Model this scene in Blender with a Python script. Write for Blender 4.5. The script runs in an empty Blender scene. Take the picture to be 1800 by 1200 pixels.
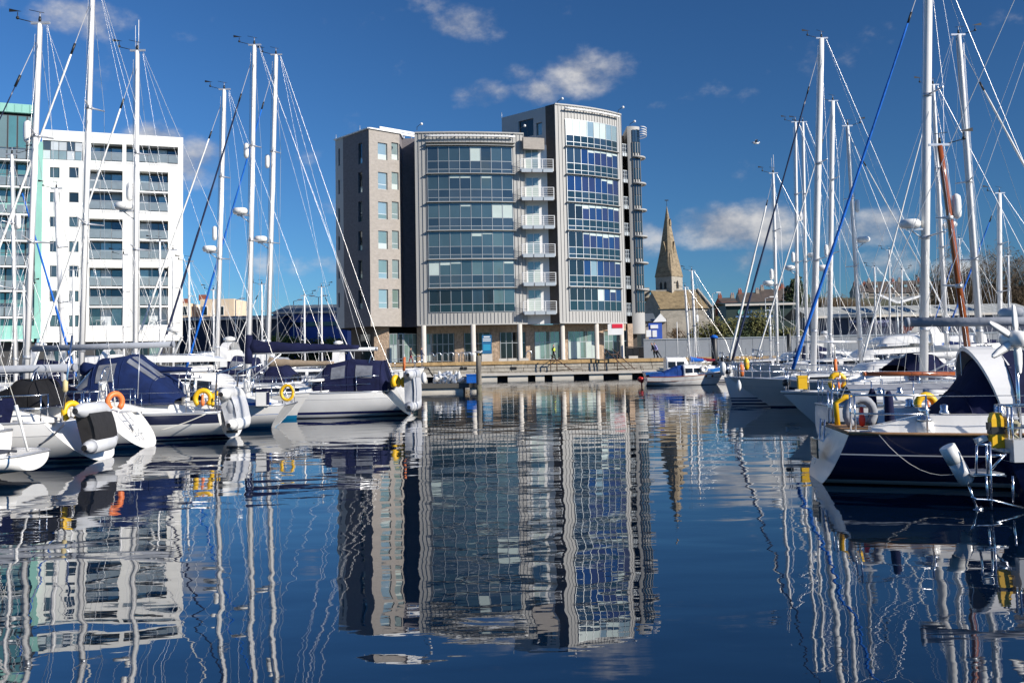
import bpy, bmesh, math, random
from mathutils import Vector, Matrix
random.seed(7)
SC = bpy.context.scene
COL = SC.collection
PI = math.pi

# ------------------------------------------------------------------ camera
F_PX = 1750.0                      # 35 mm on a 36 mm sensor, photograph 1800 px wide
EYE = Vector((0.0, 0.0, 2.2))      # standing on a low pontoon
PITCH, ROLL, PPY = math.radians(3.99), math.radians(1.15), 506.0
R0 = Vector((1, 0, 0))
FW = Vector((0, math.cos(PITCH), math.sin(PITCH)))
U0 = Vector((0, -math.sin(PITCH), math.cos(PITCH)))
RC = R0 * math.cos(ROLL) - U0 * math.sin(ROLL)
UC = U0 * math.cos(ROLL) + R0 * math.sin(ROLL)
cd = bpy.data.cameras.new('camera')
cd.lens = 35.0
cd.sensor_width = 36.0
cd.shift_y = (PPY - 600.0) / 1800.0
cd.clip_start, cd.clip_end = 0.1, 5000
cam = bpy.data.objects.new('camera', cd)
COL.objects.link(cam)
m3 = Matrix((RC, UC, -FW)).transposed()
cam.matrix_world = Matrix.Translation(EYE) @ m3.to_4x4()
SC.camera = cam

# ------------------------------------------------------------------ light
SUN_AZ, SUN_EL = math.radians(121), math.radians(27)   # azimuth from +Y towards +X
SUN_DIR = Vector((math.sin(SUN_AZ) * math.cos(SUN_EL), math.cos(SUN_AZ) * math.cos(SUN_EL), math.sin(SUN_EL)))
sd = bpy.data.lights.new('sun', 'SUN')
sd.energy = 5.0
sd.angle = math.radians(0.5)
sd.color = (1.0, 0.93, 0.83)
sun = bpy.data.objects.new('sun', sd)
COL.objects.link(sun)
sun.location = (60, -60, 80)
sun.rotation_euler = SUN_DIR.to_track_quat('Z', 'Y').to_euler()

SC.view_settings.view_transform = 'Standard'
SC.view_settings.look = 'None'
SC.view_settings.gamma = 1.0
SC.view_settings.use_curve_mapping = False
SC.view_settings.exposure = 0.38
SC.cycles.max_bounces = 6
SC.cycles.glossy_bounces = 4
SC.cycles.transmission_bounces = 2
SC.cycles.caustics_reflective = False
SC.cycles.caustics_refractive = False
SC.cycles.sample_clamp_indirect = 6.0
SC.cycles.use_denoising = True

# ------------------------------------------------------------------ sky
W = bpy.data.worlds.new('World')
SC.world = W
W.use_nodes = True
wn, wl = W.node_tree.nodes, W.node_tree.links
wn.clear()
def N(t, tree=None, **kw):
    n = (tree or wn).new(t)
    for k, v in kw.items():
        setattr(n, k, v)
    return n
SKY_TINT = (0.43, 0.91, 1.53, 1)
out = N('ShaderNodeOutputWorld')
bg = N('ShaderNodeBackground')
bg.inputs['Strength'].default_value = 0.076
wl.new(bg.outputs[0], out.inputs[0])
sky = N('ShaderNodeTexSky', sky_type='NISHITA', sun_disc=False, sun_elevation=SUN_EL,
        sun_rotation=SUN_AZ, altitude=0, air_density=1.0, dust_density=0.0, ozone_density=1.6)
# polarising filter: deepens and cools the whole sky evenly
hsv = N('ShaderNodeMixRGB', blend_type='MULTIPLY')
hsv.inputs[0].default_value = 1.0
hsv.inputs[2].default_value = SKY_TINT
wl.new(sky.outputs[0], hsv.inputs[1])
POL = 0.52      # the filter darkens the band of sky at right angles to the sun most
def VM(op, a, b=None):
    n = N('ShaderNodeVectorMath', operation=op)
    for i, x in enumerate((a, b)):
        if x is None: continue
        if hasattr(x, 'default_value'): wl.new(x, n.inputs[i])
        else: n.inputs[i].default_value = x
    return n.outputs['Value'] if op in ('DOT_PRODUCT', 'LENGTH') else n.outputs['Vector']
def MA(op, a, b=None, c=None, clamp=False):
    n = N('ShaderNodeMath', operation=op, use_clamp=clamp)
    for i, x in enumerate((a, b, c)):
        if x is None: continue
        if hasattr(x, 'default_value'): wl.new(x, n.inputs[i])
        else: n.inputs[i].default_value = x
    return n.outputs[0]
def ray(px, py):
    return (RC * ((px - 900.0) / F_PX) + UC * ((PPY - py) / F_PX) + FW).normalized()
tc = N('ShaderNodeTexCoord')
DIRV = tc.outputs['Generated']
nz1 = N('ShaderNodeTexNoise'); nz1.inputs['Scale'].default_value = 17; nz1.inputs['Detail'].default_value = 7; nz1.inputs['Roughness'].default_value = 0.58
nz2 = N('ShaderNodeTexNoise'); nz2.inputs['Scale'].default_value = 17; nz2.inputs['Detail'].default_value = 7; nz2.inputs['Roughness'].default_value = 0.58
wl.new(VM('MULTIPLY', DIRV, (1, 1, 1.5)), nz1.inputs['Vector'])
wl.new(VM('ADD', VM('MULTIPLY', DIRV, (1, 1, 1.5)), tuple(Vector((SUN_DIR.x, SUN_DIR.y, 1.3)) * 0.016)), nz2.inputs['Vector'])
# clouds: (px, py, half width px, half height px, strength)
CLOUDS = [(1035, 128, 84, 42, .74), (945, 160, 45, 25, .5), (838, 170, 65, 27, .55), (915, 128, 28, 18, .46), (812, 46, 66, 30, .5), (757, 6, 34, 20, .42),
          (1262, 402, 88, 38, 1.05), (1340, 398, 60, 42, .85), (1150, 418, 42, 36, .7), (1540, 400, 78, 34, .75), (1315, 465, 55, 26, .65), (1550, 468, 60, 28, .6),
          (262, 250, 52, 36, 1.0), (345, 290, 62, 44, .8), (150, 28, 70, 34, .6), (425, 455, 75, 28, .45), (575, 460, 60, 32, .42), (430, 405, 80, 22, .4),
          (1152, 188, 26, 10, .4), (990, 5, 30, 25, .45), (1265, 490, 35, 20, .5), (1720, 470, 70, 22, .5), (520, 350, 60, 30, .3)]
dens = None
for (cx, cy, hw, hh, st) in CLOUDS:
    d = ray(cx, cy)
    h = Vector((0, 0, 1)).cross(d).normalized() * -1
    v = d.cross(h).normalized()
    h = h * (F_PX / hw); v = v * (F_PX / hh)
    a = VM('DOT_PRODUCT', DIRV, tuple(h)); b = VM('DOT_PRODUCT', DIRV, tuple(v)); f = VM('DOT_PRODUCT', DIRV, tuple(d))
    r2 = MA('ADD', MA('MULTIPLY', a, a), MA('MULTIPLY', b, b))
    g = MA('MULTIPLY', MA('MAXIMUM', MA('SUBTRACT', 1.0, MA('MULTIPLY', r2, 0.55)), 0.0), MA('GREATER_THAN', f, 0.0))
    g = MA('MULTIPLY', g, st)
    dens = g if dens is None else MA('MAXIMUM', dens, g)
# scattered small clouds all round the rest of the sky
nz3 = N('ShaderNodeTexNoise'); nz3.inputs['Scale'].default_value = 5.0; nz3.inputs['Detail'].default_value = 2
wl.new(VM('MULTIPLY', DIRV, (1, 1, 2.2)), nz3.inputs['Vector'])
sep = N('ShaderNodeSeparateXYZ'); wl.new(DIRV, sep.inputs[0])
rest = MA('MULTIPLY', MA('MULTIPLY', MA('SUBTRACT', nz3.outputs['Fac'], 0.56), 7.0, clamp=True), MA('LESS_THAN', sep.outputs[1], 0.72))
dens = MA('MAXIMUM', dens, MA('MULTIPLY', rest, 0.8))
def cover(nz):
    return MA('MULTIPLY', MA('SUBTRACT', MA('ADD', dens, MA('MULTIPLY', MA('SUBTRACT', nz.outputs['Fac'], 0.5), 2.0)), 0.22), 1.15, clamp=True)
c1, c2 = cover(nz1), cover(nz2)
lit = MA('ADD', MA('MULTIPLY', MA('SUBTRACT', c1, c2), 1.4), 0.48, clamp=True)
cc = N('ShaderNodeMixRGB'); wl.new(lit, cc.inputs[0])
cc.inputs[1].default_value = (2.9, 3.15, 3.8, 1)
cc.inputs[2].default_value = (7.6, 7.4, 7.2, 1)
mx = N('ShaderNodeMixRGB')
sm = MA('MULTIPLY', MA('MULTIPLY', c1, c1), MA('SUBTRACT', 3.0, MA('MULTIPLY', c1, 2.0)))
wl.new(MA('MULTIPLY', sm, 0.85), mx.inputs[0])
cosg = VM('DOT_PRODUCT', DIRV, tuple(SUN_DIR))
polf = MA('SUBTRACT', 1.0, MA('MULTIPLY', MA('SUBTRACT', 1.0, MA('MULTIPLY', cosg, cosg)), POL))
pol = N('ShaderNodeVectorMath', operation='SCALE'); wl.new(hsv.outputs[0], pol.inputs[0]); wl.new(polf, pol.inputs['Scale'])
wl.new(pol.outputs['Vector'], mx.inputs[1])
wl.new(cc.outputs[0], mx.inputs[2])
wl.new(mx.outputs[0], bg.inputs['Color'])

# ------------------------------------------------------------------ helpers
def at_y(px, py, Y):
    d = ray(px, py)
    return EYE + d * (Y / d.y)
def on_z(px, py, z=0.0):
    d = ray(px, py)
    return EYE + d * ((z - EYE.z) / d.z)
def X_at(px, py, Y): return at_y(px, py, Y).x
def Z_at(px, py, Y): return at_y(px, py, Y).z

def mat(name, col, rough=0.5, metal=0.0, var=0.0, vs=1.0, bump=0.0, bs=30.0, spec=0.5, coat=0.0, vec=(1, 1, 1), dirt=None):
    m = bpy.data.materials.new(name)
    m.use_nodes = True
    t = m.node_tree; n = t.nodes; l = t.links
    p = n['Principled BSDF']
    p.inputs['Base Color'].default_value = (*col, 1)
    p.inputs['Roughness'].default_value = rough
    p.inputs['Metallic'].default_value = metal
    p.inputs['Specular IOR Level'].default_value = spec
    p.inputs['Coat Weight'].default_value = coat
    p.inputs['Coat Roughness'].default_value = 0.04
    if var or bump or dirt:
        tcn = n.new('ShaderNodeTexCoord'); oi = n.new('ShaderNodeObjectInfo')
        mul = n.new('ShaderNodeVectorMath'); mul.operation = 'MULTIPLY_ADD'
        l.new(tcn.outputs['Object'], mul.inputs[0]); mul.inputs[1].default_value = vec
        cmb = n.new('ShaderNodeMath'); cmb.operation = 'MULTIPLY'; cmb.inputs[1].default_value = 61.7
        l.new(oi.outputs['Random'], cmb.inputs[0]); l.new(cmb.outputs[0], mul.inputs[2])
    if var:
        nz = n.new('ShaderNodeTexNoise'); nz.inputs['Scale'].default_value = vs; nz.inputs['Detail'].default_value = 6; nz.inputs['Roughness'].default_value = 0.65
        l.new(mul.outputs[0], nz.inputs['Vector'])
        rp = n.new('ShaderNodeValToRGB')
        rp.color_ramp.elements[0].position = 0.28; rp.color_ramp.elements[1].position = 0.72
        rp.color_ramp.elements[0].color = (*[max(0, c * (1 - var)) for c in col], 1)
        rp.color_ramp.elements[1].color = (*[min(1, c * (1 + var)) for c in col], 1)
        l.new(nz.outputs['Fac'], rp.inputs[0])
        last = rp.outputs[0]
        if dirt:
            n2 = n.new('ShaderNodeTexNoise'); n2.inputs['Scale'].default_value = dirt[2]; n2.inputs['Detail'].default_value = 8; n2.inputs['Roughness'].default_value = 0.7
            l.new(mul.outputs[0], n2.inputs['Vector'])
            r2 = n.new('ShaderNodeValToRGB'); r2.color_ramp.elements[0].position = dirt[1]; r2.color_ramp.elements[1].position = dirt[1] + 0.16
            l.new(n2.outputs['Fac'], r2.inputs[0])
            mxn = n.new('ShaderNodeMixRGB'); l.new(r2.outputs[0], mxn.inputs[0]); l.new(last, mxn.inputs[1]); mxn.inputs[2].default_value = (*dirt[0], 1)
            last = mxn.outputs[0]
        l.new(last, p.inputs['Base Color'])
    if bump:
        nb = n.new('ShaderNodeTexNoise'); nb.inputs['Scale'].default_value = bs; nb.inputs['Detail'].default_value = 4
        l.new(mul.outputs[0], nb.inputs['Vector'])
        bp = n.new('ShaderNodeBump'); bp.inputs['Strength'].default_value = 1.0; bp.inputs['Distance'].default_value = bump
        l.new(nb.outputs['Fac'], bp.inputs['Height']); l.new(bp.outputs[0], p.inputs['Normal'])
    return m

class MB:
    """collects faces, then links them as ONE mesh object"""
    def __init__(s): s.v = []; s.f = []; s.m = []; s.sm = []
    def add(s, vs, fs, m=0, smooth=False):
        o = len(s.v)
        s.v += [tuple(x) for x in vs]
        for f in fs:
            s.f.append([i + o for i in f]); s.m.append(m); s.sm.append(smooth)
        return s
    def poly(s, pts, m=0): return s.add(pts, [list(range(len(pts)))], m)
    def box(s, x0, x1, y0, y1, z0, z1, m=0):
        return s.add([(x, y, z) for z in (z0, z1) for (x, y) in ((x0, y0), (x1, y0), (x1, y1), (x0, y1))],
                     [(3, 2, 1, 0), (4, 5, 6, 7), (0, 1, 5, 4), (1, 2, 6, 5), (2, 3, 7, 6), (3, 0, 4, 7)], m)
    def obox(s, c, ax, sz, m=0):
        """oriented box: centre, (x,y,z unit axes), sizes"""
        a, b, d = [Vector(x) for x in ax]
        pts = [Vector(c) + a * (i * sz[0] / 2) + b * (j * sz[1] / 2) + d * (k * sz[2] / 2) for k in (-1, 1) for (i, j) in ((-1, -1), (1, -1), (1, 1), (-1, 1))]
        return s.add(pts, [(3, 2, 1, 0), (4, 5, 6, 7), (0, 1, 5, 4), (1, 2, 6, 5), (2, 3, 7, 6), (3, 0, 4, 7)], m)
    def bar(s, a, b, w, h, m=0, up=(0, 0, 1)):
        a, b = Vector(a), Vector(b); d = (b - a); L = d.length; d.normalize()
        sd_ = d.cross(Vector(up));
        if sd_.length < 1e-4: sd_ = d.cross(Vector((1, 0, 0)))
        sd_.normalize(); u = sd_.cross(d)
        return s.obox((a + b) / 2, (d, sd_, u), (L, w, h), m)
    def tube(s, pts, r, n=6, m=0, cap=True, smooth=True, flat=1.0):
        pts = [Vector(p) for p in pts]; k = len(pts)
        rs = r if isinstance(r, (list, tuple)) else [r] * k
        vs = []; prev = None
        for i, p in enumerate(pts):
            t = (pts[min(i + 1, k - 1)] - pts[max(i - 1, 0)])
            if t.length < 1e-9: t = Vector((0, 0, 1))
            t.normalize()
            if prev is None:
                a = t.cross(Vector((0, 0, 1)))
                if a.length < 0.05: a = t.cross(Vector((0, 1, 0)))
            else: a = prev - t * prev.dot(t)
            a.normalize(); prev = a; b = t.cross(a)
            for j in range(n):
                q = 2 * PI * j / n
                vs.append(p + a * (math.cos(q) * rs[i] * flat) + b * (math.sin(q) * rs[i]))
        fs = [(i * n + j, i * n + (j + 1) % n, (i + 1) * n + (j + 1) % n, (i + 1) * n + j) for i in range(k - 1) for j in range(n)]
        s.add(vs, fs, m, smooth)
        if cap:
            s.add(vs[:n], [list(range(n))[::-1]], m); s.add(vs[-n:], [list(range(n))], m)
        return s
    def loft(s, secs, m=0, closed=False, cap=False, smooth=True, rows=None):
        n = len(secs[0]); vs = [p for q in secs for p in q]; o = len(s.v)
        s.v += [tuple(p) for p in vs]
        jn = n if closed else n - 1
        for i in range(len(secs) - 1):
            for j in range(jn):
                s.f.append([o + i * n + j, o + i * n + (j + 1) % n, o + (i + 1) * n + (j + 1) % n, o + (i + 1) * n + j])
                s.m.append(rows[j] if rows else m); s.sm.append(smooth)
        if cap:
            s.f.append([o + j for j in range(n)][::-1]); s.m.append(m); s.sm.append(False)
            s.f.append([o + (len(secs) - 1) * n + j for j in range(n)]); s.m.append(m); s.sm.append(False)
        return s
    def lathe(s, prof, c=(0, 0, 0), n=12, m=0, ax=None, smooth=True):
        c = Vector(c)
        a, b, d = ax if ax else (Vector((1, 0, 0)), Vector((0, 1, 0)), Vector((0, 0, 1)))
        secs = [[c + a * (r * math.cos(2 * PI * j / n)) + b * (r * math.sin(2 * PI * j / n)) + d * z for j in range(n)] for r, z in prof]
        return s.loft(secs, m, closed=True, cap=True, smooth=smooth)
    def ball(s, c, rx, ry=None, rz=None, n=10, k=6, m=0):
        ry = ry or rx; rz = rz or rx
        secs = [[(c[0] + rx * math.sin(PI * i / k) * math.cos(2 * PI * j / n), c[1] + ry * math.sin(PI * i / k) * math.sin(2 * PI * j / n), c[2] - rz * math.cos(PI * i / k)) for j in range(n)] for i in range(k + 1)]
        return s.loft(secs, m, closed=True)
    def prism(s, poly, z0, z1, m=0, top=None):
        n = len(poly)
        vs = [(p[0], p[1], z0) for p in poly] + [(p[0], p[1], z1) for p in poly]
        s.add(vs, [(i, (i + 1) % n, n + (i + 1) % n, n + i) for i in range(n)], m)
        s.add(vs, [list(range(n))[::-1]], m)
        s.add(vs, [list(range(n, 2 * n))], m if top is None else top)
        return s
    def mesh(s, name, mats, inv=None):
        me = bpy.data.meshes.new(name)
        vs = s.v if inv is None else [inv @ Vector(v) for v in s.v]
        me.from_pydata(vs, [], s.f)
        for mm in (mats if isinstance(mats, (list, tuple)) else [mats]): me.materials.append(mm)
        me.polygons.foreach_set('material_index', s.m)
        me.polygons.foreach_set('use_smooth', s.sm)
        bm = bmesh.new(); bm.from_mesh(me)
        bmesh.ops.remove_doubles(bm, verts=bm.verts, dist=1e-5)
        bmesh.ops.recalc_face_normals(bm, faces=bm.faces)
        bm.to_mesh(me); bm.free()
        return me
    def build(s, name, mats, parent=None, w=False, label=None, kind=None):
        inv = None
        if parent is not None and w: inv = ROOT[parent.name].inverted()
        o = bpy.data.objects.new(name, s.mesh(name, mats, inv))
        COL.objects.link(o)
        if parent is not None:
            o.parent = parent; ROOT[o.name] = ROOT[parent.name]
        else: ROOT[o.name] = Matrix.Identity(4)
        if label: o['label'] = label
        if kind: o['kind'] = kind
        return o
ROOT = {}
def thing(name, label, cat, loc=(0, 0, 0), rz=0.0, group=None):
    o = bpy.data.objects.new(name, None)
    o.empty_display_size = 0.3
    COL.objects.link(o)
    o.location = loc; o.rotation_euler = (0, 0, rz)
    ROOT[o.name] = Matrix.Translation(loc) @ Matrix.Rotation(rz, 4, 'Z')
    o['label'] = label; o['category'] = cat
    if group: o['group'] = group
    return o
def tag(o, label, cat, group=None, kind=None):
    o['label'] = label; o['category'] = cat
    if group: o['group'] = group
    if kind: o['kind'] = kind
    return o
def inst(name, me, parent, mw, m=None):
    """another object on a shared mesh, placed by its world matrix under parent (parts carry identity, so root inverse is enough)"""
    o = bpy.data.objects.new(name, me)
    COL.objects.link(o)
    o.parent = parent
    o.matrix_local = ROOT[parent.name].inverted() @ mw
    if m is not None:
        o.material_slots[0].link = 'OBJECT'; o.material_slots[0].material = m
    ROOT[o.name] = mw
    return o
def frame(p, d, up=(0, 0, 1)):
    """world matrix with x along the horizontal d, z up, y = into the wall"""
    d = Vector((d[0], d[1], 0)).normalized(); z = Vector((0, 0, 1)); y = z.cross(d)
    return Matrix(((d.x, y.x, 0, p[0]), (d.y, y.y, 0, p[1]), (0, 0, 1, p[2]), (0, 0, 0, 1)))

ORD = ('first', 'second', 'third', 'fourth', 'fifth', 'sixth', 'seventh', 'eighth', 'ninth', 'tenth', 'eleventh', 'twelfth', 'thirteenth', 'fourteenth')
WHITE = (0.80, 0.79, 0.77)
MAT = dict(
    gel=mat('gelcoat', (0.82, 0.81, 0.78), 0.22, var=0.05, vs=1.3, coat=0.3, vec=(1, 1, .35), dirt=((.66, .62, .53), .63, 1.7)),
    gelgrey=mat('grey_gelcoat', (0.52, 0.53, 0.54), 0.25, var=0.05, vs=1.0, coat=0.3),
    deck=mat('deck_white', (0.78, 0.78, 0.76), 0.5, var=0.06, vs=4),
    navyhull=mat('navy_gelcoat', (0.006, 0.010, 0.045), 0.12, coat=0.6, spec=0.5),
    stripe=mat('stripe_navy', (0.012, 0.018, 0.10), 0.25),
    cove=mat('cove_dark', (0.02, 0.025, 0.06), 0.25),
    teal=mat('antifoul_teal', (0.0, 0.20, 0.42), 0.6, var=0.15, vs=3),
    anti=mat('antifoul_navy', (0.012, 0.02, 0.07), 0.6, var=0.2, vs=3),
    antired=mat('antifoul_red', (0.25, 0.03, 0.03), 0.6, var=0.2, vs=3),
    bluehull=mat('bright_blue_paint', (0.02, 0.16, 0.52), 0.3, var=0.08, vs=2),
    mast=mat('mast_white', (0.80, 0.79, 0.77), 0.3, var=0.05, vs=2, vec=(1, 1, .25)),
    alu=mat('anodised_aluminium', (0.60, 0.61, 0.63), 0.35, metal=0.55, var=0.08, vs=3),
    steel=mat('stainless_steel', (0.68, 0.69, 0.71), 0.18, metal=1.0),
    wire=mat('rigging_wire', (0.62, 0.62, 0.62), 0.3, metal=0.4),
    rope=mat('rope', (0.62, 0.60, 0.54), 0.8),
    ropedark=mat('dark_rope', (0.03, 0.035, 0.05), 0.8),
    navy=mat('navy_canvas', (0.009, 0.012, 0.045), 0.85, var=0.35, vs=2.5, bump=0.03, bs=3.5, spec=0.2),
    tarp=mat('blue_tarpaulin', (0.012, 0.055, 0.24), 0.7, var=0.3, vs=2.5, bump=0.03, bs=3.5, spec=0.2),
    blue=mat('blue_canvas', (0.007, 0.018, 0.075), 0.85, var=0.3, vs=2.5, bump=0.03, bs=3.5, spec=0.2),
    royal=mat('royal_blue_canvas', (0.01, 0.12, 0.50), 0.8, var=0.25, vs=3, bump=0.03, bs=4, spec=0.2),
    black=mat('black_canvas', (0.012, 0.012, 0.014), 0.85, var=0.3, vs=3, bump=0.02, bs=4, spec=0.2),
    greycv=mat('grey_canvas', (0.30, 0.32, 0.36), 0.8, var=0.12, vs=3, bump=0.02, bs=4, spec=0.2),
    whitecv=mat('white_canvas', (0.78, 0.77, 0.74), 0.8, var=0.06, vs=3, bump=0.03, bs=3, spec=0.2),
    taupe=mat('taupe_canvas', (0.28, 0.22, 0.16), 0.85, var=0.15, vs=3, bump=0.03, bs=4, spec=0.2),
    green=mat('green_canvas', (0.01, 0.10, 0.06), 0.85, var=0.2, vs=3, bump=0.02, bs=4, spec=0.2),
    maroon=mat('maroon_canvas', (0.16, 0.015, 0.03), 0.85, var=0.2, vs=3, spec=0.2),
    vinyl=mat('clear_vinyl', (0.17, 0.18, 0.205), 0.10, var=0.4, vs=2.5, bump=0.01, bs=5),
    dark=mat('dark_acrylic', (0.012, 0.014, 0.018), 0.06),
    black_pl=mat('black_plastic', (0.015, 0.015, 0.016), 0.45),
    yellow=mat('yellow_vinyl', (0.80, 0.47, 0.01), 0.45, var=0.1, vs=6),
    orange=mat('orange_vinyl', (0.80, 0.20, 0.05), 0.45, var=0.1, vs=6),
    red=mat('red_plastic', (0.62, 0.03, 0.02), 0.4),
    varnish=mat('varnished_wood', (0.30, 0.075, 0.014), 0.22, var=0.3, vs=4, vec=(1, 1, .2), coat=0.6),
    teak=mat('teak', (0.30, 0.17, 0.08), 0.6, var=0.25, vs=5),
    rubber=mat('grey_hypalon', (0.50, 0.51, 0.53), 0.5, var=0.08, vs=4, bump=0.01, bs=5),
    rubberdk=mat('black_hypalon', (0.022, 0.020, 0.019), 0.55, var=0.2, vs=4, bump=0.02, bs=5),
    fender=mat('fender_white', (0.78, 0.78, 0.76), 0.35, var=0.06, vs=5),
)

# ------------------------------------------------------------------ water and land
def water_material():
    m = bpy.data.materials.new('harbour_water'); m.use_nodes = True
    t = m.node_tree; n = t.nodes; l = t.links
    p = n['Principled BSDF']
    p.inputs['Base Color'].default_value = (0.0012, 0.007, 0.020, 1)
    p.inputs['Roughness'].default_value = 0.01
    p.inputs['IOR'].default_value = 2.0
    tcn = n.new('ShaderNodeTexCoord')
    def noise_h(vec, scale, detail, amp, warp=0.0):
        vm = n.new('ShaderNodeVectorMath'); vm.operation = 'MULTIPLY'; l.new(tcn.outputs['Object'], vm.inputs[0]); vm.inputs[1].default_value = vec
        z = n.new('ShaderNodeTexNoise'); z.inputs['Scale'].default_value = scale; z.inputs['Detail'].default_value = detail; z.inputs['Roughness'].default_value = 0.4
        z.inputs['Distortion'].default_value = warp
        l.new(vm.outputs[0], z.inputs['Vector'])
        k = n.new('ShaderNodeMath'); k.operation = 'MULTIPLY'; l.new(z.outputs['Fac'], k.inputs[0]); k.inputs[1].default_value = amp
        return k.outputs[0], z
    a, _ = noise_h((0.62, 1.0, 1), 1.0, 1.0, WAVE_A, 0.3)
    b, _ = noise_h((0.8, 1.5, 1), 3.2, 1.0, WAVE_B, 0.2)
    c, _ = noise_h((0.6, 1.6, 1), 7.0, 1.0, WAVE_C)
    _, msk = noise_h((0.035, 0.11, 1), 1.0, 2, 1.0)
    mr = n.new('ShaderNodeMapRange'); mr.inputs['From Min'].default_value = 0.42; mr.inputs['From Max'].default_value = 0.62; mr.inputs['To Min'].default_value = 0.12; mr.inputs['To Max'].default_value = 1.0
    l.new(msk.outputs['Fac'], mr.inputs['Value'])
    mm = n.new('ShaderNodeMath'); mm.operation = 'MULTIPLY'; l.new(c, mm.inputs[0]); l.new(mr.outputs[0], mm.inputs[1])
    s1 = n.new('ShaderNodeMath'); s1.operation = 'ADD'; l.new(a, s1.inputs[0]); l.new(b, s1.inputs[1])
    s2 = n.new('ShaderNodeMath'); s2.operation = 'ADD'; l.new(s1.outputs[0], s2.inputs[0]); l.new(mm.outputs[0], s2.inputs[1])
    bp = n.new('ShaderNodeBump'); bp.inputs['Strength'].default_value = 1.0; bp.inputs['Distance'].default_value = 1.0
    l.new(s2.outputs[0], bp.inputs['Height']); l.new(bp.outputs[0], p.inputs['Normal'])
    return m
WAVE_A, WAVE_B, WAVE_C = 0.0120, 0.0007, 0.0005
b = MB(); b.add([(-700, -120, 0), (700, -120, 0), (700, 112, 0), (-700, 112, 0)], [(0, 1, 2, 3)])
tag(b.build('water', water_material()), 'dark blue calm harbour water with rippled mirror reflections', 'water', kind='structure')

QZ = 1.8
m_ground = mat('quay_paving', (0.30, 0.28, 0.25), 0.85, var=0.2, vs=0.6, bump=0.02, bs=8)
m_soil = mat('hill_ground', (0.075, 0.075, 0.035), 0.95, var=0.4, vs=0.15)
b = MB(); b.box(-700, 700, 107.6, 900, -1.0, QZ)
tag(b.build('ground', m_ground), 'paved quayside ground behind the harbour wall', 'ground', kind='structure')
# rising town behind, right of the church
g = MB(); secs = []
for i in range(26):
    y = 165 + i * 16
    row = []
    for j in range(40):
        x = -40 + j * 12.5
        r = max(0.0, min(1.0, (y - 175) / 120)); q = max(0.0, min(1.0, (x - 15) / 60))
        hgt = 1.7 + 15.5 * (r * r * (3 - 2 * r)) * (q * q * (3 - 2 * q)) + 0.9 * math.sin(x * .07 + y * .03)
        row.append((x, y, hgt if (r > 0 and q > 0) else 1.6))
    secs.append(row)
g.loft(secs)
tag(g.build('hill', m_soil), 'low grassy hill carrying the town behind the marina', 'hill', kind='structure')

# ------------------------------------------------------------------ building helpers
def on_wall(px, py, A, B):
    d = ray(px, py); ax, ay = B[0] - A[0], B[1] - A[1]
    # EYE + t d = A + s (B-A)
    det = d.x * (-ay) + ax * d.y
    rx, ry = A[0] - EYE.x, A[1] - EYE.y
    t = (rx * (-ay) + ax * ry) / det
    s = (d.x * ry - d.y * rx) / det
    return s * math.hypot(ax, ay), EYE.z + t * d.z
def holed_wall(mb, A, B, z0, z1, holes, depth, m=0, mr=0):
    A = Vector((A[0], A[1], 0)); B = Vector((B[0], B[1], 0)); L = (B - A).length; d = (B - A) / L
    y = Vector((0, 0, 1)).cross(d)
    ss = sorted({0.0, L} | {h[0] for h in holes} | {h[1] for h in holes}); zs = sorted({z0, z1} | {h[2] for h in holes} | {h[3] for h in holes})
    P = lambda s, z, q=0.0: A + d * s + y * q + Vector((0, 0, z))
    for i in range(len(ss) - 1):
        for k in range(len(zs) - 1):
            sc, zc = (ss[i] + ss[i + 1]) / 2, (zs[k] + zs[k + 1]) / 2
            if any(h[0] < sc < h[1] and h[2] < zc < h[3] for h in holes): continue
            mb.poly([P(ss[i], zs[k]), P(ss[i + 1], zs[k]), P(ss[i + 1], zs[k + 1]), P(ss[i], zs[k + 1])], m)
    for (a, c, e, f) in holes:
        mb.poly([P(a, e), P(c, e), P(c, e, depth), P(a, e, depth)], mr); mb.poly([P(a, f), P(c, f), P(c, f, depth), P(a, f, depth)], mr)
        mb.poly([P(a, e), P(a, f), P(a, f, depth), P(a, e, depth)], mr); mb.poly([P(c, e), P(c, f), P(c, f, depth), P(c, e, depth)], mr)
PANES = {}
def pane_mesh(w, h, th=0.05):
    k = (round(w, 2), round(h, 2), th)
    if k not in PANES:
        b = MB(); b.box(-k[0] / 2, k[0] / 2, -th, 0, 0, k[1]); PANES[k] = b.mesh('pane', MG['teal'])
    return PANES[k]
def glass(name, col, metal=0.0, rough=0.04, spec=0.8):
    m = mat(name, col, rough, metal=metal, spec=spec, var=0.12, vs=0.35, bump=0.004, bs=0.9)
    return m
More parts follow.
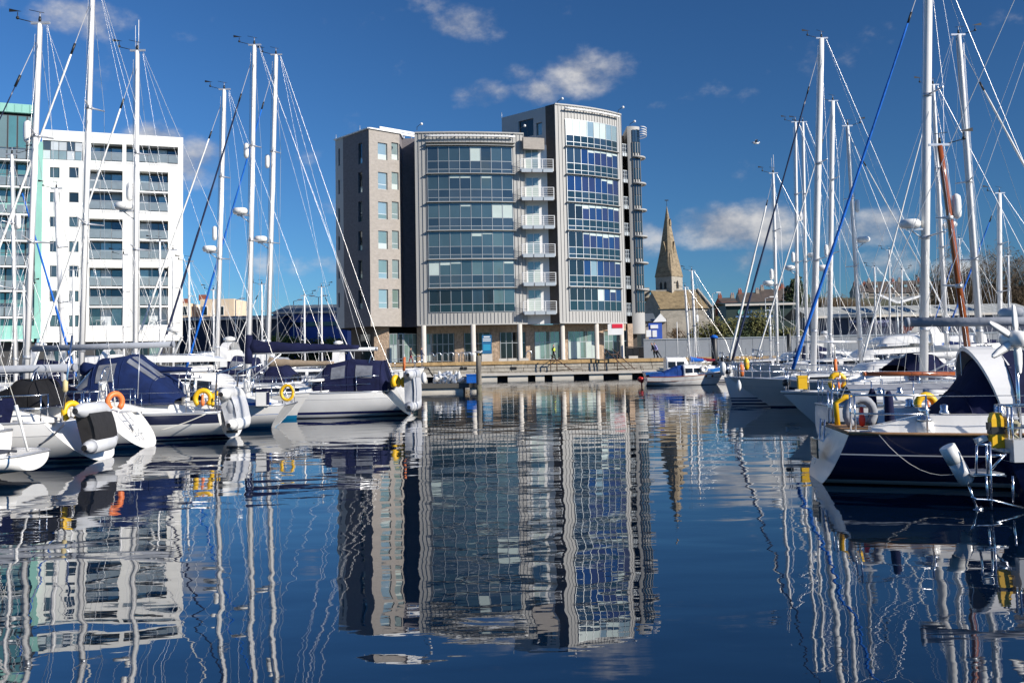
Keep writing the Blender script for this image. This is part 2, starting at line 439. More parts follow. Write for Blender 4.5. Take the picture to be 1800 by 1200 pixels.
MG = dict(teal=glass('glass_teal', (0.105, 0.165, 0.175), .5), aqua=glass('glass_aqua', (0.13, 0.30, 0.28), .4), teal3=glass('glass_teal_light', (0.155, 0.225, 0.215), .45), teal2=glass('glass_teal_dim', (0.075, 0.125, 0.14), .5), deep=glass('glass_deep', (0.05, 0.085, 0.11), .5), pale=glass('glass_pale', (0.30, 0.40, 0.41), .35),
          blue=glass('glass_reflected_blue', (0.03, 0.075, 0.175), .55), violet=glass('glass_reflected_violet', (0.048, 0.062, 0.135), .5), dark=glass('glass_dark', (0.02, 0.035, 0.045), .35),  # blue and violet put the reflected dark sky into the pane colour
          black=glass('glass_black', (0.012, 0.016, 0.018), .1), spandrel=glass('glass_spandrel', (0.085, 0.12, 0.14), .5), spdark=glass('glass_spandrel_dark', (0.022, 0.05, 0.062), .4),
          blind=glass('window_blind', (0.50, 0.58, 0.54), .0, .25), green=glass('glass_green', (0.22, 0.31, 0.28), .35), curtain=glass('net_curtain', (0.5, 0.53, 0.55), 0, .2))
m_stone = mat('pale_pink_stone', (0.33, 0.30, 0.27), 0.85, var=0.16, vs=2.2, bump=0.02, bs=6, vec=(1, 1, 2.2))
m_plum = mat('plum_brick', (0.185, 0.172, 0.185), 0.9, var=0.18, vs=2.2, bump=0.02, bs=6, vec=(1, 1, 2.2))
m_zinc = mat('zinc_cladding', (0.385, 0.378, 0.36), 0.55, metal=0.0, var=0.07, vs=0.9, vec=(1, 1, .2))
m_zincseam = mat('zinc_seam', (0.36, 0.355, 0.34), 0.5, metal=0.15)
m_render = mat('pale_render', (0.50, 0.50, 0.50), 0.85, var=0.06, vs=0.7)
m_alu = mat('window_aluminium', (0.50, 0.53, 0.54), 0.4, metal=0.4)
m_darkalu = mat('dark_aluminium', (0.12, 0.125, 0.13), 0.45, metal=0.3)
m_white = mat('white_paint', (0.80, 0.80, 0.79), 0.5, var=0.04, vs=1)
m_conc = mat('pale_concrete', (0.58, 0.54, 0.48), 0.85, var=0.1, vs=1.5)
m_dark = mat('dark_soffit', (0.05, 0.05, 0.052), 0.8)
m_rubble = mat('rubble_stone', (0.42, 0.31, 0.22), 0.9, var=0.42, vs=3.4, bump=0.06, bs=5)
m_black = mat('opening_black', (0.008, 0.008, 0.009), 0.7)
m_roof = mat('roof_felt', (0.10, 0.10, 0.11), 0.9, var=0.2, vs=1)

def window_unit(parent, A, B, s0, s1, z0, z1, depth, split=None, m1='pale', m2='pale', name='window', nv=1, fm=None):
    """a framed window set back in an opening: window (frame) > pane, pane"""
    A3 = Vector((A[0], A[1], 0)); d = Vector((B[0] - A[0], B[1] - A[1], 0)).normalized(); y = Vector((0, 0, 1)).cross(d)
    f = MB(); t = 0.07; base = A3 + y * (depth - 0.04)
    def bb(a, c, e, g): f.obox(base + d * ((a + c) / 2) + Vector((0, 0, (e + g) / 2)), (d, y, (0, 0, 1)), (c - a, 0.10, g - e))
    bb(s0, s1, z0, z0 + t); bb(s0, s1, z1 - t, z1); bb(s0, s0 + t, z0 + t, z1 - t); bb(s1 - t, s1, z0 + t, z1 - t)
    cuts = [z0 + t] + ([split] if split else []) + [z1 - t]
    if split: bb(s0 + t, s1 - t, split - t / 2, split + t / 2)
    for q in range(1, nv): bb(s0 + (s1 - s0) * q / nv - t / 2, s0 + (s1 - s0) * q / nv + t / 2, z0 + t, z1 - t)
    wo = f.build(name, fm or m_alu, parent, w=True)
    for q in range(nv):
        a = s0 + (s1 - s0) * q / nv; c = s0 + (s1 - s0) * (q + 1) / nv
        for k in range(len(cuts) - 1):
            e, g = cuts[k], cuts[k + 1]
            mm = (m2 if (split and k == 0) else m1)
            if isinstance(mm, (list, tuple)): mm = random.choice(mm)
            inst('pane', pane_mesh(c - a - 0.08, g - e - 0.02), wo, frame(A3 + d * ((a + c) / 2) + y * (depth - 0.03) + Vector((0, 0, e + 0.01)), d), MG[mm])
    return wo

# ------------------------------------------------------------------ the glazed tower on the quay
YM = 400
def PX(px, Y, py=YM): return (X_at(px, py, Y), Y)
S0, S1, S2 = PX(590.5, 116.7), PX(650, 111.0), PX(704, 113.9)
C0, C1 = PX(731, 112.8), PX(923.5, 114.4)
T0, T1 = PX(980, 114.0), PX(1096.5, 119.8)
V0, V1 = PX(1107, 121.6), PX(1129, 122.0)
tower = thing('apartment_tower', 'tall grey block with curved blue glass bays and white balconies on the quay', 'building', ((C0[0] + T0[0]) / 2, 116, QZ))
ZS = 5.98                                    # soffit
zst = Z_at(648, 227, 111.2)                  # stone block parapet
zb1 = Z_at(735, 227, 111.2)                  # first bay parapet
zt = Z_at(978, 182, 114.0)                   # second bay parapet
# --- stone block
st = MB()
Sp = (S0[0] + (S1[0] - S0[0]) * .235, S0[1] + (S1[1] - S0[1]) * .235)     # pale rendered strip ends here
front_rows = [(250, 282), (302, 334), (354, 386), (405, 438), (456, 490), (508, 542)]
holesF, holesL, holesP = [], [], []
for (ya, yb) in front_rows:
    for (xa, xb) in ((664, 681), (688, 700.5)):
        s0, z1 = on_wall(xa + (ya - 250) * .006, ya, S1, S2); s1, z0 = on_wall(xb + (ya - 250) * .006, yb, S1, S2)
        holesF.append((s0, s1, z0, z1))
for (ya, yb) in [(253, 287), (304, 338), (355, 389), (407, 440), (458, 491), (510, 543)]:
    s0, z1 = on_wall(629.5, ya, Sp, S1); s1, z0 = on_wall(637, yb, Sp, S1)
    holesL.append((s0, s1, z0, z1))
for (ya, yb) in [(262, 291), (317, 341), (367, 391), (416, 440), (465, 490), (515, 540)]:
    s0, z1 = on_wall(594.2, ya, S0, Sp); s1, z0 = on_wall(597.6, yb, S0, Sp)
    holesP.append((s0, s1, z0, z1))
holed_wall(st, S1, S2, ZS, zst, holesF, 0.32, 0, 0)
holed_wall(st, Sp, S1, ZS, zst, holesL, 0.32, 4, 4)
holed_wall(st, S0, Sp, ZS, zst, holesP, 0.32, 1, 1)
R0_, R1_ = (S2[0], 116.4), (C0[0], 116.4)
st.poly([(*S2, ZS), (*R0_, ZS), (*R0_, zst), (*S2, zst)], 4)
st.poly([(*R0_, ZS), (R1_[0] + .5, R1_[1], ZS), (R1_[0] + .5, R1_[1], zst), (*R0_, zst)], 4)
roofp = [S0, S1, S2, R0_, R1_, (R1_[0], 134), (S0[0], 134)]
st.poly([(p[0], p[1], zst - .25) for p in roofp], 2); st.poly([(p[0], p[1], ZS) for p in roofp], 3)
st.poly([(*S0, ZS), (S0[0], 134, ZS), (S0[0], 134, zst), (*S0, zst)], 1)
st.poly([(S0[0], 134, ZS), (R1_[0], 134, ZS), (R1_[0], 134, zst), (S0[0], 134, zst)], 0)
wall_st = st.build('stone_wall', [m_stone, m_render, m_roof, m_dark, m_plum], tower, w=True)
for i, h in enumerate(holesF): window_unit(tower, S1, S2, *h, 0.26, split=h[2] + (h[3] - h[2]) * .3, m1=('pale', 'pale', 'teal', 'green'), m2=('pale', 'blind', 'green'))
for h in holesL: window_unit(tower, Sp, S1, *h, 0.26, split=h[2] + (h[3] - h[2]) * .3, m1=('dark', 'deep'), m2=('pale', 'teal'), fm=m_darkalu)
for h in holesP: window_unit(tower, S0, Sp, *h, 0.26, m1=('blue', 'dark', 'deep'), fm=m_darkalu)
cp = MB()
for P, Q in ((S0, S1), (S1, S2), (S2, R0_)):
    d = (Vector((*Q, 0)) - Vector((*P, 0))).normalized(); y = Vector((0, 0, 1)).cross(d)
    cp.obox((Vector((*P, 0)) + Vector((*Q, 0))) / 2 + y * .06 + Vector((0, 0, zst + .06)), (d, y, (0, 0, 1)), ((Vector((*Q, 0)) - Vector((*P, 0))).length + .12, .5, .14))
cp.build('parapet_coping', m_white, tower, w=True)
rb = MB()   # white roof plant screen seen over the parapet
d = (Vector((*S2, 0)) - Vector((*S1, 0))).normalized()
for k in range(2):
    c = Vector((*S1, 0)) + d * 2.6 + Vector((0, 1.6, zst + .35 + .33 * k))
    rb.bar(c - d * 1.4, c + d * 3.9, .16, .24)
for k in range(5):
    c = Vector((*S1, 0)) + d * (1.4 + 1.1 * k) + Vector((0, 1.8, zst - .1)); rb.bar(c, c + Vector((0, 0, .9)), .1, .1)
rb.build('roof_screen', m_white, tower, w=True)

# --- curved bays
def arc_fn(A, B, bulge):
    A = Vector((A[0], A[1], 0)); B = Vector((B[0], B[1], 0)); d = (B - A).normalized(); o = -(Vector((0, 0, 1)).cross(d))
    return (lambda t, q=0.0: A + (B - A) * t + o * (bulge * 4 * t * (1 - t) + q)), o, (B - A).length
def bay(A, B, bulge, t0, t1, ncol, rows, zbot, ztop, ledges, vision, spand, backY, blinds):
    arc, o, L = arc_fn(A, B, bulge)
    n = 24
    body = MB()
    poly = [arc(i / n).to_2d() for i in range(n + 1)]
    poly = [(p.x, p.y) for p in poly] + [(B[0], backY), (A[0], backY)]
    body.prism(poly, zbot, ztop, 0, top=1)
    sm = MB()
    rib = lambda t, za, zb: sm.obox(arc(t, .02) + Vector((0, 0, (za + zb) / 2)), ((arc(min(1, t + .01)) - arc(max(0, t - .01))).normalized(), o, (0, 0, 1)), (.045, .09, zb - za))
    gz0, gz1 = min(r[0] for r in rows), max(r[1] for r in rows)
    k = int(L / 0.42)
    for i in range(k + 1):
        t = i / k
        if t < t0 - .01 or t > t1 + .01: rib(t, zbot + .02, ztop - .02)
        else: rib(t, zbot + .02, gz0 - .12); rib(t, gz1 + .1, ztop - .02)
    bo = body.build('zinc_bay', [m_zinc, m_roof], tower, w=True)
    sm.build('standing_seam', m_zincseam, bo, w=True, kind='stuff')
    # flashing along the foot and head
    fl = MB()
    for zz, hh in ((zbot + .06, .14), (ztop - .05, .16)):
        for i in range(n):
            a, c = arc(i / n, .06), arc((i + 1) / n, .06)
            fl.bar(a + Vector((0, 0, zz)), c + Vector((0, 0, zz)), .12, hh)
    fl.build('flashing', m_zinc, bo, w=True)
    # mullions and transoms
    mu = MB()
    T = [t0 + (t1 - t0) * i / ncol for i in range(ncol + 1)]
    for t in T:
        mu.obox(arc(t, .07) + Vector((0, 0, (gz0 + gz1) / 2)), ((arc(t + .01) - arc(t - .01)).normalized(), o, (0, 0, 1)), (.05, .14, gz1 - gz0))
    zc = sorted({round(z, 3) for r in rows for z in r[:2]})
    for z in zc:
        for i in range(ncol): mu.bar(arc(T[i], .055) + Vector((0, 0, z)), arc(T[i + 1], .055) + Vector((0, 0, z)), .11, .05)
    cw = mu.build('curtain_wall', m_alu, tower, w=True)
    for ri, (za, zb, kind) in enumerate(rows):
        for i in range(ncol):
            a, c = arc(T[i], .045), arc(T[i + 1], .045)
            mm = vision(ri, i, (za + zb) / 2) if kind == 'v' else spand(ri, i)
            inst('window_pane' if kind == 'v' else 'spandrel_panel', pane_mesh((c - a).length - .085, zb - za - .08), cw, frame((a + c) / 2 + Vector((0, 0, za + .04)), c - a), MG[mm])
            if kind == 'v' and mm != 'blind' and random.random() < blinds(ri, i):   # roller blind drawn part of the way down behind the glass line
                hb_ = random.choice((.18, .22, .3, .3, .45)); q_ = arc(0, .012) - arc(0, 0)
                inst('roller_blind', pane_mesh((c - a).length - .13, hb_, .012), cw, frame((a + c) / 2 - Vector((0, 0, 1)).cross((c - a).normalized()) * .056 + Vector((0, 0, zb - .05 - hb_)), c - a), MG['blind'])
    for z in ledges:
        sh = MB(); e0, e1 = t0 - .012, t1 + .03
        m_ = 16
        for i in range(m_):
            a, c = e0 + (e1 - e0) * i / m_, e0 + (e1 - e0) * (i + 1) / m_
            sh.add([arc(a, .02) + Vector((0, 0, z)), arc(c, .02) + Vector((0, 0, z)), arc(c, .5) + Vector((0, 0, z)), arc(a, .5) + Vector((0, 0, z)),
                    arc(a, .02) + Vector((0, 0, z + .05)), arc(c, .02) + Vector((0, 0, z + .05)), arc(c, .5) + Vector((0, 0, z + .06)), arc(a, .5) + Vector((0, 0, z + .06))],
                   [(3, 2, 1, 0), (4, 5, 6, 7), (2, 3, 7, 6), (0, 3, 7, 4), (1, 2, 6, 5)])
        for t in T[::2]: sh.bar(arc(t, .05) + Vector((0, 0, z - .12)), arc(t, .42) + Vector((0, 0, z - .02)), .04, .08)
        sh.build('sun_shelf', m_zinc, tower, w=True)
    rl = MB()   # pale rail on brackets below the parapet
    rl.tube([arc(t0 - .03 + (t1 - t0 + .06) * i / 12, .45) + Vector((0, 0, ztop - .55)) for i in range(13)], .11, 8)
    for i in range(0, 13, 2): rl.bar(arc(t0 + (t1 - t0) * i / 12, 0) + Vector((0, 0, ztop - .55)), arc(t0 + (t1 - t0) * i / 12, .45) + Vector((0, 0, ztop - .55)), .06, .1)
    rl.build('parapet_rail', m_white, tower, w=True)
    return arc
FL = [10.15 + 3.28 * k for k in range(6)]                # shelf levels
rows1 = [(7.45, 8.35, 's'), (8.35, 10.02, 'v')]
for k in range(5): rows1 += [(FL[k] + .12, FL[k] + .56, 's'), (FL[k] + .56, FL[k] + 1.5, 's'), (FL[k] + 1.5, FL[k] + 3.16, 'v')]
random.seed(4)
def vis1(ri, i, z):
    k = int((z - 7) / 3.28)
    if (k, i) in {(5, 4), (3, 6), (3, 7), (1, 0)}: return 'blind'
    return random.choice(('dark', 'deep', 'black')) if k == 0 and i < 6 else (random.choice(('teal', 'teal3')) if i >= 4 and k < 3 else random.choice(('teal', 'teal', 'teal2'))) if k < 4 else random.choice(('teal', 'teal2', 'teal2', 'deep'))
arc1 = bay(C0, C1, 0.5, .112, .885, 8, rows1, ZS, zb1, FL + [26.9], vis1, lambda r, i: 'spdark' if r == 0 else random.choice(('spandrel', 'spandrel', 'spandrel', 'deep')), 128, lambda r, i: .30 if r > 1 else .08)
rows2 = [(7.45, 8.6, 's'), (8.6, 10.02, 'v')]
for k in range(5): rows2 += [(FL[k] + .12, FL[k] + .58, 's'), (FL[k] + .58, FL[k] + 1.38, 's'), (FL[k] + 1.38, FL[k] + 3.16, 'v')]
z6 = FL[5]
rows2 += [(z6 + .12, z6 + .6, 's'), (z6 + .6, z6 + 1.4, 's'), (z6 + 1.4, z6 + 3.25, 'v')]
def vis2(ri, i, z):
    k = int((z - 7) / 3.28)
    if k == 6: return 'blind' if i not in (3, 6, 7) else random.choice(('pale', 'green'))
    if k == 5: return random.choice(('blue', 'blue', 'deep')) if i < 4 else random.choice(('violet', 'blue'))
    if k == 4: return random.choice(('blue', 'violet'))
    if k == 3: return 'black' if i < 2 else random.choice(('blue', 'violet', 'violet'))
    if k == 2: return 'dark' if i < 2 else random.choice(('blue', 'violet', 'violet'))
    if k == 1: return random.choice(('dark', 'black')) if i < 2 else ('pale' if i == 3 else random.choice(('blue', 'violet', 'deep')))
    return 'blind' if i == 4 else random.choice(('dark', 'black')) if i < 4 else random.choice(('blue', 'violet', 'dark'))
arc2 = bay(T0, T1, 0.6, .125, .90, 8, rows2, ZS, zt, FL, vis2, lambda r, i: 'spdark' if random.random() < .85 else 'deep', 134, lambda r, i: .75 if i >= 2 and 4 < r < 18 else .15)
# --- flank of the second bay, penthouse wall and balcony recess
PH = (X_at(882, 215, 120.1), 120.1)
fk = MB()
kk = .17
Tk = (T0[0] + (PH[0] - T0[0]) * kk, T0[1] + (PH[1] - T0[1]) * kk)
zph = Z_at(884, 208, 120.1)
ph_holes = []
for (xa, ya, xb, yb) in ((911, 214, 938, 238), (942, 217, 953, 238)):
    s0, z1 = on_wall(xa, ya, PH, Tk); s1, z0 = on_wall(xb, yb, PH, Tk)
    ph_holes.append((s0, s1, max(z0, zb1 + .05), z1))
rec_holes = []
Lf = math.hypot(Tk[0] - PH[0], Tk[1] - PH[1])
for k in range(6):
    z = FL[k] - 2.7
    if True: rec_holes.append((Lf - 2.3, Lf - .35, z + .05, z + 2.35))
holed_wall(fk, PH, Tk, ZS, zt - .08, ph_holes + rec_holes, .35, 1, 1)
holed_wall(fk, Tk, T0, ZS, zt - .03, [], .1, 0, 0)
fk.poly([(PH[0], 134, ZS), (*PH, ZS), (*PH, zt - .08), (PH[0], 134, zt - .08)], 1)
fk.poly([(*PH, zt - .12), (*Tk, zt - .12), (T0[0], T0[1], zt - .12), (T0[0], 134, zt - .12), (PH[0], 134, zt - .12)], 2)
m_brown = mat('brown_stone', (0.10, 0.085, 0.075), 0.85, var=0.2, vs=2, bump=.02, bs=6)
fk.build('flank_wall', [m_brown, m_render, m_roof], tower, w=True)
A3 = Vector((*PH, 0)); dph = Vector((Tk[0] - PH[0], Tk[1] - PH[1], 0)).normalized(); yph = Vector((0, 0, 1)).cross(dph)
for i, h in enumerate(ph_holes): window_unit(tower, PH, Tk, *h, .3, m1='black' if i == 0 else 'pale', nv=2 if i == 0 else 1, fm=m_darkalu)
for h in rec_holes: window_unit(tower, PH, Tk, *h, .3, m1='black', nv=2, fm=m_darkalu)
# back wall of the recess with sunlit white framed doors
BW0, BW1 = (C1[0] - .3, 115.0), (T0[0] - .2, 115.0)
bk = MB(); bh = []
for k in range(6):
    z = FL[k] - 2.72
    bh.append((.45, 2.0, z + .02, z + 2.55))
holed_wall(bk, BW0, BW1, ZS, zb1 - 1.3, bh, .12, 0, 0)
bk.poly([(*BW0, zb1 - 1.3), (*BW1, zb1 - 1.3), (BW1[0], 128, zb1 - 1.3), (BW0[0], 128, zb1 - 1.3)], 1)
bk.build('recess_wall', [m_white, m_roof], tower, w=True)
for h in bh: window_unit(tower, BW0, BW1, *h, .08, split=h[2] + 1.5, m1='pale', m2=('pale', 'blind'), name='balcony_door', nv=2, fm=m_white)
# lintel over the top of the recess
lt = MB(); a, c = Vector((C1[0] - .1, 113.75, 0)), Vector((T0[0] - 1.35, 114.6, 0))
lt.bar(a + Vector((0, 0, zb1 - 1.3)), c + Vector((0, 0, zb1 - 1.3)), .4, 1.35)
lt.build('recess_lintel', m_stone, tower, w=True)
def balcony(A, B, z, npan, deepY, rail=1.12, slats=5, rm=None, lean=0.0):
    """slab > fascia_panel, railing"""
    A = Vector((A[0], A[1], 0)); B = Vector((B[0], B[1], 0)); d = (B - A).normalized(); y = Vector((0, 0, 1)).cross(d); L = (B - A).length
    s = MB(); s.add([A + Vector((0, 0, z)), B + Vector((0, 0, z)), B + y * deepY + Vector((0, 0, z)), A + y * deepY + Vector((0, 0, z)),
                     A + Vector((0, 0, z - .16)), B + Vector((0, 0, z - .16)), B + y * deepY + Vector((0, 0, z - .16)), A + y * deepY + Vector((0, 0, z - .16))],
                    [(0, 1, 2, 3), (7, 6, 5, 4), (0, 4, 5, 1), (1, 5, 6, 2), (2, 6, 7, 3), (3, 7, 4, 0)])
    so = s.build('balcony', m_conc, tower, w=True)
    r = MB(); up = Vector((0, 0, 1))
    for i in range(npan + 1):
        p = A + d * (L * i / npan); r.bar(p + up * (z - .3), p + up * (z + rail), .05, .09)
    for k in range(slats):
        zz = z + .12 + (rail - .14) * k / (slats - 1)
        r.bar(A + up * zz - y * .03, B + up * zz - y * .03, .03, .03 if k < slats - 1 else .06)
    for q in (A, B):
        for k in range(slats): r.bar(q + up * (z + .12 + (rail - .14) * k / (slats - 1)), q + y * min(1.6, deepY) + up * (z + .12 + (rail - .14) * k / (slats - 1)), .03, .03)
    r.build('railing', rm or m_white, so, w=True)
    for i in range(npan):
        c = A + d * (L * (i + .5) / npan) + up * (z - .30) - y * .05
        inst('fascia_panel', pane_mesh(L / npan - .12, .42, .06), so, frame(c - up * .12, d), m_alu)
    return so
BA, BB = (C1[0] - .40, 113.3), (X_at(975, 400, 113.8), 113.8)
for k in range(6): balcony(BA, BB, FL[k] - 2.72, 3, 1.7)
# --- right hand recess and last bay
RC0, RC1 = (T1[0], 121.6), (V0[0] + .6, 123.6)
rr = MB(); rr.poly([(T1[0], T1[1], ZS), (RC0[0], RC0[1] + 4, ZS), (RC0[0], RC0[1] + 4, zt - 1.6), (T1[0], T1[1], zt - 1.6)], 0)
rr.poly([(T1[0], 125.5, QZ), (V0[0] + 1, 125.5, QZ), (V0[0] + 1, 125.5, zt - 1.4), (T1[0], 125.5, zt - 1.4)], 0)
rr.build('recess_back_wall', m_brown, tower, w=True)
for k in range(7): balcony((T1[0] + .02, 121.2), (V0[0] - .05, 121.8), FL[0] - 2.75 + 3.28 * k, 4, 3.2, slats=3, rm=m_alu)
zv = zt - 1.1
arc3, o3, L3 = arc_fn(V0, V1, 0.2)
vb = MB()
vb.prism([(arc3(i / 10).x, arc3(i / 10).y) for i in range(11)] + [(V1[0], 134), (V0[0], 134)], ZS - 1.2, zv, 0, top=1)
vb.build('end_bay', [m_zinc, m_roof], tower, w=True)
cw3 = MB()
for t in (.34, .55, .76, .97): cw3.obox(arc3(t, .06) + Vector((0, 0, (7.4 + zv - 2) / 2)), ((arc3(min(1, t + .02)) - arc3(t - .02)).normalized(), o3, (0, 0, 1)), (.08, .12, zv - 2 - 7.4))
cwo = cw3.build('end_curtain_wall', m_darkalu, tower, w=True)
for k in range(7):
    z = 7.45 + 3.28 * k
    for i, (ta, tb) in enumerate(((.35, .54), (.56, .75), (.77, .96))):
        a, c = arc3(ta, .05), arc3(tb, .05)
        inst('window_pane', pane_mesh((c - a).length, 1.55), cwo, frame((a + c) / 2 + Vector((0, 0, z + 1.3)), c - a), MG[random.choice(('dark', 'deep'))])
        inst('spandrel_panel', pane_mesh((c - a).length, 1.2), cwo, frame((a + c) / 2 + Vector((0, 0, z)), c - a), MG['spdark'])
for k in range(6):   # round ended louvred canopies on the corner
    z = FL[k]
    lv = MB(); c = arc3(1.0) + Vector((-.35, .5, z))
    ring = [c + Vector((.95 * math.cos(q), 1.3 * math.sin(q), 0)) for q in [2 * PI * i / 18 for i in range(18)]]
    lv.tube(ring + ring[:1], .13, 6)
    for i in range(7):
        yy = -1.05 + .35 * i; xx = .9 * math.sqrt(max(0, 1 - (yy / 1.3) ** 2))
        lv.obox(c + Vector((0, yy, 0)), ((1, 0, 0), (0, .8, .6), (0, -.6, .8)), (2 * xx, .26, .03))
    lv.build('louvre_canopy', m_zinc, tower, w=True)
vr = MB(); c = arc3(.9) + Vector((.2, 1, zv - .5))
for k in range(4): vr.tube([c + Vector((.9 * math.cos(q), 1.5 * math.sin(q), .3 * k - .5)) for q in [-PI / 2 + PI * i / 8 for i in range(9)]], .05, 6)
vr.build('roof_railing', m_white, tower, w=True)
# --- ground floor
gz = QZ
G0, G1 = PX(657.5, 113.6, 600), PX(1112, 119.5, 600)
def g_at(px):
    """plan point of the ground floor wall under screen column px"""
    f = (px - 657.5) / (1112 - 657.5)
    return (X_at(px, 600, 113.9 + (2.2 if px > 720 else 0) + max(0, px - 900) / 200 * 3.3), 113.9 + (2.2 if px > 720 else 0) + max(0, px - 900) / 200 * 3.3)
gf = MB(); piers = [(657.5, 683), (733, 741.5), (799, 815), (863, 878), (924.5, 939.5), (985, 998), (1052, 1061), (1104, 1113)]
for a, c in piers:
    A, B = g_at(a), g_at(c)
    gf.prism([A, B, (B[0], B[1] + 1), (A[0], A[1] + 1)], gz, ZS - .02, 0)
A, B = g_at(741), g_at(1104)
pts = [g_at(px) for px in range(741, 1105, 12)]
for i in range(len(pts) - 1):
    gf.prism([(pts[i][0], pts[i][1] + .1), (pts[i + 1][0], pts[i + 1][1] + .1), (pts[i + 1][0], pts[i + 1][1] + .6), (pts[i][0], pts[i][1] + .6)], gz + 3.35, ZS - .03, 0)
# left return of the ground floor with a dark doorway
L0 = (S0[0] + 1.6, 117.2); A = g_at(657.5)
gf.prism([L0, A, (A[0], A[1] + .5), (L0[0], L0[1] + .5)], gz, ZS - .02, 1)
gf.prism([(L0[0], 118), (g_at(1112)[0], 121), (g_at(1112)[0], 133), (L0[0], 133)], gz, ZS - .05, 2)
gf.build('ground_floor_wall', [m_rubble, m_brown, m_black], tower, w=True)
dd = (Vector((*A, 0)) - Vector((*L0, 0))).normalized()
inst('service_door', pane_mesh(1.9, 3.4, .06), tower, frame(Vector((*L0, gz)) + dd * 3.0 - Vector((0, 0, 1)).cross(dd) * .02, dd), MG['dark'])
glz = [(684, 698, 2, 'green'), (700, 708, 1, 'black'), (709, 732, 3, 'green'), (742, 757, 2, 'green'), (758, 798, 4, 'dark'), (816, 829, 1, 'black'), (836, 862, 2, 'black'), (879, 911, 3, 'black'), (912, 924, 1, 'dark'),
       (940, 984, 5, 'green'), (999, 1051, 5, 'green'), (1062, 1086, 3, 'green'), (1087, 1103, 2, 'dark')]
for a, c, k, mm in glz:
    A, B = g_at(a), g_at(c); A = (A[0], A[1] + .3); B = (B[0], B[1] + .3)
    L = math.hypot(B[0] - A[0], B[1] - A[1])
    window_unit(tower, A, B, 0, L, gz + .1, gz + 3.4, .05, split=gz + 2.1, m1=mm, m2=('blind', 'green') if mm == 'green' else mm, name='shop_window', nv=k)
for px, Y in ((745, 111.5), (832, 111.3), (914, 113.0), (989, 114.7), (1049, 116.6), (1093, 119.0)):
    b = MB(); c = PX(px, Y, 600)
    b.lathe([(.30, gz), (.30, gz + .1), (.27, gz + .12), (.27, ZS - .02)], (c[0], c[1], 0), 14)
    b.build('column', m_conc, tower, w=True)
sg = MB(); c = at_y(1081, 575, 117.6); sg.box(c.x - .85, c.x + .95, 117.55, 117.7, c.z - .9, c.z + .42)
sg.build('hanging_sign_board', m_white, tower, w=True)
sr = MB(); sr.box(c.x - .35, c.x + .9, 117.50, 117.545, c.z - .1, c.z + .38)
sr.build('red_sign_panel', mat('sign_red', (.7, .02, .05), .5), tower, w=True)
# --- floodlights on arms along the roof
def floodlight(p, d):
    b = MB(); p = Vector(p); b.tube([p, p + Vector((0, 0, .35)), p + Vector((d[0], d[1], .65))], .035, 5); b.ball(p + Vector((d[0] * 1.1, d[1] * 1.1, .62)), .16, n=8, k=5, m=1)
    b.build('roof_light', [m_darkalu, m_white], tower, w=True)
for px, py, Y, Z in ((980, 182, 114.4, zt), (1087, 200, 119, zt), (1107, 208, 121.8, zv), (733, 227, 111.5, zb1), (914, 229, 113.4, zb1)):
    floodlight((X_at(px, py, Y), Y, Z - .05), (.5, -.3))
for px, py, Y, Z in ((882, 206, 120.3, zt - .1), (632, 228, 112.5, zst), (590, 246, 116.9, zst)):
    b = MB(); x = X_at(px, py, Y); b.tube([(x, Y + .3, Z - .1), (x, Y + .3, Z + .8)], .03, 5); b.build('roof_aerial', m_alu, tower, w=True)

# ------------------------------------------------------------------ white apartment block on the left
m_wrender = mat('white_render', (0.80, 0.79, 0.75), 0.8, var=0.05, vs=0.5, dirt=((.66, .64, .58), .66, .7))
WA, WB = PX(72, 120.0), PX(321.5, 126.0)
wb = thing('apartment_block', 'white rendered apartment block with loggia balconies and small square windows', 'building', ((WA[0] + WB[0]) / 2, 124, QZ))
zw = Z_at(322, 242, 126.0)
zpod = Z_at(200, 600, 123)
holes = []; wins = []; logg = []
for (ya, yb) in [(293, 312), (337, 355), (380, 398), (423, 442), (466, 486), (510, 529), (553, 573)]:
    for (xa, xb) in ((87.5, 104.5), (121.5, 138)):
        s0, z1 = on_wall(xa, ya + .008 * xa, WA, WB); s1, z0 = on_wall(xb, yb + .008 * xb, WA, WB); wins.append((s0, s1, z0, z1))
s0, z1 = on_wall(74, 246, WA, WB); s1, z0 = on_wall(145.5, 283, WA, WB); top = (max(.05, s0), s1, z0, z1)
def lw(xa, ya, xb, yb): 
    a, z1 = on_wall(xa, ya, WA, WB); c, z0 = on_wall(xb, yb, WA, WB); return (a, c, z0, z1)
for q, nf in ((lw(157, 251, 215, 286), 1), (lw(222, 254, 313, 290), 1), (lw(157, 298, 215, 371), 2), (lw(157, 384, 215, 458), 2), (lw(157, 470, 215, 573), 3),
              (lw(245.5, 301, 295.5, 374), 2), (lw(245.5, 387, 295.5, 457), 2), (lw(245.5, 470, 295.5, 572), 3)):
    logg.append((q, nf))
wl_ = MB()
holed_wall(wl_, WA, WB, zpod, zw, wins + [top], .28)
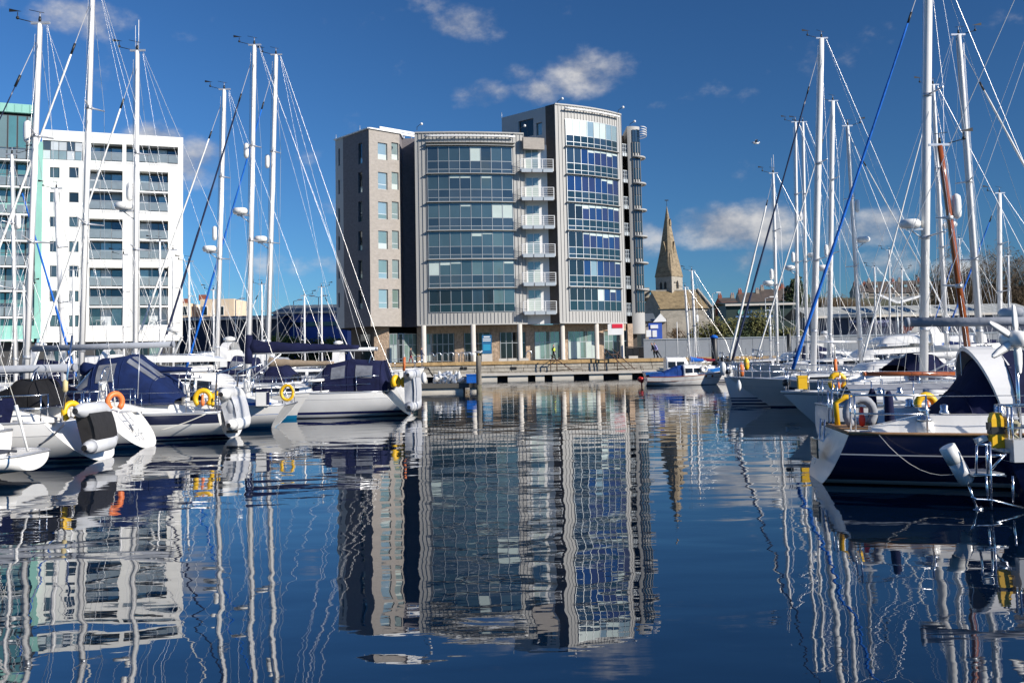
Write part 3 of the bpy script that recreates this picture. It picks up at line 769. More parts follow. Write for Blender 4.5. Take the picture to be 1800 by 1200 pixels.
# loggias cut separately: same wall rebuilt with all the openings
wl_ = MB()
allh = wins + [top] + [q for q, _ in logg]
Lw = math.hypot(WB[0] - WA[0], WB[1] - WA[1]); dw = Vector((WB[0] - WA[0], WB[1] - WA[1], 0)) / Lw; yw = Vector((0, 0, 1)).cross(dw); W3 = Vector((*WA, 0))
def Wp(s, z, q=0.0): return W3 + dw * s + yw * q + Vector((0, 0, z))
ss = sorted({0.0, Lw} | {h[0] for h in allh} | {h[1] for h in allh}); zs = sorted({zpod, zw} | {h[2] for h in allh} | {h[3] for h in allh})
for i in range(len(ss) - 1):
    for k in range(len(zs) - 1):
        sc, zc = (ss[i] + ss[i + 1]) / 2, (zs[k] + zs[k + 1]) / 2
        if not any(h[0] < sc < h[1] and h[2] < zc < h[3] for h in allh):
            wl_.poly([Wp(ss[i], zs[k]), Wp(ss[i + 1], zs[k]), Wp(ss[i + 1], zs[k + 1]), Wp(ss[i], zs[k + 1])])
for h in allh:
    dp = .28 if h in wins or h is top else 1.7
    a, c, e, f = h
    for quad in ([(a, e), (c, e)], [(a, f), (c, f)], [(a, e), (a, f)], [(c, e), (c, f)]):
        (p, q_) = quad; wl_.poly([Wp(*p), Wp(*q_), Wp(*q_, dp), Wp(*p, dp)])
wl_.poly([Wp(Lw, zpod), Wp(Lw, zpod, 18), Wp(Lw, zw, 18), Wp(Lw, zw)])
wl_.poly([Wp(0, zpod), Wp(0, zpod, 18), Wp(0, zw, 18), Wp(0, zw)]); wl_.poly([Wp(0, zpod, 18), Wp(Lw, zpod, 18), Wp(Lw, zw, 18), Wp(0, zw, 18)])
wl_.poly([Wp(0, zw - .4), Wp(Lw, zw - .4), Wp(Lw, zw - .4, 18), Wp(0, zw - .4, 18)], 1); wl_.poly([Wp(0, zpod), Wp(Lw, zpod), Wp(Lw, zpod, 18), Wp(0, zpod, 18)], 1)
wl_.build('wall', [m_wrender, m_roof], wb, w=True)
for h in wins: window_unit(wb, WA, WB, *h, .24, m1=('teal', 'deep', 'spandrel', 'dark'), fm=m_darkalu)
window_unit(wb, WA, WB, *top, .24, split=(top[2] + top[3]) / 2, m1=('curtain', 'spandrel'), m2=('curtain', 'spandrel', 'pale'), nv=5, fm=m_darkalu)
MC = mat('balustrade_glass', (0.24, 0.28, 0.29), 0.05, metal=0.2, var=.15, vs=.8)
for (a, c, e, f), nf in logg:
    hgt = (f - e) / nf
    for k in range(nf):
        z = e + hgt * k
        n = max(2, int(round((c - a) / 1.35)))
        window_unit(wb, WA, WB, a + .02, c - .02, z + .05, z + hgt - .12, 1.62, m1=('spandrel', 'pale', 'teal', 'deep', 'curtain'), nv=n, fm=m_darkalu, name='balcony_window')
        sl = MB()
        sl.obox(Wp((a + c) / 2, z - .02, .82), (dw, yw, (0, 0, 1)), (c - a - .02, 1.76, .2))
        so = sl.build('balcony', m_white, wb, w=True)
        if not (nf == 3 and k == 0):
            rl = MB(); rl.bar(Wp(a, z + 1.22, .02), Wp(c, z + 1.22, .02), .05, .05)
            for i in range(n + 1): rl.bar(Wp(a + .03 + (c - a - .06) * i / n, z + .02, .02), Wp(a + .03 + (c - a - .06) * i / n, z + 1.2, .02), .045, .045)
            rl.build('balcony_rail', m_alu, so, w=True)
            for i in range(n):
                inst('glass_panel', pane_mesh((c - a) / n - .1, .95, .03), so, frame(Wp(a + (c - a) * (i + .5) / n, z + .2, .03), dw), MC)
        fu = MB(); rx = a + (c - a) * random.uniform(.2, .6)   # table and chairs left outside
        fu.obox(Wp(rx, z + .75, .8), (dw, yw, (0, 0, 1)), (.8, .7, .05))
        for q in (-.3, .3): fu.bar(Wp(rx + q, z + .08, .8), Wp(rx + q, z + .75, .8), .05, .05)
        fu.obox(Wp(rx + .75, z + .5, .9), (dw, yw, (0, 0, 1)), (.45, .45, .08)); fu.obox(Wp(rx + .98, z + .78, .9), (dw, yw, (0, 0, 1)), (.06, .45, .55))
        fu.bar(Wp(rx + .6, z + .08, .9), Wp(rx + .6, z + .48, .9), .05, .05); fu.bar(Wp(rx + .9, z + .08, .9), Wp(rx + .9, z + .48, .9), .05, .05)
        fu.build('balcony_furniture', random.choice((m_white, m_darkalu, m_alu)), so, w=True)
pd = MB()
pd.obox(Wp(Lw / 2 - 5, (QZ + zpod) / 2, 2.2), (dw, yw, (0, 0, 1)), (Lw + 9, 3, zpod - QZ))
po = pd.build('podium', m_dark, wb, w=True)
for i in range(int((Lw + 6) / 1.55)):
    if i % 3 == 2: continue
    inst('shop_pane', pane_mesh(1.35, zpod - QZ - .5), po, frame(Wp(-7 + 1.55 * i, QZ + .2, .66), dw), MG[random.choice(('dark', 'deep', 'green', 'pale'))])

# ------------------------------------------------------------------ copper clad block at the frame edge
m_copper = mat('patinated_copper', (0.24, 0.50, 0.43), 0.7, var=0.12, vs=0.8, vec=(1, 1, .3))
GA, GB = PX(-60, 115.5), PX(62, 118.5)
gb = thing('copper_block', 'apartment block with green copper bands and tall teal glazing at the frame edge', 'building', ((GA[0] + GB[0]) / 2, 119, QZ))
zg = Z_at(55, 182, 118.3)
Lg = math.hypot(GB[0] - GA[0], GB[1] - GA[1]); dg = Vector((GB[0] - GA[0], GB[1] - GA[1], 0)) / Lg; yg = Vector((0, 0, 1)).cross(dg); G3 = Vector((*GA, 0))
def Gp(s, z, q=0.0): return G3 + dg * s + yg * q + Vector((0, 0, z))
core = MB(); core.obox(Gp(Lg / 2, (QZ + zg) / 2 - .3, 7.6), (dg, yg, (0, 0, 1)), (Lg - .02, 13.2, zg - QZ - .6))
core.build('core_wall', m_dark, gb, w=True)
zb_ = lambda y: Z_at(30, y, 117.5)
for (ya, yb, nm) in ((182, 198, 'cornice'), (357, 377, 'copper_band'), (572, 601, 'copper_band')):
    z1, z0 = zb_(ya), zb_(yb)
    bd = MB(); bd.obox(Gp(Lg / 2, (z0 + z1) / 2, .25), (dg, yg, (0, 0, 1)), (Lg, .5, z1 - z0 - .02))
    bo = bd.build(nm, m_copper, gb, w=True)
    n = int(Lg / .75)
    for i in range(n): inst('copper_panel', pane_mesh(Lg / n - .05, z1 - z0 - .1, .05), bo, frame(Gp(Lg * (i + .5) / n, z0 + .05, -.003), dg), m_copper)
sd_ = MB(); sd_.obox(Gp(Lg + .35, (zpod + Z_at(68, 300, 118.5)) / 2 + 2, .8), (dg, yg, (0, 0, 1)), (.7, 1.6, Z_at(68, 255, 118.5) - zpod)); sd_.build('copper_side', m_copper, gb, w=True)
lev = [zb_(y) for y in (283, 330, 378, 424, 469, 512, 558, 598)]
random.seed(9)
prev = zb_(200)
for k, z in enumerate(lev):
    top_ = prev - .1
    for i in range(7):
        a, c = Lg * i / 7, Lg * (i + 1) / 7
        window_unit(gb, GA, GB, a + .03, c - .03, z + .15, top_, .62 if k != 0 else .5, split=(z + 1.7) if top_ - z > 2.9 else None, m1=('aqua', 'teal', 'aqua', 'green'), m2=('aqua', 'teal', 'deep'), name='glazing', fm=m_darkalu)
    sl = MB(); sl.obox(Gp(Lg / 2, z, -.1), (dg, yg, (0, 0, 1)), (Lg - .3, 1.5, .2)); so = sl.build('balcony', m_white, gb, w=True)
    if k < 7:
        rl = MB(); rl.bar(Gp(.2, z + 1.2, -.8), Gp(Lg - .2, z + 1.2, -.8), .05, .05); rl.build('balcony_rail', m_alu, so, w=True)
        for i in range(7): inst('glass_panel', pane_mesh(Lg / 7 - .15, .95, .03), so, frame(Gp(Lg * (i + .5) / 7, z + .18, -.78), dg), MC)
    prev = z

# ------------------------------------------------------------------ harbour wall
m_coping = mat('yellow_sandstone', (0.50, 0.33, 0.15), 0.85, var=0.3, vs=1.6, bump=.03, bs=5)
m_block = mat('grey_wall_stone', (0.46, 0.42, 0.35), 0.9, var=0.28, vs=1.1, bump=.04, bs=4, dirt=((.20, .17, .12), .60, .5))
m_weed = mat('weedy_stone', (0.13, 0.12, 0.08), 0.9, var=0.4, vs=1.5, bump=.04, bs=4)
m_joint = mat('dark_joint', (0.10, 0.095, 0.085), 0.95)
hw = thing('harbour_wall', 'grey stone harbour wall with yellow coping below the glazed tower', 'wall', (3, 107.5, 0))
b = MB(); b.box(-120, 140, 107.35, 107.9, -1.2, 1.42); b.build('wall_core', m_joint, hw, w=True)
blk = []
for L_, H_ in ((1.75, .37), (1.25, .37), (2.2, .37)):
    q = MB(); e = .025
    q.add([(-L_ / 2, 0, 0), (L_ / 2, 0, 0), (L_ / 2, 0, H_), (-L_ / 2, 0, H_), (-L_ / 2 + e, -.07, e), (L_ / 2 - e, -.07, e), (L_ / 2 - e, -.07, H_ - e), (-L_ / 2 + e, -.07, H_ - e)],
          [(4, 5, 6, 7), (0, 1, 5, 4), (1, 2, 6, 5), (2, 3, 7, 6), (3, 0, 4, 7)])
    blk.append((L_, q.mesh('stone_block', m_block)))
random.seed(5)
far = MB()
for r in range(4):
    x = -46 + random.random(); z = -.1 + r * .39
    while x < 60:
        L_, me = random.choice(blk)
        if -13 < x < 17.5 and r > 0:
            inst('stone_block', me, hw, Matrix.Translation((x + L_ / 2, 107.34 - random.random() * .04, z)))
        else:
            far.box(x, x + L_ - .03, 107.26 - random.random() * .04, 107.36, z, z + .365)
        x += L_ + .025
far.build('distant_stones', m_block, hw, w=True, kind='stuff')
q = MB(); q.box(-.74, .74, -.28, .5, 0, .36); cme = q.mesh('coping_stone', m_coping)
for i in range(70): inst('coping_stone', cme, hw, Matrix.Translation((-46 + 1.5 * i, 107.4 + random.random() * .03, 1.46 + random.random() * .02)))
b = MB()
for px in (812, 818.5, 900, 905.5): c = at_y(px, 647, 107.25); b.box(c.x - .16, c.x + .16, 107.2, 107.34, c.z - .15, c.z + .15)
b.build('drain_hole', m_black, hw, w=True, kind='stuff')

# ------------------------------------------------------------------ pontoons
m_plank = mat('weathered_decking', (0.34, 0.29, 0.23), 0.85, var=0.25, vs=2.5)
m_float = mat('concrete_float', (0.62, 0.58, 0.50), 0.85, var=0.12, vs=1.2, dirt=((.25, .24, .18), .62, 1.5))
pn = thing('floating_pontoon', 'long floating pontoon with pale concrete floats below the harbour wall', 'pontoon', (2, 100, 0))
b = MB(); b.box(-13, 19, 99.2, 102.5, .5, .62); b.build('deck', m_plank, pn, w=True)
b = MB(); b.box(-13, 19, 99.1, 99.2, .42, .66); b.build('fender_strip', m_conc, pn, w=True)
b = MB(); b.box(-12.6, 18.6, 100.2, 102.3, -.3, .48); b.build('painted_shade_block', m_black, pn, w=True)  # black block added under the deck to paint the shade between the floats
q = MB(); q.box(-.5, .5, 0, 2.6, -.35, .42); fme = q.mesh('float', m_float)
for x, w_ in ((-12.2, 1.4), (-9.4, 1.6), (-6.2, 2.2), (-2.5, 1.7), (0.4, 2.0), (2.6, .9), (4.9, 2.1), (8.2, 1.4), (11.1, 1.3), (15.5, 1.6)):
    inst('float', fme, pn, Matrix.Translation((x, 99.3, 0)) @ Matrix.Diagonal((w_, 1, 1, 1)))
y0 = 65.0
x0, x1 = X_at(700, 680, y0), X_at(846, 680, y0)
p2 = thing('finger_pontoon', 'short timber pontoon carrying a heap of white fenders and a blue box', 'pontoon', ((x0 + x1) / 2, y0 + 1, 0))
b = MB(); b.box(x0, x1 - .35, y0 + .1, y0 + 3.0, .42, .5); b.build('base_frame', m_joint, p2, w=True)
n = 11
q = MB(); q.box(0, 1, 0, .24, 0, .06); pme = q.mesh('plank', m_plank)
for i in range(n): inst('plank', pme, p2, Matrix.Translation((x0, y0 + .12 + i * .26, .5 + random.random() * .012)) @ Matrix.Diagonal((x1 - x0, 1, 1, 1)))
b = MB(); b.box(x0, x1, y0, y0 + .12, .30, .60); b.build('edge_beam', m_joint, p2, w=True)
for a, c in ((.05, .10), (.22, .78), (.86, .96)):
    b = MB(); b.box(x0 + (x1 - x0) * a, x0 + (x1 - x0) * c, y0 + .15, y0 + 2.9, -.3, .40); b.build('float', m_float, p2, w=True)
m_pile = mat('weathered_pile', (0.20, 0.18, 0.15), 0.9, var=0.35, vs=2, bump=.02, bs=8, vec=(1, 1, .3))
def pile(px, ptop, Y, r, label, m=None, cap=None):
    t = thing('mooring_pile', label, 'pile', (X_at(px, 650, Y), Y, 0), group='mooring piles')
    b = MB(); zt_ = Z_at(px, ptop, Y); b.lathe([(r, -1), (r, zt_), (r * .7, zt_ + .08)], (0, 0, 0), 12); b.build('post', m or m_pile, t)
    b = MB(); b.lathe([(r * 1.02, -.6), (r * 1.02, .5)], n=12); b.build('weed_band', m_weed, t)
    if cap:
        b = MB(); b.lathe([(r * 1.25, zt_ - .02), (r * 1.25, zt_ + .14), (r * .4, zt_ + .3)], n=12); b.build('cap', cap, t)
    return t
pile(841.5, 627, 64.4, .17, 'square grey timber pile at the end of the short pontoon')
pile(1257, 594, 94.0, .30, 'black steel pile with a bright blue cap before the grey hoarding', MAT['black_pl'], MAT['royal'])
pile(1389, 588, 96.0, .22, 'dark pile rising in front of the grey hoarding beyond the motor yacht', MAT['black_pl'])
# heap of fenders: each one a thing
def fender(r, h, m=None):
    b = MB(); b.lathe([(.02, -h / 2 - .10), (.05, -h / 2 - .02), (r * .75, -h / 2 + .03), (r, -h / 2 + r * .8), (r, h / 2 - r * .8), (r * .75, h / 2 - .03), (.05, h / 2 + .02), (.03, h / 2 + .10)], n=10)
    return b.mesh('fender', m or MAT['fender'])
fme1, fme2 = fender(.13, .46), fender(.18, .36)
random.seed(11)
for r, (cnt, z, off) in enumerate(((11, .66, 0), (10, .82, .3), (8, 1.0, .8), (4, 1.15, 2.4))):
    for i in range(cnt):
        px = 762 + (i + .5 + off * .8) * 5.6 + random.uniform(-1.2, 1.2)
        c = Vector((X_at(px, 670, y0 + .9 + .25 * r), y0 + .9 + random.random() * .7, z + random.uniform(-.05, .08)))
        o = bpy.data.objects.new('fender', random.choice((fme1, fme2))); COL.objects.link(o); o.location = c
        o.rotation_euler = (random.uniform(-1.3, 1.3), random.uniform(-1.2, 1.2), random.uniform(0, 6))
        tag(o, 'white fender in the heap piled beside the blue box on the short pontoon', 'fender', 'fenders heaped on the short pontoon')
bx = thing('storage_box', 'blue plastic box at the pile end of the short pontoon', 'box', (X_at(829, 672, y0 + .8), y0 + .8, .56))
b = MB(); b.prism([(-.32, -.3), (.32, -.3), (.32, .3), (-.32, .3)], 0, .52); b.build('body', MAT['royal'], bx)
b = MB(); b.box(-.35, .35, -.33, .33, .525, .60); b.build('lid', MAT['royal'], bx)

# quay furniture: hoops, bollards, gangway frames
def hoop_mesh():
    b = MB(); b.tube([(-.32, 0, 0), (-.32, 0, .75)] + [(-.32 * math.cos(q), 0, .75 + .3 * math.sin(q)) for q in (.5, 1.05, 1.57, 2.1, 2.64)] + [(.32, 0, .75), (.32, 0, 0)], .045, 6)
    return b.mesh('cycle_hoop', MAT['steel'])
hm = hoop_mesh()
for i, px in enumerate((758, 771, 782, 793, 801, 812, 817, 823, 826, 930)):
    o = bpy.data.objects.new('cycle_hoop', hm); COL.objects.link(o); o.location = (X_at(px, 630, 109.6), 109.6 + (i % 3) * .25, QZ + .02); o.rotation_euler = (0, 0, .3 * (i % 2))
    tag(o, ORD[i] + ' steel hoop stand from the left on the quay before the shop windows', 'stand', 'hoop stands on the quay')
m_rust = mat('rusty_steel', (0.10, 0.055, 0.035), 0.8, var=.3, vs=3)
def gang(px0, px1, y_top, label, cross):
    xa, xb = X_at(px0, 640, 106.6), X_at(px1, 640, 106.6); zt_ = Z_at(px0, y_top, 106.6)
    t = thing('gangway_frame', label, 'gangway', ((xa + xb) / 2, 106.6, .6), group='gangway frames on the pontoon'); 
    b = MB()
    for x in (xa, xb): b.tube([(x, 106.6, .6), (x, 106.6, zt_), (x + .3, 107.5, zt_ + .3)], .05, 6)
    b.tube([(xa, 106.6, zt_), (xb, 106.6, zt_)], .05, 6)
    b.build('frame', m_rust, t, w=True)
    b = MB()
    for k in range(cross): b.tube([(xa + k * .8, 106.3, zt_ + .6), (xa + k * .8 + 2.2, 105.0, .7)], .05, 6)
    b.tube([(xa - .6, 106.2, .65), (xb + 2.6, 105.6, .9), (xb + 2.7, 105.5, .4)], .04, 6)
    b.build('handrail', m_rust, t, w=True)
gang(968, 979, 634, 'rusty gangway frame standing below the walker in the yellow vest', 1)
gang(1063, 1085, 623, 'taller rusty gangway frame with sloping rails near the red sign', 2)
for i, px in enumerate((885, 900, 921, 1113)):
    b = MB(); b.box(-.5, .5, -.3, .3, 0, .3); o = b.build('planter', m_conc); o.location = (X_at(px, 630, 109.4), 109.4, QZ + .01)
    tag(o, ORD[i] + ' low pale stone planter from the left below the shop windows', 'planter', 'low planters on the quay')
bn = thing('wheeled_bins', 'dark wheeled bins standing beside the end pier of the tower', 'bin', (X_at(1118, 625, 114), 114, QZ))
for k in range(3):
    b = MB(); b.prism([(-1.1 + .75 * k, -.35), (-.42 + .75 * k, -.35), (-.42 + .75 * k, .35), (-1.1 + .75 * k, .35)], .06, 1.2); b.add([(-1.13 + .75 * k, -.42, 1.22), (-.4 + .75 * k, -.42, 1.22), (-.4 + .75 * k, .4, 1.36), (-1.13 + .75 * k, .4, 1.36)], [(0, 1, 2, 3)]); b.build('bin', MAT['black_pl'], bn)
bs = thing('display_board', 'blue display board leaning in a window between the columns', 'sign', (X_at(856, 615, 113.4), 113.4, QZ))
b = MB(); b.box(-.55, .55, 0, .06, .9, 3.0); b.build('panel', mat('poster_blue', (.02, .13, .28), .5), bs)
b = MB(); b.box(-.42, .42, -.012, -.002, 1.25, 1.95, 0); b.box(-.45, .45, -.012, -.002, 2.3, 2.4, 1); b.box(-.45, .45, -.012, -.002, 2.5, 2.6, 1); b.box(-.35, .35, -.012, -.002, 2.72, 2.86, 1); b.build('print', [mat('poster_light', (.03, .30, .5), .5), m_white], bs)
b = MB(); b.box(-.6, .6, -.3, -.1, 0, .85); b.build('stone_seat', m_conc, bs)

# ------------------------------------------------------------------ church
ch = thing('church', 'stone church with a tall broach spire rising behind the tower block', 'church', (X_at(1176, 560, 258), 262, 2))
m_church = mat('church_limestone', (0.34, 0.31, 0.26), 0.9, var=.28, vs=1.2, bump=.03, bs=3)
m_spire = mat('spire_sandstone', (0.25, 0.195, 0.125), 0.9, var=.5, vs=.9, bump=.03, bs=3, vec=(1, 1, 1.8))
m_slate = mat('lichened_slate', (0.235, 0.175, 0.095), 0.9, var=.5, vs=.7, bump=.03, bs=2.5)
D = 258.0
K = PX(1181, D, 500); Lq = PX(1152.5, D + 3.9, 500); Rq = PX(1200, D + 3.9, 500)
Bq = (Lq[0] + Rq[0] - K[0], Lq[1] + Rq[1] - K[1])
zt0, ztip = Z_at(1181, 485, D), Z_at(1172, 359, D)
b = MB(); b.prism([Lq, K, Rq, Bq], 2, zt0); b.build('bell_tower', m_church, ch, w=True)
cx, cy = (K[0] + Bq[0]) / 2, (K[1] + Bq[1]) / 2
q4 = [Vector((*p, 0)) for p in (Lq, K, Rq, Bq)]; cc_ = Vector((cx, cy, 0))
oct_ = []
for i in range(4):
    a, c = q4[i] - cc_, q4[(i + 1) % 4] - cc_
    oct_ += [a * .80 + c * .20, a * .20 + c * .80]
b = MB()
def ringz(f, z): return [cc_ + p * f + Vector((0, 0, z)) for p in oct_]
b.loft([ringz(1.0, zt0 + 2.6), ringz(.02, ztip)], closed=True, smooth=False)
for i in range(4):   # broaches
    a = cc_ + (q4[i] - cc_) * 1.06 + Vector((0, 0, zt0)); b0 = oct_[(2 * i - 1) % 8]; b1 = oct_[2 * i]
    nxt = cc_ + (q4[(i + 1) % 4] - cc_) * 1.06 + Vector((0, 0, zt0))
    top = cc_ + (b0 + b1) * .40 + Vector((0, 0, zt0 + 6.5))
    p0, p1 = cc_ + b0 + Vector((0, 0, zt0 + 2.6)), cc_ + b1 + Vector((0, 0, zt0 + 2.6))
    b.poly([a, p1, top]); b.poly([a, top, p0]); b.poly([a, nxt, cc_ + oct_[2 * i + 1] + Vector((0, 0, zt0 + 2.6)), p1])
b.build('spire', m_spire, ch, w=True)
for i in range(8):  # lucarnes
    pass
for i, (f, zz) in enumerate(((.62, 5.5), (.62, 5.5), (.33, 13.5))):
    mid = (oct_[0] + oct_[1]) / 2 if i == 0 else (oct_[2] + oct_[3]) / 2
    c = cc_ + mid * f + Vector((0, 0, zt0 + zz)); dd = mid.normalized(); sdv = Vector((-dd.y, dd.x, 0)); s_ = 1 if i < 2 else .5
    b = MB(); w_, h_ = .55 * s_, 1.9 * s_
    fr = [c + dd * .55 * s_ - sdv * w_, c + dd * .55 * s_ + sdv * w_, c + dd * .55 * s_ + sdv * w_ + Vector((0, 0, h_)), c + dd * .55 * s_ + Vector((0, 0, h_ * 2)), c + dd * .55 * s_ - sdv * w_ + Vector((0, 0, h_))]
    bkp = [p - dd * 1.6 * s_ for p in fr]
    b.add(fr + bkp, [(0, 1, 2, 3, 4), (1, 6, 7, 2), (2, 7, 8, 3), (3, 8, 9, 4), (4, 9, 5, 0)]); b.build('lucarne', m_spire, ch, w=True)
b = MB(); b.tube([cc_ + Vector((0, 0, ztip - .2)), cc_ + Vector((0, 0, ztip + 1.7))], .05, 5); b.box(cc_.x - .5, cc_.x + .5, cc_.y - .03, cc_.y + .03, ztip + 1.5, ztip + 1.75); b.build('weathervane', m_black, ch, w=True)
def lancet(c, d, w_, h_, nm='lancet_window'):
    d = Vector(d).normalized(); y = Vector((0, 0, 1)).cross(d); c = Vector(c) - y * .06
    o_ = [(-w_, 0), (w_, 0), (w_, h_), (w_ * .6, h_ + w_ * 1.0), (0, h_ + w_ * 1.7), (-w_ * .6, h_ + w_ * 1.0), (-w_, h_)]
    b = MB(); b.add([c + d * (x * 1.25) + Vector((0, 0, z * 1.06 - .1)) for x, z in o_] + [c + d * (x * 1.25) + y * .3 + Vector((0, 0, z * 1.06 - .1)) for x, z in o_], [tuple(range(7))] + [(i, (i + 1) % 7, 7 + (i + 1) % 7, 7 + i) for i in range(7)], 0)
    b.poly([c - y * .02 + d * x + Vector((0, 0, z)) for x, z in o_], 1)
    b.build(nm, [m_spire, m_black], ch, w=True)
mL = (Vector((*Lq, 0)) + Vector((*K, 0))) / 2; mR = (Vector((*K, 0)) + Vector((*Rq, 0))) / 2
dL = Vector((K[0] - Lq[0], K[1] - Lq[1], 0)); dR = Vector((Rq[0] - K[0], Rq[1] - K[1], 0))
zb0 = Z_at(1190, 506, D)
for t in (-.16, .10): lancet(mL + dL * t + Vector((0, 0, zb0)), dL, .32, 1.3)
lancet(mR + Vector((0, 0, zb0)), dR, .5, 1.3)
# nave and aisle
Yn, Yr = 252.0, 259.0
e0, e1 = at_y(1160, 541, Yn), at_y(1251, 541, Yn); r0, r1 = at_y(1147, 510.5, Yr), at_y(1226, 511.5, Yr)
ze, zr = (e0.z + e1.z) / 2, (r0.z + r1.z) / 2
b = MB(); b.loft([[(e0.x - .4, Yn - .4, ze - .2), (r0.x - .4, Yr, zr)], [(e1.x, Yn - .4, ze - .2), (r1.x, Yr, zr)]], smooth=False)
b.loft([[(r0.x - .4, Yr, zr), (e0.x - .4, 266, ze)], [(r1.x, Yr, zr), (e1.x, 266, ze)]], smooth=False); b.build('nave_roof', m_slate, ch, w=True)
b = MB(); b.prism([(e0.x, Yn), (e1.x, Yn), (e1.x, 266), (e0.x, 266)], 1, ze)
b.add([(e0.x, Yn, ze), (e0.x, 266, ze), (r0.x, Yr, zr - .1), (e1.x, Yn, ze), (e1.x, 266, ze), (r1.x, Yr, zr - .1)], [(0, 1, 2), (3, 4, 5)]); b.build('nave_wall', m_church, ch, w=True)
b = MB(); b.bar((r0.x - .5, Yr, zr + .1), (r1.x + .2, Yr, zr + .1), .4, .3); b.bar((r1.x, Yr, zr + .25), (e1.x, Yn - .4, ze), .5, .5); b.build('ridge_coping', m_church, ch, w=True)
# dark west gable in shade, set at an angle
g0, g1, gp = at_y(1128, 541, 256), at_y(1160.5, 542, Yn - .3), at_y(1146, 514, 254)
b = MB(); b.add([(g0.x, 256, 1), (g1.x, Yn - .35, 1), (g1.x, Yn - .35, g1.z), (gp.x, 254, gp.z), (g0.x, 256, g0.z)], [(0, 1, 2, 3, 4)]); b.build('gable_wall', m_church, ch, w=True)
b = MB(); a0, a1 = at_y(1118, 519, 260), at_y(1150, 512, 259)
b.loft([[(g0.x - 1.6, 255.6, g0.z + .3), (gp.x - 1.4, 262, gp.z + .9)], [(gp.x - .2, 253.6, gp.z + .2), (gp.x + .6, 262, gp.z + 1.1)]], smooth=False); b.build('aisle_roof', m_slate, ch, w=True)
b = MB(); c = at_y(1136, 510, 262); b.box(c.x - .7, c.x + .7, 261, 263, c.z - 3, c.z + .6); b.build('chimney', m_church, ch, w=True)

# ------------------------------------------------------------------ town behind
m_slateroof = mat('brown_slate_roof', (0.075, 0.058, 0.050), 0.85, var=.3, vs=.6, bump=.03, bs=2)
m_brickred = mat('red_brick', (0.27, 0.09, 0.06), 0.9, var=.2, vs=2)
m_cream = mat('cream_render', (0.72, 0.58, 0.42), 0.85, var=.05, vs=.6)
m_houser = mat('house_render', (0.30, 0.26, 0.22), 0.9, var=.12, vs=.8)
m_pot = mat('terracotta_pot', (0.42, 0.17, 0.08), 0.8)
m_corr = mat('weathered_fibre_cement', (0.36, 0.37, 0.35), 0.9, var=.22, vs=.8, dirt=((.17, .17, .15), .60, .6))
m_navyshed = mat('navy_shed_cladding', (0.018, 0.028, 0.060), 0.6, var=.2, vs=.6)
m_greenshed = mat('dark_green_cladding', (0.008, 0.028, 0.024), 0.6, var=.2, vs=.6)
m_blueshed = mat('blue_cladding', (0.03, 0.09, 0.42), 0.5, var=.1, vs=.8)
m_greyshed = mat('grey_blue_roof', (0.10, 0.12, 0.14), 0.6, var=.1, vs=.6)
m_hoard = mat('grey_hoarding', (0.24, 0.26, 0.285), 0.6, var=.07, vs=.9)
def house(px0, px1, yr, ye, Y, label, roof=None, wall=None, chim=(.12, .9), win=2, depth=8, dormer=0):
    a, c = at_y(px0, yr, Y + depth / 2), at_y(px1, yr, Y + depth / 2); e = at_y((px0 + px1) / 2, ye, Y)
    x0, x1, zr_, ze_ = a.x, c.x, a.z, e.z; zf = 2.0
    t = thing('terrace_house', label, 'house', ((x0 + x1) / 2, Y, zf), group='houses on the hill')
    b = MB(); b.prism([(x0, Y), (x1, Y), (x1, Y + depth), (x0, Y + depth)], zf, ze_); b.add([(x0, Y, ze_), (x0, Y + depth, ze_), (x0, Y + depth / 2, zr_), (x1, Y, ze_), (x1, Y + depth, ze_), (x1, Y + depth / 2, zr_)], [(0, 1, 2), (3, 4, 5)])
    b.build('wall', wall or m_houser, t, w=True)
    b = MB(); b.loft([[(x0 - .1, Y - .35, ze_ - .2), (x0 - .1, Y + depth / 2, zr_ + .06), (x0 - .1, Y + depth + .35, ze_ - .2)], [(x1 + .1, Y - .35, ze_ - .2), (x1 + .1, Y + depth / 2, zr_ + .06), (x1 + .1, Y + depth + .35, ze_ - .2)]], smooth=False)
    ro = b.build('roof', roof or m_slateroof, t, w=True)
    for f in chim:
        x = x0 + (x1 - x0) * f; b = MB(); b.box(x - .45, x + .45, Y + depth / 2 - .45, Y + depth / 2 + .45, zr_ - .9, zr_ + .75); co = b.build('chimney', m_brickred if random.random() < .5 else m_houser, ro, w=True)
        b = MB()
        for q in (-.22, .22): b.lathe([(.15, zr_ + .752), (.11, zr_ + 1.3)], (x + q, Y + depth / 2, 0), 8)
        b.build('chimney_pot', m_pot, ro, w=True, kind='stuff')
    for i in range(win):
        x = x0 + (x1 - x0) * (i + .5) / win; b = MB(); b.box(x - .55, x + .55, Y - .08, Y - .003, ze_ - 2.4, ze_ - .7, 0); b.box(x - .45, x + .45, Y - .10, Y - .082, ze_ - 2.3, ze_ - .8, 1); b.build('window', [m_white, MG['dark']], t, w=True)
    for i in range(dormer):
        x = x0 + (x1 - x0) * (i + .5) / dormer; f = .45; yy = Y + depth / 2 * f; zz = ze_ + (zr_ - ze_) * f
        b = MB(); b.box(x - .7, x + .7, yy - .5, yy + 1.5, zz - .3, zz + .9, 0); b.box(x - .5, x + .5, yy - .54, yy - .505, zz - .05, zz + .75, 1); b.build('dormer', [m_slateroof, MG['pale']], ro, w=True)
random.seed(3)
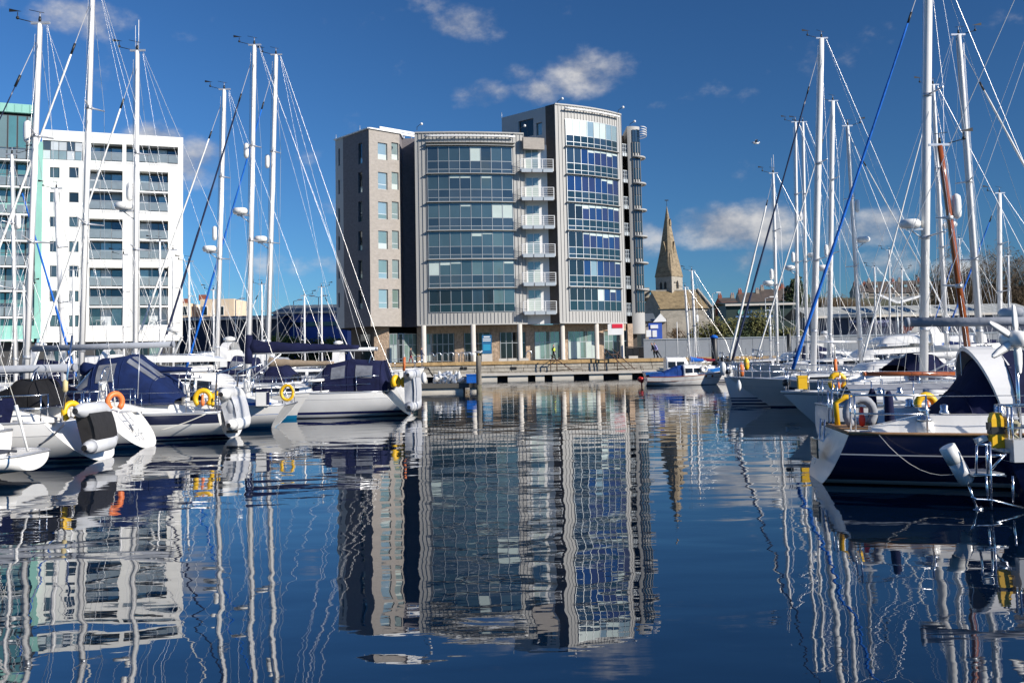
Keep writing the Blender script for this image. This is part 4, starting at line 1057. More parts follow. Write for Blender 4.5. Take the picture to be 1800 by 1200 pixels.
H = [(1262, 1290, 524, 531, 250, 'red brick gable house beside the church roof', m_brickred), (1296, 1335, 515, 532, 262, 'brown roofed house with two chimneys left of the terrace'),
     (1335, 1372, 509, 528, 268, 'slate roofed house with clustered pots above the green shed'), (1372, 1398, 505, 527, 272, 'narrow slate house beside the dark conifer'),
     (1500, 1521, 501, 512, 330, 'small terrace end house stepping down at the left of the long roof'), (1521, 1575, 495.5, 513, 330, 'long brown roofed terrace with a white skylight'), (1575, 1618, 494, 513, 330, 'terrace house with a pale chimney behind the tall silver mast'),
     (1618, 1660, 495, 514, 334, 'terrace house behind the thick mast with the lettered boom'), (1660, 1720, 500, 516, 340, 'brown roofed house behind the varnished mast'), (1720, 1812, 505, 520, 345, 'brown roofed terrace among bare trees at the frame edge')]
for h in H: house(*h[:6], wall=h[6] if len(h) > 6 else None, dormer=2 if 1500 < h[0] < 1650 else 0)
def shed(nm, label, px0, px1, yr, ye, yb, Y, depth, wm, rm, panels=0, rise_back=True, zb=QZ):
    a, c = at_y(px0, ye, Y), at_y(px1, ye, Y); zr_ = Z_at((px0 + px1) / 2, yr, Y + depth); x0, x1, ze_ = a.x, c.x, (a.z + c.z) / 2
    t = thing(nm, label, 'shed', ((x0 + x1) / 2, Y, zb))
    b = MB(); b.prism([(x0, Y), (x1, Y), (x1, Y + depth), (x0, Y + depth)], zb, ze_); b.build('wall', wm, t, w=True)
    b = MB(); k = max(2, int((x1 - x0) / .6)); secs = []
    for i in range(k + 1):
        x = x0 - .2 + (x1 - x0 + .4) * i / k; dz = .05 if i % 2 else 0
        secs.append([(x, Y - .4, ze_ + .02 + dz), (x, Y + depth, zr_ + dz), (x, Y + depth * 2, ze_ + dz)])
    b.loft(secs, smooth=False); ro = b.build('roof', rm, t, w=True)
    b = MB(); b.box(x0 - .2, x1 + .2, Y - .55, Y - .41, ze_ - .2, ze_ + .1); b.build('gutter', m_conc, t, w=True)
    return t, x0, x1, ze_, zr_, ro
t, x0, x1, ze_, zr_, ro = shed('boat_shed', 'long navy shed with a weathered pale roof and skylights behind the masts', 1424, 1830, 536.5, 553, 600, 132, 7, m_navyshed, m_corr)
for px in (1496, 1523, 1566, 1592, 1660, 1700):
    f = .5; xx = X_at(px, 545, 132 + 7 * f); zz = ze_ + (zr_ - ze_) * f
    b = MB(); dv = Vector((0, 7.4, zr_ - ze_)).normalized()
    b.obox((xx, 132 + 7 * f, zz + .09), ((1, 0, 0), dv, Vector((1, 0, 0)).cross(dv)), (1.3, 4.0, .07)); b.build('skylight', MG['dark'], ro, w=True)
def text(s, p, size, m, parent=None, name='lettering', ext=.01):
    cu = bpy.data.curves.new(name, 'FONT'); cu.body = s; cu.size = size; cu.extrude = ext; cu.align_x = 'CENTER'; cu.align_y = 'CENTER'; cu.materials.append(m)
    o = bpy.data.objects.new(name, cu); COL.objects.link(o)
    me = bpy.data.meshes.new_from_object(o.evaluated_get(bpy.context.evaluated_depsgraph_get())); bpy.data.objects.remove(o)
    o = bpy.data.objects.new(name, me); COL.objects.link(o)
    mw = Matrix.Translation(p) @ Matrix.Rotation(PI / 2, 4, 'X')
    if parent is not None: o.parent = parent; o.matrix_local = ROOT[parent.name].inverted() @ mw
    else: o.matrix_world = mw
    return o
m_signblue = mat('sign_navy', (.012, .015, .06), .5); m_lilac = mat('sign_lilac', (.42, .46, .72), .5)
for px, w_, s in ((1549, 2.6, 'BRANDON'), (1509, 2.6, 'BRANDON')):
    c = at_y(px, 566, 131.9); b = MB(); b.box(c.x - w_ / 2, c.x + w_ / 2, 131.88, 131.96, c.z - .62, c.z + .5); b.build('sign_board', m_signblue, t, w=True)
    text(s, (c.x, 131.86, c.z + .08), .5, m_lilac, t)
c = at_y(1612, 590, 131.9); b = MB(); b.box(c.x - 2, c.x + 1.2, 131.9, 131.97, QZ, c.z + 1.4); b.build('shed_door', mat('dark_red_door', (.09, .012, .01), .7), t, w=True)
# white valley porch in front of it
vp = thing('boat_porch', 'open shelter with a white butterfly roof before the navy shed', 'shelter', (X_at(1582, 540, 126), 126, QZ))
p0, p1, p2_ = at_y(1543, 517.5, 126), at_y(1578, 532, 126), at_y(1622, 519, 126)
b = MB(); b.bar(p0, p1, .3, .28); b.bar(p1 + Vector((.05, 0, 0)), p2_, .3, .28); b.build('fascia', m_white, vp, w=True)
b = MB(); b.loft([[p0 + Vector((0, .2, -.05)), p0 + Vector((0, 5, .2))], [p1 + Vector((0, .2, -.1)), p1 + Vector((0, 5, .9))], [p2_ + Vector((0, .2, -.05)), p2_ + Vector((0, 5, .2))]], smooth=False); b.build('roof', m_corr, vp, w=True)
for p in (p0 + Vector((.3, .3, -.2)), p1 + Vector((0, .3, -.2)), p2_ + Vector((-.3, .3, -.2))):
    b = MB(); b.tube([p, (p.x, p.y, QZ)], .09, 6); b.build('post', m_alu, vp, w=True)
t, x0, x1, ze_, zr_, ro = shed('green_warehouse', 'dark green warehouse with faint blue lettering behind the hoarding', 1276, 1398, 531, 534.5, 592, 150, 6, m_greenshed, m_greenshed)
c = at_y(1302, 548.5, 149.8); b = MB(); b.lathe([(.42, 0), (.42, .05)], (c.x, 149.95, c.z), 16, ax=(Vector((1, 0, 0)), Vector((0, 0, 1)), Vector((0, -1, 0)))); b.build('round_logo', mat('logo_teal', (.10, .30, .28), .5), t, w=True)
m_faint = mat('lettering_blue', (.06, .16, .36), .5)
text("a Petrom", (X_at(1328, 549, 149.8), 149.9, c.z), .62, m_faint, t); b = MB(); x_ = at_y(1326, 556, 149.8); b.box(x_.x - 2.8, x_.x + 2.8, 149.9, 149.97, x_.z - .1, x_.z + .12); b.build('sign_strip', m_faint, t, w=True)
# left background
t, x0, x1, ze_, zr_, ro = shed('navy_warehouse', 'navy blue warehouse seen between the left hand masts', 300, 486, 556, 560, 602, 140, 8, m_navyshed, m_navyshed)
t, x0, x1, ze_, zr_, ro = shed('blue_terminal', 'low building with bright blue fascia and grey roof beside the tower', 480, 610, 536, 548.5, 600, 150, 10, m_blueshed, m_greyshed)
b = MB(); c0_, c1_ = at_y(482, 560, 149.8), at_y(600, 572, 149.8); b.box(c0_.x, c1_.x, 149.85, 149.95, c1_.z, c0_.z - .6); b.build('window_band', MG['deep'], t, w=True)
cb = thing('cream_building', 'cream flat roofed building with red chimney between the left masts', 'building', (X_at(370, 560, 160), 160, QZ))
for (xa, xb, yt, ch_) in ((312, 333, 533, 326), (352, 411, 526, 358)):
    a, c = at_y(xa, yt, 160), at_y(xb, yt, 160); b = MB(); b.prism([(a.x, 160), (c.x, 160), (c.x, 168), (a.x, 168)], QZ, a.z); b.build('wall', m_cream, cb, w=True)
    q = at_y(ch_, yt, 161); b = MB(); b.box(q.x - .8, q.x + .5, 161, 162, q.z - .2, q.z + .75); b.build('chimney', m_brickred, cb, w=True)
    for px in ((325,) if xa < 330 else (360, 389)):
        q = at_y(px, 546, 159.9); b = MB(); b.box(q.x - .45, q.x + .45, 159.9, 159.97, q.z - .75, q.z + .75, 0); b.box(q.x - .36, q.x + .36, 159.86, 159.895, q.z - .66, q.z + .66, 1); b.build('window', [m_white, MG['dark']], cb, w=True)
# low house by the church and blue sign
lh = thing('kiosk_building', 'low kiosk with grey green roof and white gable below the church', 'kiosk', (X_at(1155, 580, 150), 150, QZ))
a, c = at_y(1134, 565, 150), at_y(1177, 565, 150)
b = MB(); b.prism([(a.x, 150), (c.x, 150), (c.x, 155), (a.x, 155)], QZ, a.z); b.build('wall', m_houser, lh, w=True)
b = MB(); r_ = Z_at(1150, 550, 152); b.loft([[(a.x - .3, 149.6, a.z), (a.x - .3, 153, r_), (a.x - .3, 156, a.z)], [(c.x - 2, 149.6, a.z), (c.x - 2, 153, r_), (c.x - 2, 156, a.z)]], smooth=False); b.build('roof', m_greyshed, lh, w=True)
b = MB(); p = [at_y(1148, 566, 149.3), at_y(1161, 551, 149.3), at_y(1174, 565, 149.3)]; b.add([*p, *[q + Vector((0, .6, 0)) for q in p]], [(0, 1, 2), (3, 4, 5), (0, 1, 4, 3), (1, 2, 5, 4)]); b.build('gable', m_white, lh, w=True)
bsn = thing('quay_sign', 'blue framed notice board above the hoarding by the tower', 'sign', (X_at(1152, 590, 116), 116, QZ))
a, c = at_y(1140, 568, 116), at_y(1164.5, 595, 116)
b = MB(); b.box(a.x, c.x, 116.05, 116.15, c.z, a.z); b.build('frame', m_blueshed, bsn, w=True)
for px in (1142, 1162): q = X_at(px, 600, 116.2); b = MB(); b.tube([(q, 116.2, QZ), (q, 116.2, a.z)], .06, 6); b.build('post', m_alu, bsn, w=True)
for xa, ya, xb, yb in ((1143.5, 571, 1157, 577), (1136, 580, 1145, 592), (1147, 580.5, 1155, 592)):
    u, v_ = at_y(xa, ya, 115.9), at_y(xb, yb, 115.9); b = MB(); b.box(u.x, v_.x, 115.95, 116.02, v_.z, u.z); b.build('notice', m_white, bsn, w=True)
# wall behind bare trees
sw = thing('boundary_wall', 'pale rubble wall behind the bare trees below the church', 'wall', (X_at(1216, 575, 140), 140, QZ))
a, c = at_y(1172, 560, 140), at_y(1262, 572, 140); b = MB(); b.add([(a.x, 140, QZ), (c.x, 140, QZ), (c.x, 140, c.z), (X_at(1232, 556, 140), 140, Z_at(1232, 552, 140)), (a.x, 140, a.z), (a.x, 140.5, QZ), (c.x, 140.5, QZ), (c.x, 140.5, c.z), (X_at(1232, 556, 140), 140.5, Z_at(1232, 552, 140)), (a.x, 140.5, a.z)], [(0, 1, 2, 3, 4), (2, 3, 8, 7), (3, 4, 9, 8), (5, 6, 7, 8, 9)]); b.build('wall_face', m_church, sw, w=True)
# hoarding
hd = thing('hoarding', 'long grey site hoarding of plain panels along the right quay', 'fence', (X_at(1280, 640, 111.5), 111.5, QZ))
xa, xb, zt_ = X_at(1131, 600, 111.5), X_at(1800, 600, 111.5), Z_at(1270, 595, 111.5)
n = 40; w_ = 1.22
q = MB(); q.box(-w_ / 2 + .012, w_ / 2 - .012, -.03, 0, 0, zt_ - .6); hme = q.mesh('panel', m_hoard)
for i in range(n): inst('panel', hme, hd, Matrix.Translation((xa + w_ * (i + .5), 111.5 + (.02 if i % 2 else 0), .6)))
b = MB(); b.box(xa, xa + w_ * n, 111.52, 111.6, .6, zt_ + .02); b.box(xa, xa + w_ * n, 111.38, 111.62, zt_ + .03, zt_ + .12); b.build('capping_rail', m_alu, hd, w=True)

# ------------------------------------------------------------------ trees
m_bark = mat('bark', (0.085, 0.062, 0.045), 0.95, var=.3, vs=3)
m_twig = mat('bare_twigs', (0.13, 0.085, 0.05), 0.95, var=.25, vs=2)
m_thick = mat('thicket_twigs', (0.085, 0.06, 0.035), 0.95, var=.45, vs=.5)
m_leaf = mat('evergreen_leaf', (0.035, 0.055, 0.018), 0.8, var=.5, vs=1.2)
m_leaf2 = mat('olive_leaf', (0.085, 0.085, 0.022), 0.8, var=.45, vs=1.0)
m_grassy = mat('bright_shrub', (0.10, 0.15, 0.02), 0.8, var=.4, vs=1.0)
def leaf_cloud(b, c, rx, ry, rz, n, s, asp=.6):
    for _ in range(n):
        while True:
            p = Vector((random.uniform(-1, 1), random.uniform(-1, 1), random.uniform(-1, 1)))
            if .25 < p.length < 1: break
        p = Vector((p.x * rx, p.y * ry, p.z * rz)) * (1 + .18 * math.sin(p.x * 5) * math.cos(p.y * 4 + p.z * 6)) + Vector(c)
        u = Vector((random.gauss(0, 1), random.gauss(0, 1), random.gauss(0, 1))).normalized(); v = u.orthogonal().normalized(); k = s * random.uniform(.6, 1.3)
        if asp < .3: u = (u + Vector((0, 0, random.choice((-1.2, 1.2))))).normalized(); v = u.orthogonal().normalized()
        b.poly([p - u * k, p + v * k * asp, p + u * k, p - v * k * asp])
def bare_tree(x, y, z0, h, spread, label, group, depth=5, mt=None):
    t = thing('bare_tree', label, 'tree', (x, y, z0), group=group)
    tr, cr = MB(), MB()
    def grow(p, d, L, r, lev):
        e = p + d * L
        (tr if lev < 2 else cr).tube([p, p + d * L * .5 + Vector((random.gauss(0, .04 * L), random.gauss(0, .04 * L), 0)), e], [r, r * .85, r * .68], 5 if lev < 2 else 3, cap=False)
        if lev >= depth: return
        for _ in range(3 if lev else 4):
            q = (d + Vector((random.gauss(0, spread), random.gauss(0, spread), random.uniform(-.1, .45)))).normalized()
            grow(e - d * L * random.uniform(0, .35), q, L * random.uniform(.62, .85), r * .66, lev + 1)
    grow(Vector((0, 0, 0)), Vector((0, 0, 1)), h * .27, max(.1, h * .028), 0)
    tr.build('trunk', m_bark, t); cr.build('crown', mt or m_twig, t)
def bush(x, y, z0, rx, rz, label, cat, m, n=700, s=.22, nm='shrub', group='shrubs behind the hoarding', asp=.6):
    t = thing(nm, label, cat, (x, y, z0), group=group)
    b = MB()
    for k in range(5):
        a = 2 * PI * k / 5 + random.random(); leaf_cloud(b, (rx * .45 * math.cos(a), rx * .3 * math.sin(a), rz * (.55 + .35 * random.random())), rx * .62, rx * .5, rz * .55, n // 5, s, asp)
    b.build('foliage', m, t)
    b = MB()
    for k in range(5): b.tube([(0, 0, 0), (rx * .3 * math.cos(k * 1.3), rx * .2 * math.sin(k * 1.3), rz * .9)], [.08, .03], 4, cap=False)
    b.build('stem', m_bark, t)
random.seed(21)
for px, Y, h, lab in ((1196, 130, 5.2, 'small bare tree before the pale rubble wall'), (1210, 128, 4.6, 'slender bare tree right of the rubble wall centre'), (1262, 134, 6.2, 'spreading bare tree at the left end of the green warehouse'), (1280, 140, 5.4, 'bare tree in front of the green warehouse wall')):
    bare_tree(X_at(px, 600, Y), Y, QZ, h, .55, lab, 'bare trees behind the hoarding')
for px, Y, rx, rz, m, lab in ((1248, 126, 3.0, 3.3, m_leaf2, 'broad olive shrub left of the black pile'), (1280, 126, 2.8, 3.6, m_leaf2, 'tall olive shrub left of the green warehouse lettering'), (1307, 125, 2.6, 2.6, m_leaf, 'dark shrub below the faint blue lettering'), (1338, 125, 1.9, 4.2, m_leaf2, 'round topped golden shrub right of the lettering'), (1368, 126, 2.2, 2.2, m_leaf, 'low dark shrub behind the white motor yacht'), (1388, 126, 2.0, 2.6, m_leaf2, 'olive shrub beside the small white sail')):
    bush(X_at(px, 600, Y), Y, QZ, rx, rz, lab, 'shrub', m, 1500, .2)
for px, Y, rx, rz, m, lab in ((500, 138, 3.2, 3.2, m_grassy, 'bright green shrub bank under the blue terminal, left end'), (530, 137, 3.4, 2.6, m_leaf, 'dark shrub in the middle of the bank under the blue terminal'), (556, 138, 2.8, 2.4, m_leaf, 'dark shrub right of centre under the blue terminal'), (583, 137, 2.6, 2.6, m_grassy, 'bright shrub against the left corner of the tower')):
    bush(X_at(px, 600, Y), Y, QZ, rx, rz, lab, 'shrub', m, 1300, .2, group='shrubs below the blue terminal')
cf = thing('conifer_tree', 'dark dense evergreen tree behind the tall white masts', 'tree', (X_at(1402, 560, 190), 190, 2))
b = MB(); zt_ = Z_at(1404, 492, 190)
for k in range(22):
    f = k / 22; r = 4.6 * (1 - f) ** .7 + .4; a = k * 2.4
    leaf_cloud(b, (r * .45 * math.cos(a), r * .45 * math.sin(a), (zt_ - 2) * (.25 + .75 * f)), r * .75, r * .75, 1.5, 150, .38)
b.build('crown', m_leaf, cf); b = MB(); b.tube([(0, 0, 0), (0, 0, zt_ - 3)], [.4, .08], 7); b.build('trunk', m_bark, cf)
# brown winter trees on the hill
for i, (px, Y, yt) in enumerate(((1318, 300, 503), (1330, 285, 512), (1438, 240, 506), (1452, 236, 500), (1468, 238, 503), (1484, 236, 499), (1497, 240, 504), (1672, 300, 482), (1690, 262, 486), (1707, 258, 478), (1724, 262, 482), (1742, 255, 474), (1762, 250, 484), (1780, 252, 480), (1797, 250, 488), (1815, 255, 478))):
    zt_ = Z_at(px, yt, Y); z0 = 6.0 if Y < 280 else 13.0
    bare_tree(X_at(px, 520, Y), Y, z0 - 2, zt_ - z0 + 2, .5, (ORD[i] + ' bare tree from the left along the hill among the rooftops' if px < 1600 else ORD[i - 7] + ' bare tree from the varnished mast to the frame edge on the hill'), 'bare trees on the hill' if px < 1600 else 'bare trees on the hill at right', depth=5)
for i, (px, Y, rx, rz) in enumerate(((1445, 205, 6, 8.0), (1470, 205, 6, 8.5), (1495, 206, 6, 8), (1520, 210, 6, 7), (1560, 206, 7, 6), (1610, 208, 7, 7), (1660, 205, 7, 13), (1700, 204, 7, 15), (1745, 205, 8, 15.5), (1790, 206, 8, 15), (1830, 205, 8, 14))):
    bush(X_at(px, 560, Y), Y, 2.0, rx, rz, ORD[i] + ' brown leafless thicket from the left behind the navy boat shed', 'thicket', m_thick, 6000, .62, asp=.10, nm='thicket', group='brown thickets behind the boat shed')
# distant low ridge and trees on the left skyline
for i, px in enumerate((455, 470, 500, 612)):
    bush(X_at(px, 560, 300), 300, 2.0, 12, 8 if px < 600 else 5, ORD[i] + ' far tree clump from the left on the skyline between the left masts', 'tree', m_leaf, 500, .8, nm='distant_tree', group='far trees on the skyline')
# lamp posts
def lamp(px, py, Y, label, z0=QZ, two=False):
    x = X_at(px, py, Y); z = Z_at(px, py, Y)
    t = thing('street_lamp', label, 'street lamp', (x, Y, z0), group='street lamps')
    b = MB(); b.tube([(x, Y, z0), (x, Y, z)], [.09, .055], 6); b.build('post', m_alu, t, w=True)
    for s in ((1, -1) if two else (1,)):
        b = MB(); b.tube([(x, Y, z - .05), (x + s * .7, Y, z + .15)], .04, 5); b.box(x + s * .6, x + s * 1.25, Y - .15, Y + .15, z + .1, z + .24); b.build('lamp_head', m_white, t, w=True)
lamp(414, 527, 135, 'street lamp on the right side of the cream building'); lamp(560, 522, 136, 'double headed street lamp before the blue terminal', two=True)
lamp(516, 529, 140, 'thin street lamp standing above the blue fascia'); lamp(1252, 516, 150, 'street lamp right of the church roof'); lamp(1345, 524, 140, 'floodlight post above the green warehouse')

# ------------------------------------------------------------------ people and gulls
m_skin = mat('skin', (.50, .28, .20), .6); m_hair = mat('dark_hair', (.03, .02, .015), .8)
def cloth(n, c): return mat(n, c, .85, var=.15, vs=6)
def person(px, Y, z0, h, label, top, legs, arms=((.30, -.05, .0), (.28, .05, -.1)), stride=.12, face=1.0, lean=0.0, extra=None):
    """one continuous skinned body; joints in units of height, walking along x*face"""
    V_ = [(0, 0, .53), (0, 0, .66), (.0, 0, .80), (0, 0, .86), (.01, 0, .93), (.01, 0, .985)]
    E = [(0, 1), (1, 2), (2, 3), (3, 4), (4, 5)]; R = [.085, .085, .10, .036, .058, .04]
    def add(p, j, r): V_.append(p); E.append((j, len(V_) - 1)); R.append(r); return len(V_) - 1
    for s in (-1, 1):
        sh = add((0, s * .105, .80), 2, .046); el = add((arms[0 if s < 0 else 1][1], s * .14, .63), sh, .034); wr = add((arms[0 if s < 0 else 1][1] + .10, s * .13, .50), el, .024); hd_ = add((arms[0 if s < 0 else 1][1] + .13, s * .13, .455), wr, .026)
        hp = add((0, s * .05, .50), 0, .066); kn = add((s * stride * .55 + .02, s * .055, .28), hp, .046); an = add((s * stride, s * .055, .055), kn, .030); add((s * stride + .085, s * .06, .025), an, .026)
    me = bpy.data.meshes.new('person')
    me.from_pydata([((x * face + lean * (z - .5)) * h, y * h, z * h) for x, y, z in V_], E, [])
    o = bpy.data.objects.new('person', me); COL.objects.link(o)
    md = o.modifiers.new('skin', 'SKIN'); 
    for i, r in enumerate(R): me.skin_vertices[0].data[i].radius = (r * h, r * h)
    me.skin_vertices[0].data[0].use_root = True
    o.modifiers.new('sub', 'SUBSURF').levels = 1; o.modifiers['sub'].render_levels = 1
    dg = bpy.context.evaluated_depsgraph_get()
    m2 = bpy.data.meshes.new_from_object(o.evaluated_get(dg)); o.modifiers.clear(); o.data = m2
    m2.materials.clear()
    for mm in (m_skin, top, legs, m_hair, MAT['black_pl']): m2.materials.append(mm)
    for p in m2.polygons:
        c = p.center / h; ax = abs(c.y)
        k = 0
        if c.z < .06: k = 4
        elif c.z < .52 and ax < .115 : k = 2
        elif c.z < .845: k = 1 if not (c.z < .50) else 0
        elif c.z > .955 or (c.z > .90 and (c.x - lean * .4) * face < -.01): k = 3
        p.material_index = k; p.use_smooth = True
    x = X_at(px, 625, Y); o.location = (x, Y, z0); o.rotation_euler = (0, 0, 0)
    tag(o, label, 'person'); ROOT[o.name] = Matrix.Translation((x, Y, z0))
    return o
pr = person(973, 108.6, QZ, 1.76, 'person walking in a black jacket and bright yellow vest', cloth('black_jacket', (.012, .012, .013)), cloth('black_trousers', (.01, .01, .012)))
b = MB(); b.loft([[(.19 * math.cos(q), .21 * math.sin(q), z) for q in [2 * PI * i / 12 for i in range(13)]] for z in (1.02, 1.2, 1.34)]); b.build('vest', mat('hi_vis_yellow', (.62, .75, .03), .7), pr)
person(722, 109.2, QZ, 1.70, 'person in a dark top and red trousers by the tower window', cloth('dark_top', (.03, .02, .03)), cloth('red_trousers', (.20, .015, .03)))
person(741, 109.6, QZ, 1.72, 'person in navy clothes standing beside the first column', cloth('navy_top', (.012, .018, .05)), cloth('navy_trousers', (.012, .015, .04)), stride=.04)
person(1155, 109.0, QZ, 1.72, 'person in a lilac jacket leaning on the quay edge rail', cloth('lilac_jacket', (.30, .30, .62)), cloth('dark_trousers', (.02, .02, .03)), lean=-.35, face=-1)
person(1150, 109.8, QZ, 1.74, 'person in a dark coat leaning beside the lilac jacket', cloth('dark_coat', (.02, .025, .04)), cloth('black_jeans', (.012, .012, .015)), lean=-.35, face=-1)
def gull(p, label, fly=True, s=1.0):
    t = thing('seagull', label, 'bird', p)
    b = MB(); b.ball((0, 0, .0), .26 * s, .09 * s, .09 * s); b.ball((.25 * s, 0, .07 * s), .07 * s, n=8); b.build('body', MAT['gel'], t)
    b = MB()
    if fly:
        for q in (-1, 1): b.add([(.10 * s, q * .05 * s, .03 * s), (-.12 * s, q * .05 * s, .03 * s), (-.16 * s, q * .42 * s, .22 * s), (-.24 * s, q * .70 * s, .12 * s), (.04 * s, q * .42 * s, .24 * s)], [(0, 1, 2, 4), (4, 2, 3)])
    else:
        for q in (-1, 1): b.ball((-.08 * s, q * .07 * s, .02 * s), .26 * s, .035 * s, .07 * s)
    b.build('wings', MAT['greycv'], t)
    if not fly:
        b = MB(); b.tube([(0, .03, -.08), (0, .03, -.24)], .01, 4); b.tube([(0, -.03, -.08), (0, -.03, -.24)], .01, 4); b.build('legs', MAT['yellow'], t)
gull(at_y(1329, 252, 90), 'white gull flying high in the clear sky right of the tower', True, 1.1)
c = at_y(841.5, 627, 64.4); gull(c + Vector((0, 0, .3)), 'grey and white gull perched on the square grey pile', False, .8)

# ------------------------------------------------------------------ boats: builders
def yhull(o):
    """hull lofted from stations; local x forward from the stern, z = 0 at the water"""
    L, B, fs, fb = o['L'], o['B'], o['fs'], o['fb']
    sw, rake, brake = o.get('sw', .72), o.get('rake', .3), o.get('brake', .8)
    mx = o.get('mx', .45); full = o.get('full', 2.2)
    def hb(u):
        if u < mx: return B / 2 * (sw + (1 - sw) * math.sin(u / mx * PI / 2))
        return B / 2 * max(.012, 1 - ((u - mx) / (1 - mx)) ** full)
    def sheer(u): return fs + (fb - fs) * u ** 1.7 - .06 * math.sin(PI * u)
    flare = o.get('flare', .22); rnd = o.get('round', .95)
    def pt(u, z, side):
        s = sheer(u); k = max(-.4, min(1.0, z / s))
        w = hb(u) * ((1 - flare) + flare * max(0, k) ** .75) if k > 0 else hb(u) * (1 - flare) * max(.05, 1 + k * 1.6)
        kk = max(0, k)
        xs = rake * kk if rake >= 0 else -rake * (1 - kk)
        xb = L - brake * (1 - kk) ** 1.1
        w *= 1 - .10 * (1 - kk) * u
        if u < .30 and rnd:      # rounded buttocks towards the stern
            q = (1 - u / .30) ** 1.2 * rnd
            ws = hb(u) * (max(0.0, 1 - (1 - max(0, (z + .03) / (s + .03))) ** 2.3)) ** .5
            w = w * (1 - q) + max(.02, ws) * q
        return Vector((xs + (xb - xs) * u, side * w, z))
    return hb, sheer, pt
def yacht(name, label, cat, Y, xs, d, o, group=None, rot=0.0):
    """d = +1 bow to the right, -1 bow to the left; xs = world x of the stern at the water"""
    rz = (0 if d > 0 else PI) + rot
    t = thing(name, label, cat, (xs, Y, 0), rz, group)
    hb, sheer, pt = yhull(o)
    n = o.get('n', 16); L, B = o['L'], o['B']
    us = [(i / n) for i in range(n + 1)]
    bands = o.get('bands', [(.05, 'anti'), (.09, 'gel'), (.17, 'stripe'), (9, 'gel')])
    hm = o.get('hm', 'gel')
    mats = []
    def mi(k):
        if k not in mats: mats.append(k)
        return mats.index(k)
    b = MB()
    zrow = [-.32, -.02]; rows = [mi(bands[0][1])]
    for z, k in bands:
        if z < 5: zrow.append(z); rows.append(mi(k))
    cove = o.get('cove')
    for side in (1, -1):
        secs = []
        for u in us:
            s = sheer(u); zz = list(zrow) + ([s * .36, s * .52, s - cove[0], s - cove[1]] if cove else [s * .36, s * .52, s * .75]) + [s]
            secs.append([pt(u, z, side) for z in zz])
        rr = rows + ([mi(hm)] * 3 + [mi(cove[2]), mi(hm)] if cove else [mi(hm)] * 4)
        b.loft(secs, rows=rr)
    b.build('hull', [MAT[k] for k in mats], t)
    s0 = sheer(0); b = MB(); ring = []
    zz = [-.02, .02, .06, .12, .2, s0 * .36, s0 * .52, s0 * .7, s0 * .85, s0]
    tm = o.get('tm', hm)
    b.poly([pt(0, z, 1) + Vector((.004, 0, 0)) for z in reversed(zz)] + [pt(0, z, -1) + Vector((.004, 0, 0)) for z in zz])
    to = b.build('transom', MAT[tm], t)
    b = MB()
    b.loft([[pt(u, sheer(u), 1) + Vector((0, 0, -.01)), Vector((pt(u, sheer(u), 1).x, hb(u) * .5, sheer(u) + .03)), Vector((pt(u, sheer(u), 1).x, 0, sheer(u) + .045)), Vector((pt(u, sheer(u), 1).x, -hb(u) * .5, sheer(u) + .03)), pt(u, sheer(u), -1) + Vector((0, 0, -.01))] for u in us])
    b.build('deck', MAT[o.get('deckm', 'deck')], t)
    b = MB()
    for side in (1, -1): b.tube([pt(u, sheer(u), side) + Vector((0, -side * .01, .012)) for u in us], .03, 5)
    b.tube([pt(0, s0, 1) + Vector((0, 0, .012)), pt(0, s0, -1) + Vector((0, 0, .012))], .03, 5)
    b.build('toe_rail', MAT[o.get('rail', 'alu')], t)
    t['_'] = 0; del t['_']
    return t, hb, sheer, pt
def at_u(pt, sheer, u, side, dz=0.0, inset=0.0):
    p = pt(u, sheer(u), side); return p + Vector((0, -side * inset, dz))
def coachroof(t, o, hb, sheer, x0, x1, h0, h1, wf=.60, win=3, m='gel', nose=.9, winm='dark', z0=None):
    """cabin trunk with sloping front, dark windows let into its sides"""
    L = o['L']
    def sec(x):
        f = (x - x0) / (x1 - x0); u = x / L; w = hb(min(.97, u)) * wf * (1 - .25 * f * f); h = h0 + (h1 - h0) * f
        if f > .86: h *= 1 - (f - .86) / .14 * .8
        zb = sheer(u) - .02 if z0 is None else z0
        return w, h, zb
    def side(x, k, s):   # k 0 foot .. 1 roof edge
        w, h, zb = sec(x); return Vector((x, s * (w - .18 * k * w * .55), zb + h * k * .86))
    b = MB(); n = 12; secs = []
    for i in range(n + 1):
        x = x0 + (x1 - x0) * i / n; w, h, zb = sec(x)
        secs.append([side(x, 0, 1), side(x, .5, 1), side(x, .94, 1), Vector((x, w * .72, zb + h * .93)), Vector((x, w * .35, zb + h * .99)), Vector((x, 0, zb + h)), Vector((x, -w * .35, zb + h * .99)), Vector((x, -w * .72, zb + h * .93)), side(x, .94, -1), side(x, .5, -1), side(x, 0, -1)])
    b.loft(secs, cap=True); co = b.build('coachroof', MAT[m], t)
    for s in (1, -1):
        for i in range(win):
            a = x0 + (x1 - x0) * (.08 + .72 * i / win); c = x0 + (x1 - x0) * (.08 + .72 * (i + .86) / win)
            b = MB(); q = lambda x, k: side(x, k, s) + Vector((0, s * .008, 0))
            m_ = 4; b.loft([[q(a + (c - a) * j / m_, .34), q(a + (c - a) * j / m_, .80)] for j in range(m_ + 1)], smooth=False); b.build('cabin_window', MAT[winm], co)
    b = MB()
    for s in (1, -1):   # grab rails
        w, h, zb = sec((x0 + x1) / 2); b.tube([(x0 + (x1 - x0) * .15, s * w * .6, zb + h + .05), (x0 + (x1 - x0) * .75, s * w * .5, zb + h * .93 + .05)], .016, 4)
    b.build('grab_rail', MAT['steel'], co)
    return co, sec
